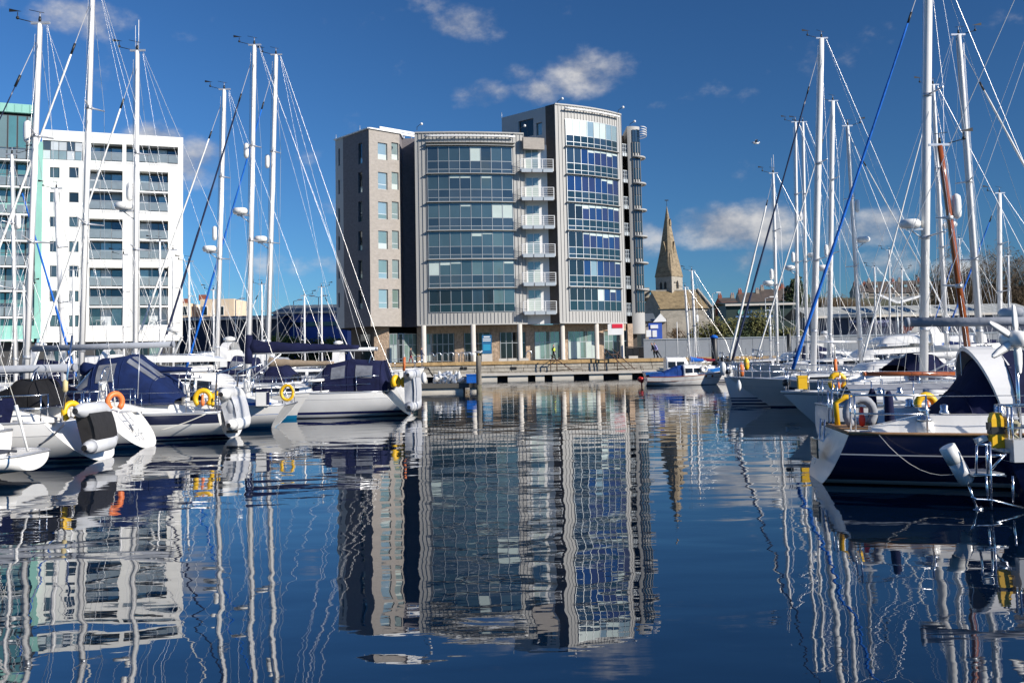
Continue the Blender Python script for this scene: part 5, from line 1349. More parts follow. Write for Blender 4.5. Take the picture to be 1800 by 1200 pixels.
def canopy(t, prof, w, z0, m, name='sprayhood', windows=(), pw=.62, narrow=1.0, closed_aft=False, win='vinyl'):
    """fabric hood: prof = [(x, height)], arched sections, clear panels as patches (i0,i1,th0,th1)"""
    def S(s, th):
        i = min(len(prof) - 2, int(s)); f = s - i
        x = prof[i][0] + (prof[i + 1][0] - prof[i][0]) * f; h = prof[i][1] + (prof[i + 1][1] - prof[i][1]) * f
        cw = math.cos(th); sw = math.sin(th)
        return Vector((x, w * (1 - (1 - narrow) * s / (len(prof) - 1)) * math.copysign(abs(cw) ** pw, cw), z0 + h * abs(sw) ** pw))
    b = MB(); k = 14; secs = []
    for i in range((len(prof) - 1) * 3 + 1):
        secs.append([S(i / 3, PI * j / k) for j in range(k + 1)])
    b.loft(secs)
    if closed_aft: b.poly([S(0, PI * j / k) for j in range(k + 1)])
    co = b.build(name, MAT[m], t)
    for (s0, s1, a0, a1) in windows:
        b = MB(); sec = []
        for i in range(5):
            s = s0 + (s1 - s0) * i / 4; c = S(s, PI / 2); c = Vector((c.x, 0, z0 + .1)); r = []
            for j in range(6):
                p = S(s, a0 + (a1 - a0) * j / 5); v = (p - c); v.x = .6 * (1 if prof[-1][0] > prof[0][0] else -1) * (v.length * .25); r.append(p + v.normalized() * .014)
            sec.append(r)
        b.loft(sec); b.build('clear_panel', MAT[win], co)
    b = MB()
    for i in range(len(prof)): 
        if prof[i][1] > .3: b.tube([S(i, PI * j / k) + Vector((0, 0, .012)) for j in range(k + 1)], .014, 4)
    b.build('seam_piping', MAT[m], co)
    return co
def guardrail(t, o, hb, sheer, pt, u0=.12, u1=.93, n=6, h=.62, sides=(1, -1)):
    b = MB()
    for s in sides:
        P = []
        for i in range(n + 1):
            u = u0 + (u1 - u0) * i / n; p = at_u(pt, sheer, u, s, 0, .07); b.tube([p, p + Vector((0, 0, h))], .014, 5); P.append(p)
        for k in (.5, .98): b.tube([p + Vector((0, 0, h * k)) for p in P], .007, 3, cap=False)
    b.build('guardrail', MAT['steel'], t)
    b = MB(); p1, p2 = at_u(pt, sheer, u1, 1, 0, .05), at_u(pt, sheer, u1, -1, 0, .05); tip = Vector((o['L'] - .05, 0, sheer(1)))
    for k in (.5, 1.0): b.tube([p1 + Vector((0, 0, h * k)), tip + Vector((-.1, .12, h * k + .05)), tip + Vector((-.1, -.12, h * k + .05)), p2 + Vector((0, 0, h * k))], .016, 5)
    for p in (tip + Vector((-.12, .12, 0)), tip + Vector((-.12, -.12, 0)), p1, p2): b.tube([p, p + Vector((0, 0, h + .02))], .016, 5)
    b.build('pulpit', MAT['steel'], t)
    for s in (1, -1):
        b = MB(); q = [at_u(pt, sheer, u, s, 0, .08) for u in (u0, .01)]; e = q[1] + Vector((0, -.35 * s, 0))
        for k in (.52, 1.0): b.tube([p + Vector((0, 0, h * k)) for p in q + [e]], .016, 5)
        for p in q + [e]: b.tube([p, p + Vector((0, 0, h))], .016, 5)
        b.build('pushpit', MAT['steel'], t)
def lw_(t, p): return ROOT[t.name].inverted() @ Vector(p)
def rig(t, o, hb, sheer, pt, Y, base, top, r=.085, m='mast', furl=None, backstay=True, sp=(.42, .70), radar=None, refl=None, boom=None, cover=None, shrouds=True, gear=True, bow_u=.985, furl_top=.95, zdeck=None, name='mast', antenna=False, coverm=None, boomh=.07, detail=True):
    """base, top: screen positions of the mast at the boat's own depth; heights come from the real geometry"""
    B0 = lw_(t, at_y(*base, Y)); T0_ = lw_(t, at_y(*top, Y))
    B0.y = T0_.y = 0 if abs(B0.y) < .6 else B0.y
    u = max(.02, min(.95, B0.x / o['L'])); zd = (sheer(u) + .3) if zdeck is None else zdeck
    ax = (T0_ - B0) / (T0_.z - B0.z)
    P = lambda z: B0 + ax * (z - B0.z)
    zt_ = T0_.z
    b = MB(); b.tube([P(zd), P(zd + (zt_ - zd) * .6), P(zt_ - .9), P(zt_)], [r, r, r * .94, r * .8], 10, flat=.78)
    mo = b.build(name, MAT[m], t)
    H = zt_ - zd
    for k, f in enumerate(sp):
        w = (.95 - .25 * k) * min(1.0, H / 11)
        for s in (1, -1):
            b = MB(); b.tube([P(zd + H * f), P(zd + H * f) + Vector((-.18, s * w, .06))], [.035, .02], 5); b.build('spreader', MAT['mast' if m == 'varnish' else 'alu'], mo)
    if detail:
        b = MB()   # halyards and track on the mast, collars, winches
        b.tube([P(zd + .4) + Vector((-r * .95, 0, 0)), P(zt_ - .1) + Vector((-r * .8, 0, 0))], .012, 4)
        for q in (.03, -.04): b.tube([P(zd + .6) + Vector((r * 1.1, q, 0)), P(zt_ - .3) + Vector((r * 1.2, q, 0))], .006, 3, cap=False)
        for f in list(sp) + [.12]: b.lathe([(r * 1.08, -.05), (r * 1.08, .05)], P(zd + H * f), 10)
        b.build('mast_fittings', MAT['alu'], mo)
    b = MB(); wr = .0065 if Y < 45 else .009
    if shrouds:
        for s in (1, -1):
            ch = at_u(pt, sheer, max(.05, u - .02), s, .02, .06)
            tips = [P(zd + H * f) + Vector((-.18, s * (.95 - .25 * k) * min(1.0, H / 11), .06)) for k, f in enumerate(sp)]
            b.tube([ch] + tips + [P(zt_ - .25)], wr, 3, cap=False)
            b.tube([ch + Vector((-.35, 0, 0)), P(zd + H * sp[0] - .1)], wr, 3, cap=False)
            b.tube([ch + Vector((.3, 0, 0)), P(zd + H * sp[0] - .15)], wr, 3, cap=False)
            if len(sp) > 1: b.tube([tips[0], P(zd + H * sp[1] - .1)], wr, 3, cap=False)
    if backstay:
        bs_ = Vector((o.get('rake', .3) if o.get('rake', .3) > 0 else 0, 0, sheer(0) + .1))
        b.tube([bs_ + Vector((0, .3, 0)), bs_ + Vector((0, 0, 2.2)) * 1.0 + Vector(((B0.x - bs_.x) * .16, 0, 0)), P(zt_ - .05) + Vector((-.22, 0, 0))], wr * 1.15, 3, cap=False)
        b.tube([P(zt_ - .08) + Vector((-.2, 0, 0)), bs_ + Vector((1.6, 0, 1.4))], wr * .8, 3, cap=False)
    if shrouds or backstay: b.build('standing_rigging', MAT['wire'], t)
    if furl:
        fm_, fr = furl; tip = Vector((o['L'] * bow_u, 0, sheer(1) + .12)); e = P(zd + H * furl_top) + Vector((r, 0, 0)); k = 24
        pts = [tip + (e - tip) * (i / k) for i in range(k + 1)]
        b = MB(); b.tube([tip, e], .012, 4); b.build('forestay', MAT['wire'], t)
        a = .04; b = MB(); pp = pts[1:int(k * .94)]
        b.tube(pp, [fr * (.9 + .12 * math.sin(i * 2.1)) * (1 - .45 * i / len(pp)) for i in range(len(pp))], 7); b.build('furled_sail', MAT[fm_], t)
        b = MB(); b.lathe([(.09, 0), (.12, .05), (.12, .14), (.07, .2)], tip + Vector((0, 0, .05)), 10); b.build('furling_drum', MAT['black_pl'], t)
        b = MB(); b.tube([pts[int(k * .94) - 1], pts[int(k * .94) - 1] + (e - tip).normalized() * .35], .035, 6); b.build('furling_swivel', MAT['black_pl'], t)
    if gear:
        c = P(zt_); b = MB()
        b.box(c.x - .28, c.x + .24, c.y - .03, c.y + .03, c.z - .01, c.z + .05)
        b.tube([c, c + Vector((0, 0, .32))], .018, 4)
        b.build('masthead_crane', MAT['alu'], mo)
        b = MB(); b.tube([c + Vector((.2, 0, .05)), c + Vector((.62, 0, .16))], .012, 4); b.tube([c + Vector((.62, 0, .16)), c + Vector((.62, 0, .34))], .012, 4); b.add([c + Vector((.50, 0, .36)), c + Vector((.86, .0, .35)), c + Vector((.86, 0, .45)), c + Vector((.5, .012, .36))], [(0, 1, 2)])
        b.ball(c + Vector((.62, 0, .18)), .05, n=6, k=4); b.tube([c + Vector((-.12, 0, .3)), c + Vector((.25, .1, .36))], .010, 3); b.lathe([(.04, .05), (.045, .12), (.03, .2)], c, 6)
        b.build('wind_vane', MAT['black_pl'], mo)
        if antenna: b = MB(); b.tube([c + Vector((-.05, 0, 0)), c + Vector((-.05, 0, 1.1))], .012, 4); b.tube([c + Vector((.06, 0, 0)), c + Vector((.06, 0, .9))], .008, 4); b.build('whip_antenna', MAT['gel'], mo)
    def sidepos(py, off): 
        c = at_y(base[0], py, Y); return P(c.z) + Vector((off, 0, 0))
    if radar:
        py, s = radar; c = sidepos(py, s * (r + .34))
        b = MB(); b.lathe([(.05, -.14), (.26, -.12), (.31, -.04), (.31, .04), (.25, .12), (.05, .14)], c, 14); b.build('radar_dome', MAT['gel'], mo)
        b = MB(); b.bar(c + Vector((-s * .36, 0, -.17)), c + Vector((s * .12, 0, -.17)), .12, .05); b.tube([c + Vector((-s * .36, 0, -.45)), c + Vector((0, 0, -.18))], .02, 4); b.build('radar_bracket', MAT['alu'], mo)
    if refl:
        py, s = refl; c = sidepos(py, s * (r + .13)); b = MB(); b.lathe([(.03, -.32), (.10, -.26), (.115, -.15), (.115, .15), (.10, .26), (.03, .32)], c, 10); b.build('radar_reflector', MAT['gel'], mo)
    if boom:
        px1, py1, bm_, br = boom
        e = lw_(t, at_y(px1, py1, Y)); e.y = 0
        g = P(e.z + o.get('gooseneck', -.05)); d_ = (e - g).normalized()
        b = MB(); b.tube([g + d_ * (r + .05), e], br, 10, flat=.8)
        b.lathe([(br * 1.05, -.02), (br * 1.05, .04)], e, 10, ax=(Vector((0, 1, 0)), Vector((0, 0, 1)), d_))
        bo = b.build('boom', MAT[bm_], t)
        b = MB(); b.tube([P(zd + .25) + d_ * r, g + d_ * 1.3 - Vector((0, 0, br))], .03, 5); b.tube([e - d_ * .2, P(zt_ - .1) + d_ * .2], .005, 3, cap=False); b.tube([e - d_ * .9 - Vector((0, 0, br)), Vector(((e - d_ * .9).x, .12, sheer(.1) + .4))], .012, 4); b.build('boom_vang', MAT['alu'], t)
        if cover:
            cm, hh = cover; b = MB(); secs = []; k = 16; Lb = (e - g).length
            for i in range(k + 1):
                f = i / k; c = g + d_ * (r * .2 + (Lb * .86) * f) + Vector((0, 0, br * .5))
                h_ = hh * (1 - .62 * f ** .6) * (1 + .05 * math.sin(i * 1.9)); wv = .15 * (1 - .5 * f)
                secs.append([c + Vector((0, wv * math.cos(q) * (1.0 if math.sin(q) < .3 else .75), h_ * (.5 + .5 * math.sin(q)) - br * 1.2 * (1 if i else 1))) for q in [2 * PI * j / 12 for j in range(12)]])
            b.loft(secs, closed=True, cap=True); b.build('sail_cover', MAT[cm], t)
            if hh > .5:
                b = MB(); b.tube([P(g.z - .45), P(g.z + .1), P(g.z + hh * .9), P(g.z + hh * 1.15)], [r * 1.25, r * 1.5, r * 1.3, r * 1.06], 10); b.build('mast_boot', MAT[cm], t)
    return mo, P
def wheel(t, x, z, r=.42):
    b = MB(); ring = [Vector((x, r * math.cos(2 * PI * i / 18), z + r * math.sin(2 * PI * i / 18))) for i in range(19)]
    b.tube(ring, .018, 5)
    for i in range(0, 18, 3): b.tube([(x, 0, z), ring[i]], .01, 4)
    b.build('steering_wheel', MAT['steel'], t)
    b = MB(); b.lathe([(.14, z - .9), (.11, z - .1), (.13, z + .02)], (x + .12, 0, 0), 10); b.build('helm_pedestal', MAT['gel'], t)
def coaming(t, o, hb, sheer, x0, x1, h=.3, m='gel'):
    b = MB(); L = o['L']
    for s in (1, -1):
        secs = []
        for i in range(9):
            x = x0 + (x1 - x0) * i / 8; w = hb(x / L); z = sheer(x / L); hh = h * min(1, .35 + i / 3)
            secs.append([Vector((x, s * w * .80, z)), Vector((x, s * w * .74, z + hh)), Vector((x, s * w * .58, z + hh)), Vector((x, s * w * .54, z))])
        b.loft(secs, cap=True, smooth=False); b.build('cockpit_coaming', MAT[m], t); b = MB()
    for s in (1, -1):
        for f in (.35, .6):
            x = x0 + (x1 - x0) * f; b = MB(); b.lathe([(.09, 0), (.085, .04), (.06, .07), (.07, .14), (.03, .16)], (x, s * hb(x / L) * .66, sheer(x / L) + h + .003), 10); b.build('winch', MAT['steel'], t)
def world_pt(t, p): return ROOT[t.name] @ Vector(p)
def horseshoe(c, label, m='yellow', R=.27, r=.085, yaw=0.0, tilt=0.0, light=True, holder=True):
    t = thing('lifebuoy', label, 'lifebuoy', c, yaw, group='horseshoe lifebuoys')
    b = MB(); b.tube([Vector((R * math.cos(q), math.sin(tilt) * .3 * math.sin(q), R * 1.05 * math.sin(q))) for q in [-.9 + (PI + 1.8) * i / 14 for i in range(15)]], r, 8); b.build('horseshoe_float', MAT[m], t)
    b = MB(); b.tube([(-R * .55, 0, -R * .85), (0, .03, -R * .5), (R * .55, 0, -R * .85)], .012, 4); b.tube([(0, .03, R), (0, .03, -R * .6)], .012, 4); b.build('strap', MAT['rope'], t)
    if light: b = MB(); b.lathe([(.01, -.22), (.045, -.2), (.06, -.1), (.035, 0), (.035, .1), (.01, .11)], (0, -.07, 0), 8); b.build('rescue_light', MAT['orange' if m != 'greycv' else 'red'], t)
    return t
def dinghy(loc, label, euler, L=2.4, w=.62, r=.19, tube_m='rubber', floor_m='rubberdk'):
    t = thing('inflatable_dinghy', label, 'dinghy', loc, 0, group='dinghies hung on the sterns')
    t.rotation_euler = euler
    t_mat = Matrix.Translation(loc) @ t.rotation_euler.to_matrix().to_4x4(); ROOT[t.name] = t_mat
    b = MB(); pts = [Vector((-L / 2, -w, 0)), Vector((L * .2, -w, 0)), Vector((L * .38, -w * .72, .05)), Vector((L * .48, -w * .25, .10)), Vector((L * .48, w * .25, .10)), Vector((L * .38, w * .72, .05)), Vector((L * .2, w, 0)), Vector((-L / 2, w, 0))]
    b.tube(pts, r, 10)
    for s in (-1, 1): b.lathe([(r, 0), (r * .8, .18), (r * .3, .3), (.05, .34)], (-L / 2, s * w, 0), 10, ax=(Vector((0, 1, 0)), Vector((0, 0, 1)), Vector((-1, 0, 0))))
    b.build('buoyancy_tube', MAT[tube_m], t)
    for s in (-1, 1): b = MB(); b.lathe([(.07, 0), (.06, .02)], (-L / 2 - .34, s * w, 0), 8, ax=(Vector((0, 1, 0)), Vector((0, 0, 1)), Vector((-1, 0, 0)))); b.build('end_cap', MAT['black_pl'], t)
    b = MB(); b.loft([[Vector((x, y, -r * .55 - .06 * math.cos(y / w * 1.4))) for y in (-w, -w * .5, 0, w * .5, w)] for x in (-L / 2 + .05, -L * .2, L * .1, L * .36)]); b.build('floor_skin', MAT[floor_m], t)
    b = MB(); b.box(-L / 2 + .1, -L / 2 + .16, -w, w, -.12, .22); b.build('transom_board', MAT[floor_m], t)
    b = MB(); b.box(-.1, .14, -w, w, .06, .1); b.build('thwart', MAT['gelgrey'], t)
    return t
def rope_line(pts, label, m='rope', r=.012, sag=.15):
    a, c = Vector(pts[0]), Vector(pts[1]); P = [a + (c - a) * (i / 8) - Vector((0, 0, sag * 4 * (i / 8) * (1 - i / 8))) for i in range(9)]
    b = MB(); b.tube(P, r, 5); o = b.build('mooring_rope', MAT[m]); tag(o, label, 'rope'); return o
def hang_fender(c, label, m=None, r=.13, h=.62):
    t = thing('fender', label, 'fender', c, group='fenders hung on hulls')
    b = MB(); b.lathe([(.02, -h / 2 - .06), (r * .8, -h / 2 + .03), (r, -h / 2 + r), (r, h / 2 - r), (r * .8, h / 2 - .03), (.03, h / 2 + .08)], n=10); b.build('body', MAT[m or 'fender'], t)
    b = MB(); b.tube([(0, 0, h / 2 + .05), (0, .02, h / 2 + .6)], .01, 4); b.build('lanyard', MAT['ropedark'], t)

# ------------------------------------------------------------------ boats, left side (bows to the left unless said)
GB_ = 'yachts moored on the left'
GR_ = 'yachts moored on the right'
random.seed(31)
def std(t, o, hb, sheer, pt, cr=None, rails=True, crm='gel', win=3, h=(.42, .22), wh=True, rail_u=(.10, .93)):
    L = o['L']; a, c = cr or (L * .36, L * .74)
    co, sec = coachroof(t, o, hb, sheer, a, c, h[0], h[1], win=win, m=crm)
    coaming(t, o, hb, sheer, L * .07, a, .28)
    if wh: wheel(t, L * .15, sheer(.1) + .85)
    if rails: guardrail(t, o, hb, sheer, pt, *rail_u)
    b = MB()
    for s in (1, -1):
        for u in (.06, .5, .94):
            p = at_u(pt, sheer, u, s, .02, .10); b.box(p.x - .12, p.x + .12, p.y - .025, p.y + .025, p.z, p.z + .06)
    for s in (1, -1): b.tube([(a + .2, s * .25, sheer(a / L) + h[0] + .02), (c - .3, s * .2, sheer(c / L) + h[1] + .05)], .012, 4)
    b.box(a + (c - a) * .45, a + (c - a) * .68, -.28, .28, sheer(.5) + (h[0] + h[1]) / 2 - .02, sheer(.5) + (h[0] + h[1]) / 2 + .06)
    b.build('deck_fittings', MAT['alu'], t)
    return co
# B1 small cruiser with rounded bathing platform
o = dict(L=7.5, B=2.6, fs=.88, fb=1.1, rake=.05, sw=.86, bands=[(.05, 'anti'), (9, 'gel')])
t, hb, sh, pt = yacht('motor_cruiser', 'small white cruiser with rounded bathing platform at the left frame edge', 'boat', 20.1, X_at(-48, 800, 19.6), -1, o)
b = MB(); secs = []
for i in range(9):
    f = i / 8; x = .1 - 1.05 * f; w = 1.22 * math.sqrt(max(.02, 1 - (f * .86) ** 2.4)); top = .47; dp = .42 - .10 * f
    secs.append([Vector((x, w * math.cos(q) if abs(math.cos(q)) < .98 else math.copysign(w, math.cos(q)), top - dp * math.sin(q) ** .8)) for q in [PI * j / 14 for j in range(15)]])
b.loft(secs); b.poly([s_[0] for s_ in secs] + [s_[-1] for s_ in reversed(secs)]); b.poly(secs[-1]); b.build('bathing_platform', MAT['gel'], t)
b = MB(); b.tube([s_[0] + Vector((0, 0, .015)) for s_ in secs] + [s_[-1] + Vector((0, 0, .015)) for s_ in reversed(secs)], .028, 5); b.build('rubbing_strake', MAT['alu'], t)
coachroof(t, o, hb, sh, 1.6, 5.6, .95, .4, win=3); coaming(t, o, hb, sh, .1, 1.6, .35)
b = MB(); b.box(-.03, .02, .25, .62, .30, .78); b.build('transom_hatch', MAT['black_pl'], t)
b = MB()
for y in (-.7, -.3, .2, .6, 1.0): b.tube([(.15, y, .88), (.12, y, 1.55)], .018, 5)
for z in (1.2, 1.55): b.tube([(.6, 1.15, z), (.12, 1.0, z), (.12, -.8, z)], .018, 5)
b.build('stern_rail', MAT['steel'], t)
for y, z in ((.95, 1.25), (.45, 1.12)): b = MB(); b.lathe([(.05, z - .3), (.11, z - .25), (.12, z + .2), (.05, z + .26)], (.0, y, 0), 10); b.build('fender_bin', MAT['fender'], t)
b = MB(); b.tube([(-.35, .55, .5), (-.40, .35, .58), (-.55, -.1, .52)], .03, 6); b.tube([(-.2, .7 , .5), (-.5, .2, .54), (-.3, -.3, .5)], .035, 6); b.build('coiled_rope', MAT['ropedark'], t)
pl = thing('boarding_pole', 'white boarding pole leaning down across the small cruiser stern', 'pole', at_y(48, 792, 19.0))
b = MB(); p0, p1, p2 = at_y(-8, 600, 19.2), at_y(28, 712, 19.1), at_y(49, 793, 19.0); b.tube([p1, p2], .022, 6); b.build('lower_pole', MAT['gel'], pl, w=True)
b = MB(); b.tube([p1, p1 + (p2 - p1) * .42], .034, 8); b.build('handle_sleeve', MAT['gel'], pl, w=True)
b = MB(); b.tube([p0, p1], .008, 4); b.build('stay_line', MAT['rope'], pl, w=True)

# B2
o = dict(L=10.5, B=3.4, fs=.95, fb=1.25, rake=.85, sw=.80, bands=[(.04, 'teal'), (.08, 'gel'), (.15, 'stripe'), (9, 'gel')], cove=(.30, .285, 'alu'))
xs2 = X_at(186, 806, 23.8)
t, hb, sh, pt = yacht('sailing_yacht', 'white yacht with a grey and black dinghy hung across its scooped stern', 'yacht', 23.8, xs2, -1, o, GB_)
std(t, o, hb, sh, pt, cr=(4.2, 7.6))
for s in (1, -1):
    b = MB(); b.loft([[Vector((x, s * (hb(x / 10.5) - .08), .97)), Vector((x - .12, s * (hb(x / 10.5) - .09), 1.52))] for x in (1.55, 1.9, 2.4, 2.9)], smooth=False); b.build('spray_dodger', MAT['navy'], t)
canopy(t, [(2.9, .2), (3.3, 1.0), (4.2, .95), (5.0, .08)], 1.15, 1.05, 'black', windows=[(1.1, 1.9, .2, .75), (2.1, 2.8, .4, 1.2)])
canopy(t, [(1.1, .02), (1.45, .62), (1.9, .62), (2.2, .40)], .85, 1.28, 'black', name='bimini')
b = MB(); b.tube([(.5, 1.2, .95), (.3, 1.2, 2.9), ], .022, 6); b.build('flag_pole', MAT['steel'], t)
b = MB(); b.lathe([(.03, 1.62), (.06, 1.66), (.06, 1.86), (.03, 1.9)], (.44, 1.2, 0), 8); b.build('pole_float', mat('cream_float', (.62, .5, .25), .6), t)
rig(t, o, hb, sh, pt, 23.8, (-270, 640), (-262, -300), r=.09, boom=(131, 646, 'greycv', .10), furl=('whitecv', .05))
Md = Matrix(((0, .25, -.97), (1, 0, 0), (0, -.97, -.25))); 
dinghy((-9.62, 23.25, .80), 'grey and black inflatable dinghy on its side across the second stern from the left', Md.to_euler(), L=1.5, w=.42, r=.165)
horseshoe(at_y(126, 724, 22.8), 'yellow horseshoe lifebuoy beside the grey and black dinghy', 'yellow', R=.19, r=.07, yaw=1.0, light=False)
rope_line((at_y(113, 745, 22.3), at_y(68, 782, 22.1)), 'dark mooring rope hanging down the white hull at far left', 'ropedark', .018, .05)
# B3
o = dict(L=7.8, B=3.1, fs=.92, fb=1.15, rake=.80, sw=.82, bands=[(.10, 'teal'), (.13, 'gel'), (.18, 'stripe'), (9, 'gel')], cove=(.22, .205, 'alu'))
xs3 = X_at(264, 788, 27.0)
t, hb, sh, pt = yacht('sailing_yacht', 'white yacht with a broad bare scooped transom and grey boom', 'yacht', 27.0, xs3, -1, o, GB_)
std(t, o, hb, sh, pt, cr=(3.2, 5.9))
b = MB(); b.box(.30, .34, -.28, .3, .38, .72); b.build('stern_locker', MAT['deck'], t)
b = MB()
for y in (.1, .4): b.tube([(.62, y, .95), (.35, y, .62), (.12, y, .2)], .016, 5)
for k in range(3): b.tube([(.5 - .16 * k, .1, .78 - .2 * k), (.5 - .16 * k, .4, .78 - .2 * k)], .014, 5)
b.build('boarding_ladder', MAT['gelgrey'], t)
canopy(t, [(2.35, .62), (2.75, .86), (3.3, .84), (3.95, .10)], 1.1, 1.02, 'navy', windows=[(1.05, 1.9, .15, .7), (.1, .95, .2, .7), (2.15, 2.85, .35, 1.2), (2.15, 2.85, 1.4, 1.8)])
rig(t, o, hb, sh, pt, 27.0, (47, 640), (70, 42), r=.092, furl=('cove', .03), refl=(232, 1), boom=(304, 605, 'greycv', .085))
horseshoe(at_y(202, 706, 25.9), 'orange horseshoe lifebuoy on the rail of the bare scooped stern', 'orange', R=.20, r=.075, yaw=.9, light=False)
# B4
o = dict(L=8.9, B=3.5, fs=.80, fb=1.12, rake=.10, sw=.78, bands=[(.03, 'anti'), (.06, 'gel'), (.15, 'stripe'), (9, 'gel')], cove=(.30, .03, 'cove'))
xs4 = X_at(412, 768, 30.0)
t, hb, sh, pt = yacht('sailing_yacht', 'white yacht with a navy sheer band and tall blue cockpit tent', 'yacht', 30.0, xs4, -1, o, GB_)
std(t, o, hb, sh, pt, cr=(3.9, 6.9), h=(.5, .25))
canopy(t, [(1.35, .18), (2.05, .80), (2.95, 1.46), (3.75, 1.36), (4.6, .22)], 1.35, 1.05, 'blue', name='cockpit_tent', windows=[(.95, 1.9, .95, 1.2), (.95, 1.9, 1.32, 1.55), (2.2, 2.85, .3, .85), (3.12, 3.85, .3, .9), (3.15, 3.85, 1.05, 1.5)])
b = MB(); b.loft([[Vector((4.2, 1.25, 1.1)), Vector((3.9, 1.2, 1.5))], [Vector((5.0, .9, 1.15)), Vector((4.5, .8, 1.62))], [Vector((5.15, 0, 1.18)), Vector((4.6, 0, 1.65))], [Vector((5.0, -.9, 1.15)), Vector((4.5, -.8, 1.62))]]); b.build('windscreen', MAT['vinyl'], t)
b = MB(); b.box(2.9, 3.6, 1.62, 1.66, .86, 1.06); b.build('side_locker', MAT['gel'], t)
for x in (5.2, 5.55): b = MB(); p = pt(x / 8.9, .62, 1); b.lathe([(.05, 0), (.05, .015)], p, 8, ax=(Vector((1, 0, 0)), Vector((0, 0, 1)), Vector((0, 1, 0)))); b.build('hull_skin_fitting', MAT['steel'], t)
b = MB()
for y in (1.1, -1.1): b.tube([(.25, y, .82), (.2, y, 1.9), (-.55, y, 2.15)], .03, 6)
b.build('davit', MAT['steel'], t)
rig(t, o, hb, sh, pt, 30.0, (143, 640), (163, -25), r=.095, furl=('whitecv', .055), boom=(368, 650, 'alu', .07), cover=('blue', .42), refl=None)
Md4 = Matrix(((.05, .25, -1), (1, 0, .05), (0, -1, -.25)))
dinghy((X_at(417, 728, 29.5), 29.5, .88), 'pale grey dinghy on edge across the stern below the davits', Md4.to_euler(), L=1.5, w=.45, r=.19, tube_m='fender', floor_m='rubber')
om = thing('outboard_motor', 'outboard under a pale cover on the stern of the blue tented yacht', 'outboard', at_y(408, 712, 29.0), 0)
b = MB(); b.lathe([(.05, -.28), (.16, -.22), (.2, .0), (.17, .18), (.06, .26)], n=10); b.build('cowl', MAT['rubber'], om)
b = MB(); b.lathe([(.09, -.75), (.07, -.28)], n=8); b.box(-.16, .16, -.02, .02, -.8, -.72); b.build('leg', MAT['black_pl'], om)
horseshoe(at_y(357, 700, 28.6), 'yellow horseshoe lifebuoy with orange light by the blue cockpit tent', 'yellow', R=.215, r=.075, yaw=.12)
horseshoe(at_y(384, 703, 30.6), 'second yellow horseshoe lifebuoy, right of the one with the orange light', 'yellow', R=.2, r=.075, yaw=.5, light=False)
rope_line((at_y(362, 727, 28.3), at_y(281, 756, 28.0)), 'white mooring rope drooping along the navy banded hull', 'rope', .015, .04)
# B5
o = dict(L=9.2, B=2.9, fs=.80, fb=1.05, rake=-.60, sw=.66, bands=[(.10, 'teal'), (9, 'gel')], cove=(.30, .285, 'bluehull'))
xs5 = X_at(512, 735, 33.8)
t, hb, sh, pt = yacht('sailing_yacht', 'white yacht with overhanging counter stern and turquoise waterline', 'yacht', 33.8, xs5, -1, o, GB_)
std(t, o, hb, sh, pt)
b = MB(); b.box(.4, 2.6, 1.12, 1.15, .82, .90); b.build('weather_cloth', MAT['royal'], t)
rig(t, o, hb, sh, pt, 33.8, (238, 640), (241, 90), r=.1, furl=('whitecv', .055), radar=(362, 1), refl=(337, 1), boom=(352, 662, 'alu', .06), cover=('navy', .34), antenna=True)
rb_ = thing('ring_lifebuoy', 'yellow ring lifebuoy hung at the tip of the counter stern', 'lifebuoy', at_y(505, 690, 32.8))
b = MB(); b.tube([Vector((.2 * math.cos(q), 0, .24 * math.sin(q))) for q in [2 * PI * i / 16 for i in range(17)]], .055, 8); b.build('ring', MAT['yellow'], rb_)
b = MB(); b.tube([Vector((.26 * math.cos(q), -.03, .3 * math.sin(q))) for q in [2 * PI * i / 12 for i in range(13)]], .012, 4); b.build('grab_line', MAT['rope'], rb_)
lr = thing('liferaft_canister', 'white liferaft case on the rail of the counter sterned yacht', 'liferaft', at_y(461, 700, 32.5)); b = MB(); b.box(-.17, .17, -.14, .14, -.24, .22); b.build('case', MAT['gel'], lr)
b = MB(); b.box(-.19, .19, -.16, .16, .225, .30); b.box(.175, .2, -.15, .15, -.2, .2); b.build('cover_flap', MAT['navy'], lr)
# B6 motor cruiser, bow to the right
o = dict(L=9.4, B=3.2, fs=.92, fb=1.08, rake=.1, brake=1.1, sw=.86, flare=.3, bands=[(.14, 'teal'), (9, 'gel')], cove=(.16, .145, 'alu'))
t, hb, sh, pt = yacht('motor_yacht', 'white motor cruiser with bow and anchor to the right, turquoise forefoot', 'motor boat', 39.3, X_at(612, 691, 38.6) - 9.4, 1, o)
coachroof(t, o, hb, sh, 4.2, 8.6, .62, .2, wf=.78, win=2); coachroof(t, o, hb, sh, 1.6, 5.0, 1.35, .8, wf=.84, win=4); guardrail(t, o, hb, sh, pt, .35, .95, 6)
coachroof(t, o, hb, sh, 1.2, 4.4, .30, .24, wf=.72, win=0, z0=2.28)
b = MB(); b.tube([(9.0, 0, 1.12), (9.5, 0, 1.14)], .05, 6); b.tube([(9.42, 0, 1.1), (9.2, 0, .85)], .03, 5); b.add([(9.45, -.16, 1.12), (9.45, .16, 1.12), (9.15, 0, .78)], [(0, 1, 2)]); b.build('anchor', MAT['steel'], t)
b = MB(); b.tube([(7.9, -1.05, 1.45), (8.4, -.75, 1.48), (8.4, -.2, 1.48)], .06, 6); b.build('deck_roll', MAT['gel'], t)
for x, y in ((2.1, -.9), (2.1, .9)): b = MB(); b.tube([(x, y, 2.5), (x + .35, y, 3.3), (x + .35, 0, 3.42)], .05, 6); b.build('radar_arch', MAT['gel'], t)
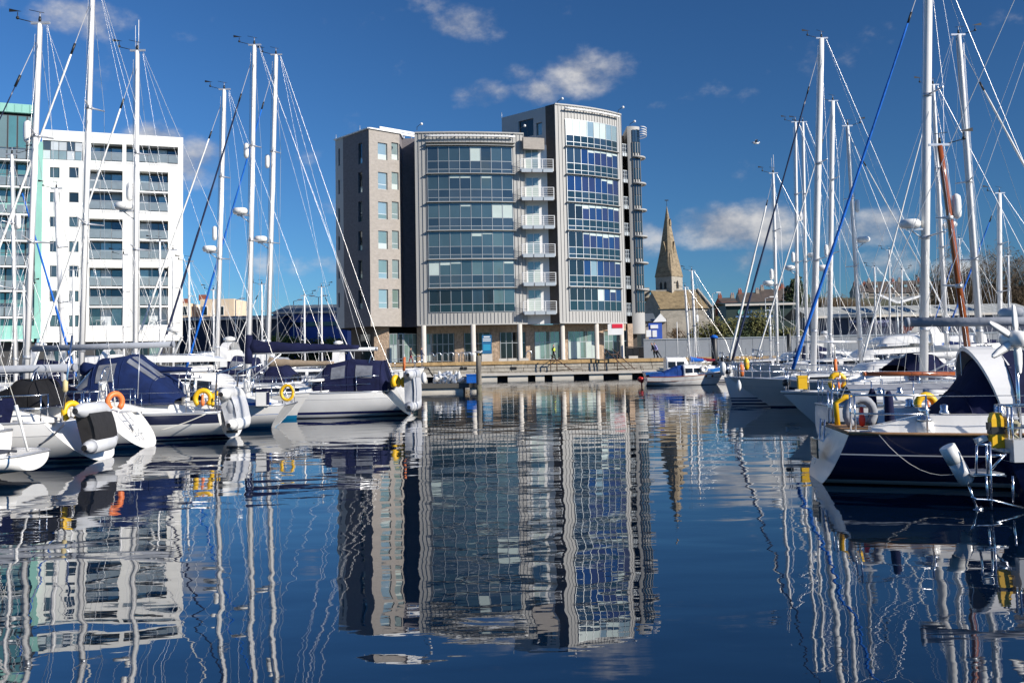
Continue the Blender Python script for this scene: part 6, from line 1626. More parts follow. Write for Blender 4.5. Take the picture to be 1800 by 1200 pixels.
b = MB(); b.lathe([(.1, 3.45), (.28, 3.5), (.28, 3.62), (.1, 3.7)], (2.45, 0, 0), 12); b.build('radar_dome', MAT['gel'], t)
# B7
o = dict(L=10.6, B=3.5, fs=.98, fb=1.2, rake=.95, sw=.8, bands=[(.03, 'anti'), (.14, 'gel'), (.24, 'stripe'), (9, 'gel')], cove=(.25, .235, 'alu'))
xs7 = X_at(721, 729, 40.2)
t, hb, sh, pt = yacht('sailing_yacht', 'big white yacht with navy boom bag, navy tent and blue boot stripe', 'yacht', 40.2, xs7, -1, o, GB_)
std(t, o, hb, sh, pt, cr=(3.7, 7.6), win=4)
canopy(t, [(.75, .35), (1.0, 1.15), (2.3, 1.25), (3.2, 1.05), (4.1, .10)], 1.4, 1.02, 'navy', name='cockpit_tent', windows=[(1.25, 1.75, .25, .8), (2.1, 2.7, .25, .8), (3.1, 3.8, .4, 1.0)], closed_aft=True)
b = MB(); b.tube([(1.4, .9, 1.0), (1.5, .9, 2.15), (1.5, 0, 2.42), (1.5, -.9, 2.15), (1.4, -.9, 1.0)], .022, 6); b.build('bimini_hoop', MAT['steel'], t)
rig(t, o, hb, sh, pt, 40.2, (437, 640), (447, 80), r=.115, furl=('cove', .06), radar=(371, 1), refl=(265, 1), boom=(662, 613, 'alu', .085), cover=('navy', .62))
Md7 = Matrix(((.05, .02, -1), (1, 0, .05), (0, -1, -.02)))
dinghy((X_at(727, 690, 39.6), 39.9, 1.0), 'pale grey dinghy on edge across the stern of the navy tented yacht', Md7.to_euler(), L=2.4, w=.62, r=.21, floor_m='rubber')
horseshoe(at_y(695.5, 671, 38.8), 'bright yellow horseshoe lifebuoy against the navy cockpit tent', 'yellow', R=.17, r=.11, yaw=1.1, light=False)
db = thing('danbuoy', 'orange danbuoy pole standing behind the bright yellow lifebuoy', 'buoy', at_y(709, 676, 39.2))
b = MB(); p0, p1 = at_y(709, 676, 39.2), at_y(711, 622, 39.2); b.tube([p0, p1], .02, 5); b.build('pole', MAT['gel'], db, w=True)
b = MB(); b.tube([p0 + (p1 - p0) * .45, p0 + (p1 - p0) * .9], .055, 6); b.build('flag_sleeve', MAT['orange'], db, w=True)
b = MB(); b.lathe([(.05, -.2), (.11, -.12), (.11, .12), (.05, .2)], p0 + Vector((0, 0, .1)), 8); b.build('float', MAT['yellow'], db, w=True)
# boats behind the front row on the left
def back_yacht(label, Y, d, base, top, J, L, r=.1, fs=1.0, fb=1.25, group=GB_, rails=False, **kw):
    xm = X_at(base[0], base[1], Y); bowx = xm + d * J; xs = bowx - d * L
    o = dict(L=L, B=L * .32, fs=fs, fb=fb, rake=.5, bands=[(.04, 'anti'), (.12, 'gel'), (.19, 'stripe'), (9, 'gel')], n=10)
    o.update(kw.pop('o', {}))
    t, hb, sh, pt = yacht('sailing_yacht', label, 'yacht', Y, xs, d, o, group)
    coachroof(t, o, hb, sh, L * .34, L * .74, .42, .22); coaming(t, o, hb, sh, L * .08, L * .34)
    if rails: guardrail(t, o, hb, sh, pt)
    hood = kw.pop('hood', None)
    if hood: canopy(t, [(L * .24, .55), (L * .28, .95), (L * .34, .9), (L * .41, .08)], L * .12, fs + .1, hood, windows=[(2.15, 2.85, .4, 1.2)])
    rig(t, o, hb, sh, pt, Y, base, top, r=r, **kw)
    return t, o, hb, sh, pt
back_yacht('yacht behind the navy banded boat, its mast carrying a white furled sail and round radar', 43.5, -1, (381, 640), (394, 158), 4.3, 10.2, r=.115, furl=('whitecv', .06), radar=(437, 1), refl=(410, 1), boom=(470, 655, 'alu', .06), cover=('navy', .35), hood='navy', rails=True)
back_yacht('yacht with a taupe sail cover and bright blue furled foresail', 45.0, -1, (470, 640), (485, 97), 4.0, 10.4, r=.125, furl=('royal', .06), radar=(420, 1), refl=(284, 1), boom=(605, 640, 'alu', .06), cover=('taupe', .5), hood='taupe', rails=True)
back_yacht('yacht with a short mast and blue furled sail at the left frame edge', 42.0, 1, (27, 640), (21, 272), 2.8, 8.0, r=.09, furl=('royal', .06), refl=(390, 1), hood='navy')
back_yacht('yacht with a plain white mast before the white apartment block', 46.0, -1, (111, 640), (99, 332), 3.2, 8.4, r=.115, boom=(190, 652, 'alu', .06), cover=('blue', .3))
for i, (px, pt_, Y, d, fu, lab) in enumerate(((333, 460, 60, -1, None, 'far yacht whose thin mast stands before the cream building'), (282, 425, 62, -1, None, 'far yacht with a thin mast against the right edge of the white block'), (218, 448, 58, -1, None, 'far yacht with a thin mast before the loggias of the white block'),
                                     (43, 503, 56, 1, None, 'far yacht with a short mast before the copper bands'), (130, 475, 57, 1, None, 'far yacht with a short mast before the small square windows'), (305, 440, 66, -1, 'whitecv', 'far yacht with a white furled sail by the corner of the white block'),
                                     (376, 510, 70, -1, None, 'far yacht with a low mast left of the thick white mast and radar'), (461, 500, 72, -1, 'whitecv', 'far yacht with a short white furled sail between the two tallest masts'), (536, 520, 75, 1, None, 'far yacht with a low mast before the blue terminal'), (566, 505, 78, 1, 'whitecv', 'far yacht with a furled sail left of the tower corner'))):
    back_yacht(lab, Y, d, (px, 640), (px - 1, pt_), 3.0, 7.8, r=.085, furl=(fu, .05) if fu else None, detail=False, hood=random.choice((None, 'navy', 'greycv')))
def motor_yacht(label, Y, xs, d, L, fly=True, hood=None, fs=1.1, fb=1.6, group='motor yachts', wm='dark', sleek=.3, arch=True):
    o = dict(L=L, B=L * .34, fs=fs, fb=fb, rake=.1, brake=L * .14, sw=.88, flare=.35, bands=[(.08, 'anti'), (.2, 'gel'), (.27, 'stripe'), (9, 'gel')], n=12)
    t, hb, sh, pt = yacht('motor_yacht', label, 'motor boat', Y, xs, d, o, group)
    coachroof(t, o, hb, sh, L * .45, L * .86, .62, .15, wf=.76, win=2); coachroof(t, o, hb, sh, L * .18, L * .56, 1.25, .85, wf=.84, win=4)
    z1 = sh(.3) + 1.2
    if fly:
        coachroof(t, o, hb, sh, L * .16, L * .44, .55, .35, wf=.76, win=0, z0=z1)
    if arch:
        b = MB(); w = hb(.25) * .8
        b.loft([[Vector((L * .20 + q, w * math.cos(a), z1 - .3 + 1.25 * math.sin(a) ** .6)) for a in [PI * j / 12 for j in range(13)]] for q in (-.25, .2)]); b.build('radar_arch', MAT['gel'], t)
        b = MB(); b.lathe([(.1, 0), (.3, .04), (.3, .16), (.1, .24)], (L * .2, 0, z1 + .98), 12); b.build('radar_dome', MAT['gel'], t)
    if hood: canopy(t, [(L * .02, .4), (L * .06, 1.35), (L * .18, 1.5), (L * .28, 1.2)], hb(.1) * .86, fs, hood, windows=[(1.1, 1.8, .3, .8)])
    guardrail(t, o, hb, sh, pt, .45, .95, 5)
    return t
motor_yacht('white flybridge motor yacht behind the blue tented yacht', 50, X_at(470, 640, 50), -1, 9.5, hood='navy')
motor_yacht('white motor yacht right of centre in the left hand back row', 58, X_at(520, 640, 58), -1, 9.0, hood='greycv')
motor_yacht('low white motor yacht far behind the navy boom bag', 66, X_at(640, 640, 66), -1, 8.5, fly=False)
motor_yacht('white motor yacht under the white apartment block', 60, X_at(255, 640, 60), -1, 10.0, hood='blue')
motor_yacht('white motor yacht partly hidden by the grey booms at left', 54, X_at(130, 640, 54), -1, 9.0, fly=False, hood='navy')
o = dict(L=11, B=3.6, fs=1.3, fb=1.75, rake=.2, brake=1.3, bands=[(.06, 'anti'), (9, 'gel')])
t, hb, sh, pt = yacht('motor_yacht', 'white yacht showing only its high bow and anchor right of the dinghy', 'motor boat', 53, X_at(746, 645, 52.5) - 11, 1, o)
coachroof(t, o, hb, sh, 3.5, 8.2, .6, .25); guardrail(t, o, hb, sh, pt, .3, .95, 6)
b = MB(); b.tube([(10.6, 0, 1.78), (11.2, 0, 1.72)], .06, 6); b.tube([(11.15, 0, 1.72), (11.4, 0, 1.3)], .04, 5); b.add([(11.2, -.2, 1.5), (11.2, .2, 1.5), (11.75, 0, 1.22)], [(0, 1, 2)]); b.build('anchor', MAT['black_pl'], t)

# ------------------------------------------------------------------ boats, right side
# R1 navy yacht, stern to the left
o = dict(L=12, B=3.9, fs=.86, fb=1.25, rake=.36, sw=.60, flare=.12, round=.6, bands=[(.03, 'cove'), (.10, 'gelgrey'), (9, 'navyhull')], hm='navyhull', tm='gel', cove=(.335, .315, 'gel'), rail='teak', n=22)
xs1 = X_at(1440, 858, 17.2)
t, hb, sh, pt = yacht('sailing_yacht', 'large dark navy yacht with white stern, teak rail and white cockpit arch', 'yacht', 17.4, xs1, 1, o, GR_, rot=math.radians(-7))
R1 = t
coaming(t, o, hb, sh, .75, 4.0, .30); coachroof(t, o, hb, sh, 3.9, 8.6, .5, .2, win=3); guardrail(t, o, hb, sh, pt, .10, .93, 7)
b = MB(); b.loft([[Vector((x, y, sh(x / 12) + .052)) for y in (-hb(x / 12) * .5, 0, hb(x / 12) * .5)] for x in (.35, 1.2, 2.2, 3.6)], smooth=False); b.build('cockpit_sole', MAT['teak'], t)
b = MB(); ww, hh = 1.08, 1.30; A_ = [PI * j / 20 for j in range(21)]
b.loft([[Vector((3.05 + q[0] - .30 * math.sin(a), (ww + q[1]) * math.copysign(abs(math.cos(a)) ** 1.15, math.cos(a)), .93 + (hh + q[1]) * math.sin(a) ** .92)) for a in A_] for q in ((-.22, 0), (.22, 0), (.22, -.07), (-.22, -.07), (-.22, 0))], smooth=False); b.build('cockpit_arch', MAT['gel'], t)
canopy(t, [(1.85, .04), (2.35, .55), (2.72, 1.08)], 1.0, .93, 'navy', name='aft_canvas', pw=1.0)
canopy(t, [(3.0, 1.2), (4.2, 1.2), (5.6, .15)], 1.1, .95, 'navy', pw=.95, windows=[(.15, .85, .25, .75), (1.15, 1.8, .3, 1.2), (1.15, 1.8, 1.35, 1.8)])
for y in (-.55, .62): b = MB(); b.lathe([(.05, .88), (.085, 1.0), (.07, 1.42), (.03, 1.52)], (1.15, y, 0), 10); b.build('helm_cover', MAT['navy'], t)
b = MB(); q = lambda u, z: pt(u, z, -1) + Vector((0, -.012, 0))
b.loft([[q(.205 + .07 * j / 5, .505), q(.205 + .07 * j / 5, .60)] for j in range(6)], smooth=False); b.build('hull_window', MAT['dark'], t)
b = MB(); P_ = [q(.203, .495), q(.24, .492), q(.277, .495), q(.277, .61), q(.24, .61), q(.203, .61), q(.203, .495)]; b.tube(P_, .010, 4); b.build('window_frame', MAT['gel'], t)
b = MB(); b.box(.0, .03, -.25, .35, .38, .70); b.build('stern_hatch', MAT['dark'], t)
b = MB(); 
for y in (.55, .95): b.tube([(.30, y, .98), (.26, y, .55), (.10, y, .2)], .018, 5)
for k in range(3): b.tube([(.25 - .06 * k, .55, .6 - .16 * k), (.25 - .06 * k, .95, .6 - .16 * k)], .016, 5)
b.build('boarding_ladder', MAT['steel'], t)
b = MB(); b.lathe([(.16, .82), (.14, 1.02), (.10, 1.06)], (1.55, -1.12, 0), 14); b.build('winch_plinth', MAT['gel'], t)
b = MB(); b.lathe([(.13, 1.062), (.13, 1.09), (.085, 1.11), (.08, 1.2), (.10, 1.24), (.05, 1.27)], (1.55, -1.12, 0), 14); b.build('primary_winch', MAT['steel'], t)
rig(t, o, hb, sh, pt, 17.4, (2040, 600), (2050, -560), r=.12, boom=(1590, 567, 'greycv', .082), furl=None, sp=(.3, .6))
b = MB(); c = lw_(t, at_y(1787, 553, 18.4)); b.lathe([(.10, -.13), (.28, -.11), (.32, -.02), (.32, .05), (.26, .12), (.05, .14)], c, 16); b.build('radar_dome', MAT['gelgrey'], t)
b = MB(); b.tube([(c.x, c.y, sh(.3)), c + Vector((0, 0, -.13))], .035, 6); b.build('radar_pole', MAT['steel'], t)
horseshoe(at_y(1512, 726, 17.0), 'grey horseshoe lifebuoy with red light on the navy yacht stern rail', 'greycv', R=.235, r=.075, yaw=.05)
yl = thing('rescue_sling', 'yellow rescue sling in its holder behind the grey horseshoe lifebuoy', 'sling', at_y(1482, 728, 17.6)); b = MB(); b.tube([(-.1, 0, -.25), (-.12, 0, .2), (.05, 0, .3), (.25, 0, .28)], .05, 6); b.build('sling', MAT['yellow'], yl)
b = MB(); b.box(-.16, -.06, -.05, .05, -.34, -.22); b.build('holder', MAT['steel'], yl)
rope_line((at_y(1545, 764, 15.75), at_y(1690, 830, 15.05)), 'thin rope drooping across the dark navy hull side', 'rope', .006, .25)
# R0 nearest boat at the right edge
o = dict(L=9, B=2.4, fs=.78, fb=1.1, rake=-.35, sw=.14, mx=.55, bands=[(.05, 'anti'), (9, 'navyhull')], hm='navyhull', rail='gelgrey')
xs0 = X_at(1756, 800, 13.9)
t, hb, sh, pt = yacht('sailing_yacht', 'navy boat with a stainless stern ladder at the right frame edge', 'yacht', 13.9, xs0, 1, o, GR_)
coaming(t, o, hb, sh, .6, 3.0); coachroof(t, o, hb, sh, 3.2, 6.5, .45, .25); guardrail(t, o, hb, sh, pt, .10, .93, 6)
b = MB()
for pts in ([(1717, 782), (1716, 833)], [(1740, 776), (1743, 895)], [(1734, 781), (1736, 833)], [(1716, 781), (1742, 781)], [(1711, 833), (1768, 836)], [(1708, 872), (1716, 877), (1742, 878), (1802, 893)], [(1733, 836), (1737, 878)], [(1780, 836), (1781, 882)], [(1742, 800), (1768, 800)], [(1741, 826), (1768, 797)]):
    b = MB(); b.tube([at_y(x, y, 13.6) for x, y in pts], .017, 6); b.build('ladder_rail', MAT['steel'], t, w=True)
b = MB(); c0_, c1_ = at_y(1710, 834, 13.6), at_y(1766, 836, 13.6); b.box(c0_.x, c1_.x, 13.6, 14.2, c0_.z - .02, c0_.z + .01); b.build('step', MAT['alu'], t, w=True)
b = MB(); c0_ = at_y(1776, 793, 13.7); b.box(c0_.x, c0_.x + .5, 13.6, 13.95, c0_.z - .14, c0_.z + .16); b.build('deck_crate', MAT['gelgrey'], t, w=True)
b = MB(); c0_ = at_y(1724, 772, 13.95); b.obox(c0_, (Vector((1, 0, .35)).normalized(), (0, 1, 0), Vector((-.35, 0, 1)).normalized()), (.15, .10, .07)); b.build('servo_unit', MAT['gelgrey'], t, w=True)
wp = thing('servo_paddle', 'white cylinder on a thin rod tilted in front of the navy hull', 'paddle', at_y(1683, 815, 13.8))
p0, p1, p2 = at_y(1664, 784, 13.8), at_y(1701, 848, 13.8), at_y(1719, 897, 13.8)
dv = (p1 - p0).normalized()
b = MB(); b.tube([p0, p0 + dv * .01, p0 + dv * .24], [.09, .112, .112], 14); b.build('upper_sleeve', MAT['fender'], wp, w=True)
b = MB(); b.tube([p0 + dv * .245, p1 - dv * .02, p1], [.108, .108, .08], 14); b.build('lower_sleeve', MAT['gelgrey'], wp, w=True)
b = MB(); b.tube([p1, p2], .018, 6); b.tube([p1 - dv * .05, at_y(1716, 838, 13.85)], .016, 6); b.tube([p2 + Vector((-.06, 0, -.02)), p2 + Vector((.06, 0, .03))], .04, 6); b.build('rod', MAT['steel'], wp, w=True)
yc = thing('lifebuoy_case', 'yellow case strapped upright on the stern rail at the right edge', 'case', at_y(1751, 757, 13.9))
b = MB(); b.prism([(-.085, -.06), (.085, -.06), (.085, .06), (-.085, .06)], -.23, .16); b.add([(-.085, -.06, .162), (.085, -.06, .162), (.085, .06, .162), (-.085, .06, .162), (-.05, -.05, .25), (.06, -.05, .25), (.06, .05, .25), (-.05, .05, .25)], [(0, 1, 5, 4), (1, 2, 6, 5), (2, 3, 7, 6), (3, 0, 4, 7), (4, 5, 6, 7)]); b.build('case', MAT['yellow'], yc)
b = MB(); b.box(-.095, .095, -.07, .07, -.04, .06); b.box(-.13, -.09, -.06, .02, .02, .12); b.build('strap', MAT['black_pl'], yc)
m_moss = mat('mossy_grey_cover', (.25, .23, .15), .9, var=.3, vs=8)
wc = thing('covered_winch', 'mossy grey covered fitting right of the yellow case', 'winch', at_y(1775, 762, 14.0)); b = MB(); b.lathe([(.10, -.3), (.12, -.05), (.07, 0), (.13, .08), (.15, .14), (.10, .19)], n=10); b.build('body', m_moss, wc)
b = MB(); b.lathe([(.11, .192), (.13, .22), (.09, .25)], n=10); b.build('cap', MAT['greycv'], wc)
wg = thing('wind_generator', 'white six bladed wind generator on a pole at the right edge', 'wind generator', (X_at(1790, 700, 14.1), 14.1, .80))
c = at_y(1787, 596, 14.1); nrm = Vector((.22, -.97, .05)).normalized(); su = Vector((0, 0, 1)).cross(nrm).normalized(); up = nrm.cross(su)
b = MB(); b.tube([(c.x + .02, 14.1 + .08, .80), (c.x + .02, 14.1 + .08, c.z - .1)], .026, 7); b.build('pole', MAT['steel'], wg, w=True)
b = MB(); b.lathe([(.03, .16), (.10, .12), (.13, .02), (.135, -.12), (.10, -.24), (.03, -.28)], c, 14, ax=(su, up, nrm)); b.build('hub', MAT['gel'], wg, w=True)
for i in range(6):
    a = 2 * PI * i / 6 + .52; r_ = su * math.cos(a) + up * math.sin(a); q = nrm.cross(r_)
    b = MB(); secs = []
    for f, w_ in ((.10, .05), (.2, .065), (.35, .055), (.47, .035), (.49, .012)):
        m_ = c + r_ * f; qq = (q * .95 + nrm * (.25 - .3 * f)).normalized(); secs.append([m_ + qq * w_, m_ + nrm * .012, m_ - qq * w_, m_ - nrm * .012])
    b.loft(secs, closed=True, cap=True); b.build('blade', MAT['gel'], wg, w=True)
# R3 bow to the left, thick mast with the lettered boom
o = dict(L=10.6, B=3.5, fs=.95, fb=1.03, rake=.6, brake=1.05, flare=.36, bands=[(.05, 'teal'), (9, 'gel')], cove=(.06, .04, 'cove'), n=20)
bx_ = X_at(1377, 694, 29.2)
t, hb, sh, pt = yacht('sailing_yacht', 'white yacht, bow left, with blue furled sail and thick mast with lettered white boom', 'yacht', 29.4, bx_ + 10.6, -1, o, GR_)
std(t, o, hb, sh, pt)
mo, P = rig(t, o, hb, sh, pt, 29.4, (1624, 640), (1633, -85), r=.125, furl=('royal', .06), sp=(.33, .66), radar=(393, 1), boom=(1772, 608, 'whitecv', .105))
tx = at_y(1697, 607.5, 29.4)
for s, px in (('Mi', 1697), ('er Out', 1728)):
    text(s, (X_at(px, 607, 29.4), 29.29, Z_at(px, 608, 29.4)), .17, MAT['cove'], t)
b = MB(); P0 = P(sh(.6) + .3); b.tube([(o['L'] * .62, 1.0, sh(.6)), (o['L'] * .62 + .2, .2, 2.6)], .006, 3); b.build('lazy_jack', MAT['rope'], t)
b = MB(); b.ball((3.9, .25, sh(.4) + .62), .22, .3, .2); b.ball((4.2, .15, sh(.4) + .55), .25, .25, .15); b.build('bundled_sail', MAT['green'], t)
def rail_bag(px, py, Y, label, m='yellow'):
    q = thing('rail_bag', label, 'bag', at_y(px, py, Y)); b = MB(); b.prism([(-.13, -.08), (.13, -.08), (.13, .08), (-.13, .08)], -.19, .14); b.build('bag', MAT[m], q); b = MB(); b.prism([(-.14, -.09), (.14, -.09), (.14, .09), (-.14, .09)], .145, .2); b.build('flap', MAT[m], q)
rail_bag(1410, 672, 29.0, 'yellow bag strapped on the rail right of the blue furled sail')
# R8 stern left, leaning mast with plain boom
back_yacht('yacht with stern left, leaning white mast and thin bare boom', 48, 1, (1515, 650), (1490, 222), 5.6, 9.6, r=.11, furl=('whitecv', .04), radar=(421, 1), refl=(362, 1), boom=(1406, 601, 'alu', .06), group=GR_, rails=True, o=dict(rake=.3))
horseshoe(at_y(1472, 671, 31.0), 'ochre horseshoe lifebuoy with orange light below the thin bare boom', 'yellow', R=.22, r=.085, yaw=.0)
db = thing('danbuoy', 'orange danbuoy hanging from the thin bare boom', 'buoy', at_y(1469, 655, 31.2))
p0, p1 = at_y(1469, 657, 31.2), at_y(1467, 605, 31.2); b = MB(); b.tube([p0, p0 + (p1 - p0) * .5], .055, 7); b.build('sleeve', MAT['orange'], db, w=True); b = MB(); b.tube([p0 + (p1 - p0) * .5, p1], .02, 5); b.build('pole', MAT['rope'], db, w=True)
# R9 varnished mast
o9 = dict(rake=.1, bands=[(.05, 'antired'), (9, 'gel')], fs=.85, fb=1.1)
t, o, hb, sh, pt = back_yacht('small classic yacht with leaning varnished mast and boom', 25.0, 1, (1710, 680), (1652, 256), 3.4, 7.2, r=.085, m='varnish', refl=(362, 1), boom=(1520, 657, 'varnish', .055), group=GR_, rails=True, o=o9, backstay=False)
b = MB(); c = lw_(t, at_y(1600, 712, 24.0)); b.loft([[Vector((c.x + x, -.9, .95)), Vector((c.x + x, 0, 1.35)), Vector((c.x + x, .9, .95))] for x in (-1.2, 1.6)]); b.build('boat_cover', MAT['greycv'], t)
horseshoe(at_y(1628, 712, 22.0), 'orange yellow horseshoe lifebuoy right of the grey boat cover', 'yellow', R=.2, r=.085, yaw=.1)
rail_bag(1622, 690, 26.0, 'yellow bag with folded flap above the orange yellow lifebuoy')
hb_ = 0
# other yachts to the right
Rr = [('yacht with a white furled sail sloping beside the black pile', 57, -1, (1367, 640), (1359, 305), 3.0, 9.0, .10, dict(furl=('whitecv', .085), refl=(482, 1), radar=(497, 1), antenna=True, hood='greycv')),
      ('yacht with twin navy boot stripes, plumb bow and tall mast with dark furled sail', 43.5, -1, (1430, 640), (1444, 68), 3.9, 11.5, .135, dict(furl=('cove', .06), sp=(.33, .62), rails=True, o=dict(brake=.3, fs=1.0, fb=1.12, bands=[(.04, 'anti'), (.10, 'gel'), (.17, 'stripe'), (.22, 'gel'), (.27, 'stripe'), (9, 'gel')]))),
      ('yacht with the left of two close slim masts', 60, -1, (1403, 630), (1398, 215), 4.0, 10.5, .11, dict(refl=(452, 1), radar=(470, 1))),
      ('yacht with the right of two close slim masts', 64, -1, (1419, 630), (1411, 215), 4.0, 11.0, .12, dict(radar=(448, -1), refl=(380, 1), hood='navy')),
      ('yacht with a mast of middle height right of the tallest dark furled sail', 53, -1, (1458, 640), (1464, 178), 4.2, 11.0, .12, dict(furl=('whitecv', .05), refl=(440, 1), radar=(470, 1))),
      ('yacht with a slim mast leaning just right of the thick lettered boom mast', 46, -1, (1664, 600), (1640, 150), 4.2, 11.0, .11, dict(refl=(305, -1), radar=(395, -1), furl=('whitecv', .05), boom=(1770, 606, 'alu', .06), cover=('blue', .35))),
      ('yacht with the broad white mast near the right frame edge', 36, 1, (1724, 620), (1685, 62), 5.6, 11.5, .13, dict(furl=('whitecv', .065), sp=(.33, .56), boom=(1560, 628, 'alu', .06), cover=('whitecv', .4), hood='navy')),
      ('yacht with a slim mast and wire cage at the right frame edge', 52, -1, (1758, 620), (1757, 340), 3.6, 10.0, .12, dict(furl=('royal', .06), hood='navy')),
      ('small yacht with blue sail cover and the left of two thin masts by the hoarding', 77, -1, (1212, 620), (1204, 505), 2.6, 6.5, .09, dict(boom=(1240, 634, 'alu', .05), cover=('royal', .5), fs=.8, fb=1.0)),
      ('small yacht with dark hood and the right of two thin masts by the hoarding', 80, -1, (1223, 620), (1216, 476), 3.0, 7.5, .11, dict(hood='black', refl=(560, -1), boom=(1262, 634, 'alu', .05), cover=('maroon', .5), fs=.9, fb=1.1)),
      ('yacht with a low mast and navy hood before the dark shrubs', 82, -1, (1355, 630), (1353, 545), 2.8, 7.5, .09, dict(hood='navy')),
      ('far yacht with a thin mast left of the butterfly roof', 80, -1, (1540, 620), (1537, 470), 3.2, 9.0, .085, dict(detail=False)),
      ('far yacht with a thin mast below the butterfly roof', 82, -1, (1565, 620), (1563, 440), 3.2, 9.0, .085, dict(detail=False)),
      ('far yacht with a thin mast right of the butterfly roof', 84, 1, (1586, 620), (1585, 475), 3.2, 9.0, .085, dict(detail=False)),
      ('far yacht with a thin mast behind the broad white mast', 78, -1, (1690, 620), (1686, 420), 3.2, 9.5, .085, dict(detail=False, furl=('royal', .05))),
      ('far yacht with a thin mast between the broad mast and the frame edge', 74, 1, (1775, 620), (1772, 450), 3.2, 9.0, .085, dict(detail=False))]
for (lab, Y, d, ba, to, J, L, r, kw) in Rr: back_yacht(lab, Y, d, ba, to, J, L, r=r, group=GR_, **kw)
# R4 motor cruiser bow left
o = dict(L=9.5, B=3.3, fs=.98, fb=1.22, rake=.1, brake=1.7, flare=.46, sw=.88, bands=[(.05, 'anti'), (9, 'gel')], cove=(.34, .325, 'alu'), full=2.6)
t, hb, sh, pt = yacht('motor_yacht', 'white motor cruiser with flared bow left and an oval hawse opening', 'motor boat', 40.3, X_at(1284, 668, 40.0) + 9.5, -1, o)
coachroof(t, o, hb, sh, 3.6, 8.0, .45, .12, wf=.74, win=2); coachroof(t, o, hb, sh, 1.2, 4.6, 1.0, .7, wf=.8, win=3); guardrail(t, o, hb, sh, pt, .35, .97, 7)
b = MB(); q = pt(.80, .80, 1); b.tube([Vector((q.x + .26 * math.cos(a), q.y + .02 + .10 * math.cos(a) * -.6, q.z + .10 * math.sin(a))) for a in [2 * PI * i / 16 for i in range(17)]], .03, 5); b.build('hawse_rim', MAT['steel'], t)
b = MB(); b.poly([Vector((q.x + .25 * math.cos(a), q.y + .012 + .10 * math.cos(a) * -.6, q.z + .09 * math.sin(a))) for a in [2 * PI * i / 16 for i in range(16)]]); b.build('hawse_opening', MAT['dark'], t)
hang_fender(at_y(1299, 678, 38.9), 'small white fender under the flared bow of the motor cruiser', None, .09, .3)
# R6 little cabin boat
o = dict(L=5.6, B=2.2, fs=.62, fb=.86, rake=.05, brake=.5, sw=.86, bands=[(.03, 'cove'), (9, 'gel')], cove=(.30, .275, 'varnish'), rail='varnish')
t, hb, sh, pt = yacht('cabin_boat', 'small white cabin boat with a blue tarpaulin and red outboard', 'boat', 71.3, X_at(1137, 676, 70.5), 1, o)
coachroof(t, o, hb, sh, 2.6, 4.3, .85, .72, wf=.86, win=2, nose=.8); coachroof(t, o, hb, sh, 4.0, 5.0, .35, .1, wf=.7, win=0)
canopy(t, [(.2, .15), (1.3, .35), (2.2, .75), (2.62, .8)], .84, .62, 'tarp', name='tarpaulin')
for x in (4.0, 4.5): b = MB(); p = pt(x / 5.3, .62, -1); b.lathe([(.09, 0), (.09, .03)], p, 10, ax=(Vector((1, 0, 0)), Vector((0, 0, 1)), Vector((0, -1, 0)))); b.build('porthole', MAT['varnish'], t)
b = MB(); b.lathe([(.05, .2), (.14, .28), (.16, .5), (.1, .62)], (-.28, -.2, 0), 10); b.lathe([(.05, -.2), (.05, .2)], (-.28, -.2, 0), 8); b.ball((-.3, .45, .45), .2); b.build('outboard', MAT['red'], t)
rg = thing('ring_lifebuoy', 'white ring lifebuoy on the foredeck of the small cabin boat', 'lifebuoy', at_y(1238, 648, 70.4)); b = MB(); b.tube([Vector((.2 * math.cos(q), 0, .2 * math.sin(q))) for q in [2 * PI * i / 16 for i in range(17)]], .065, 8); b.build('ring', MAT['gel'], rg); b = MB(); b.tube([Vector((.27 * math.cos(q), -.02, .27 * math.sin(q))) for q in [2 * PI * i / 12 for i in range(13)]], .012, 4); b.build('grab_line', MAT['rope'], rg)
o = dict(L=6.2, B=2.2, fs=.9, fb=1.2, rake=-.3, sw=.8, bands=[(.05, 'anti'), (9, 'gel')], cove=(.28, .02, 'bluehull'), rail='bluehull')
t, hb, sh, pt = yacht('fishing_boat', 'small boat with bright blue gunwale and white wheelhouse behind the cabin boat', 'boat', 74.5, X_at(1133, 660, 74), 1, o)
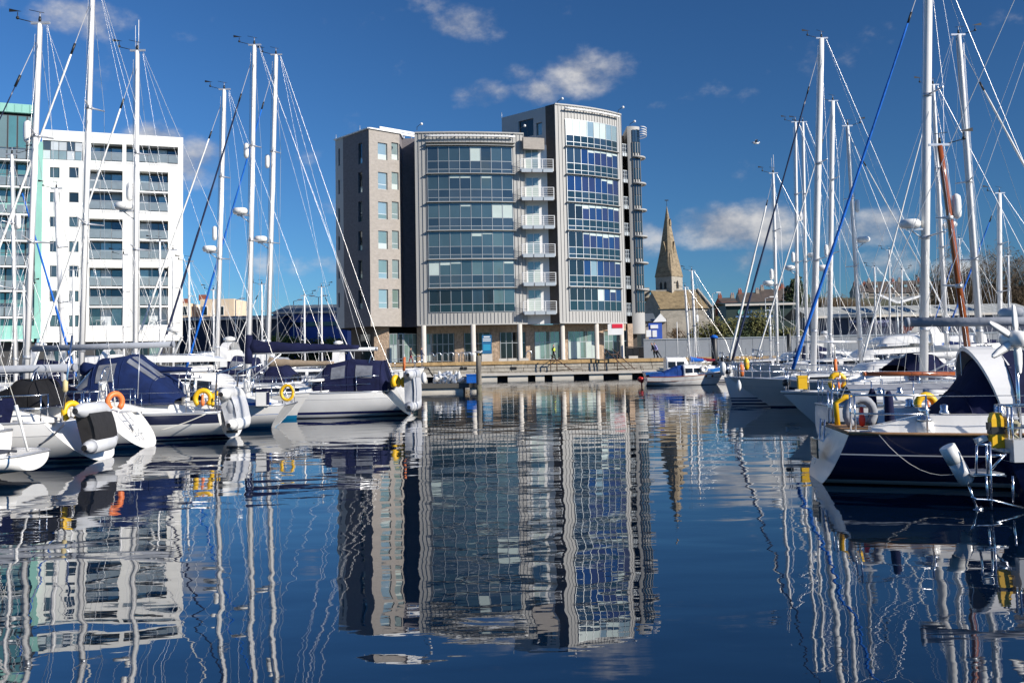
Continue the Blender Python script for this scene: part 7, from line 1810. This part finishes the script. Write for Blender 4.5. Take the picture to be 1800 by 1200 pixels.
coachroof(t, o, hb, sh, 1.6, 3.4, 1.15, 1.05, wf=.7, win=2); coachroof(t, o, hb, sh, 3.2, 5.4, .4, .15, wf=.75, win=1)
b = MB(); b.tube([(2.6, 0, 2.2), (2.6, 0, 4.6)], .03, 5); b.build('pole_mast', MAT['mast'], t)
motor_yacht('white sports yacht with navy canvas before the hoarding', 69, X_at(1392, 645, 69), 1, 8.5, fly=False, arch=False, hood='navy', fs=1.2, fb=1.5)
motor_yacht('long white motor yacht with dark window band behind the thin bare boom', 50, X_at(1705, 640, 50), -1, 11.0, fly=True, fs=1.3, fb=1.7)
motor_yacht('white motor yacht behind the varnished mast', 58, X_at(1770, 640, 58), -1, 10.5, fly=True, hood='navy', fs=1.3, fb=1.8)
motor_yacht('low white motor yacht at the foot of the two close slim masts', 70, X_at(1500, 640, 70), -1, 9.5, fly=False, fs=1.2, fb=1.6)
motor_yacht('white motor yacht below the butterfly roof', 76, X_at(1650, 640, 76), -1, 10, fly=True, hood='taupe', fs=1.2, fb=1.6)
for px, py, Y, m, lab in ((1283, 655, 44, 'fender', 'white fender on the pontoon left of the motor cruiser'), (1271, 648, 50, 'fender', 'white fender hanging by the black pile'), (1303, 650, 48, 'orange', 'orange fender on the pontoon behind the flared bow'), (1312, 640, 55, 'yellow', 'yellow fender upright behind the flared bow'), (745, 664, 60, 'fender', 'white fender beside the high white bow')):
    hang_fender(at_y(px, py, Y), lab, m, .16, .55)
# walkways between the berths
for (x0, x1, y0, y1, lab) in ((-24, -12.5, 21.6, 22.2, 'narrow finger pontoon between the first yachts at left'), (-26, -18.5, 18, 60, 'main walkway pontoon behind the left hand yachts'), (19.5, 22, 24, 75, 'main walkway pontoon behind the right hand yachts')):
    t = thing('pontoon', lab, 'pontoon', ((x0 + x1) / 2, (y0 + y1) / 2, 0), group='walkway pontoons')
    b = MB(); b.box(x0, x1, y0, y1, .42, .52); b.build('deck', m_plank, t, w=True)
    b = MB(); b.box(x0 + .1, x1 - .1, y0 + .1, y1 - .1, -.3, .41); b.build('float', m_float, t, w=True)
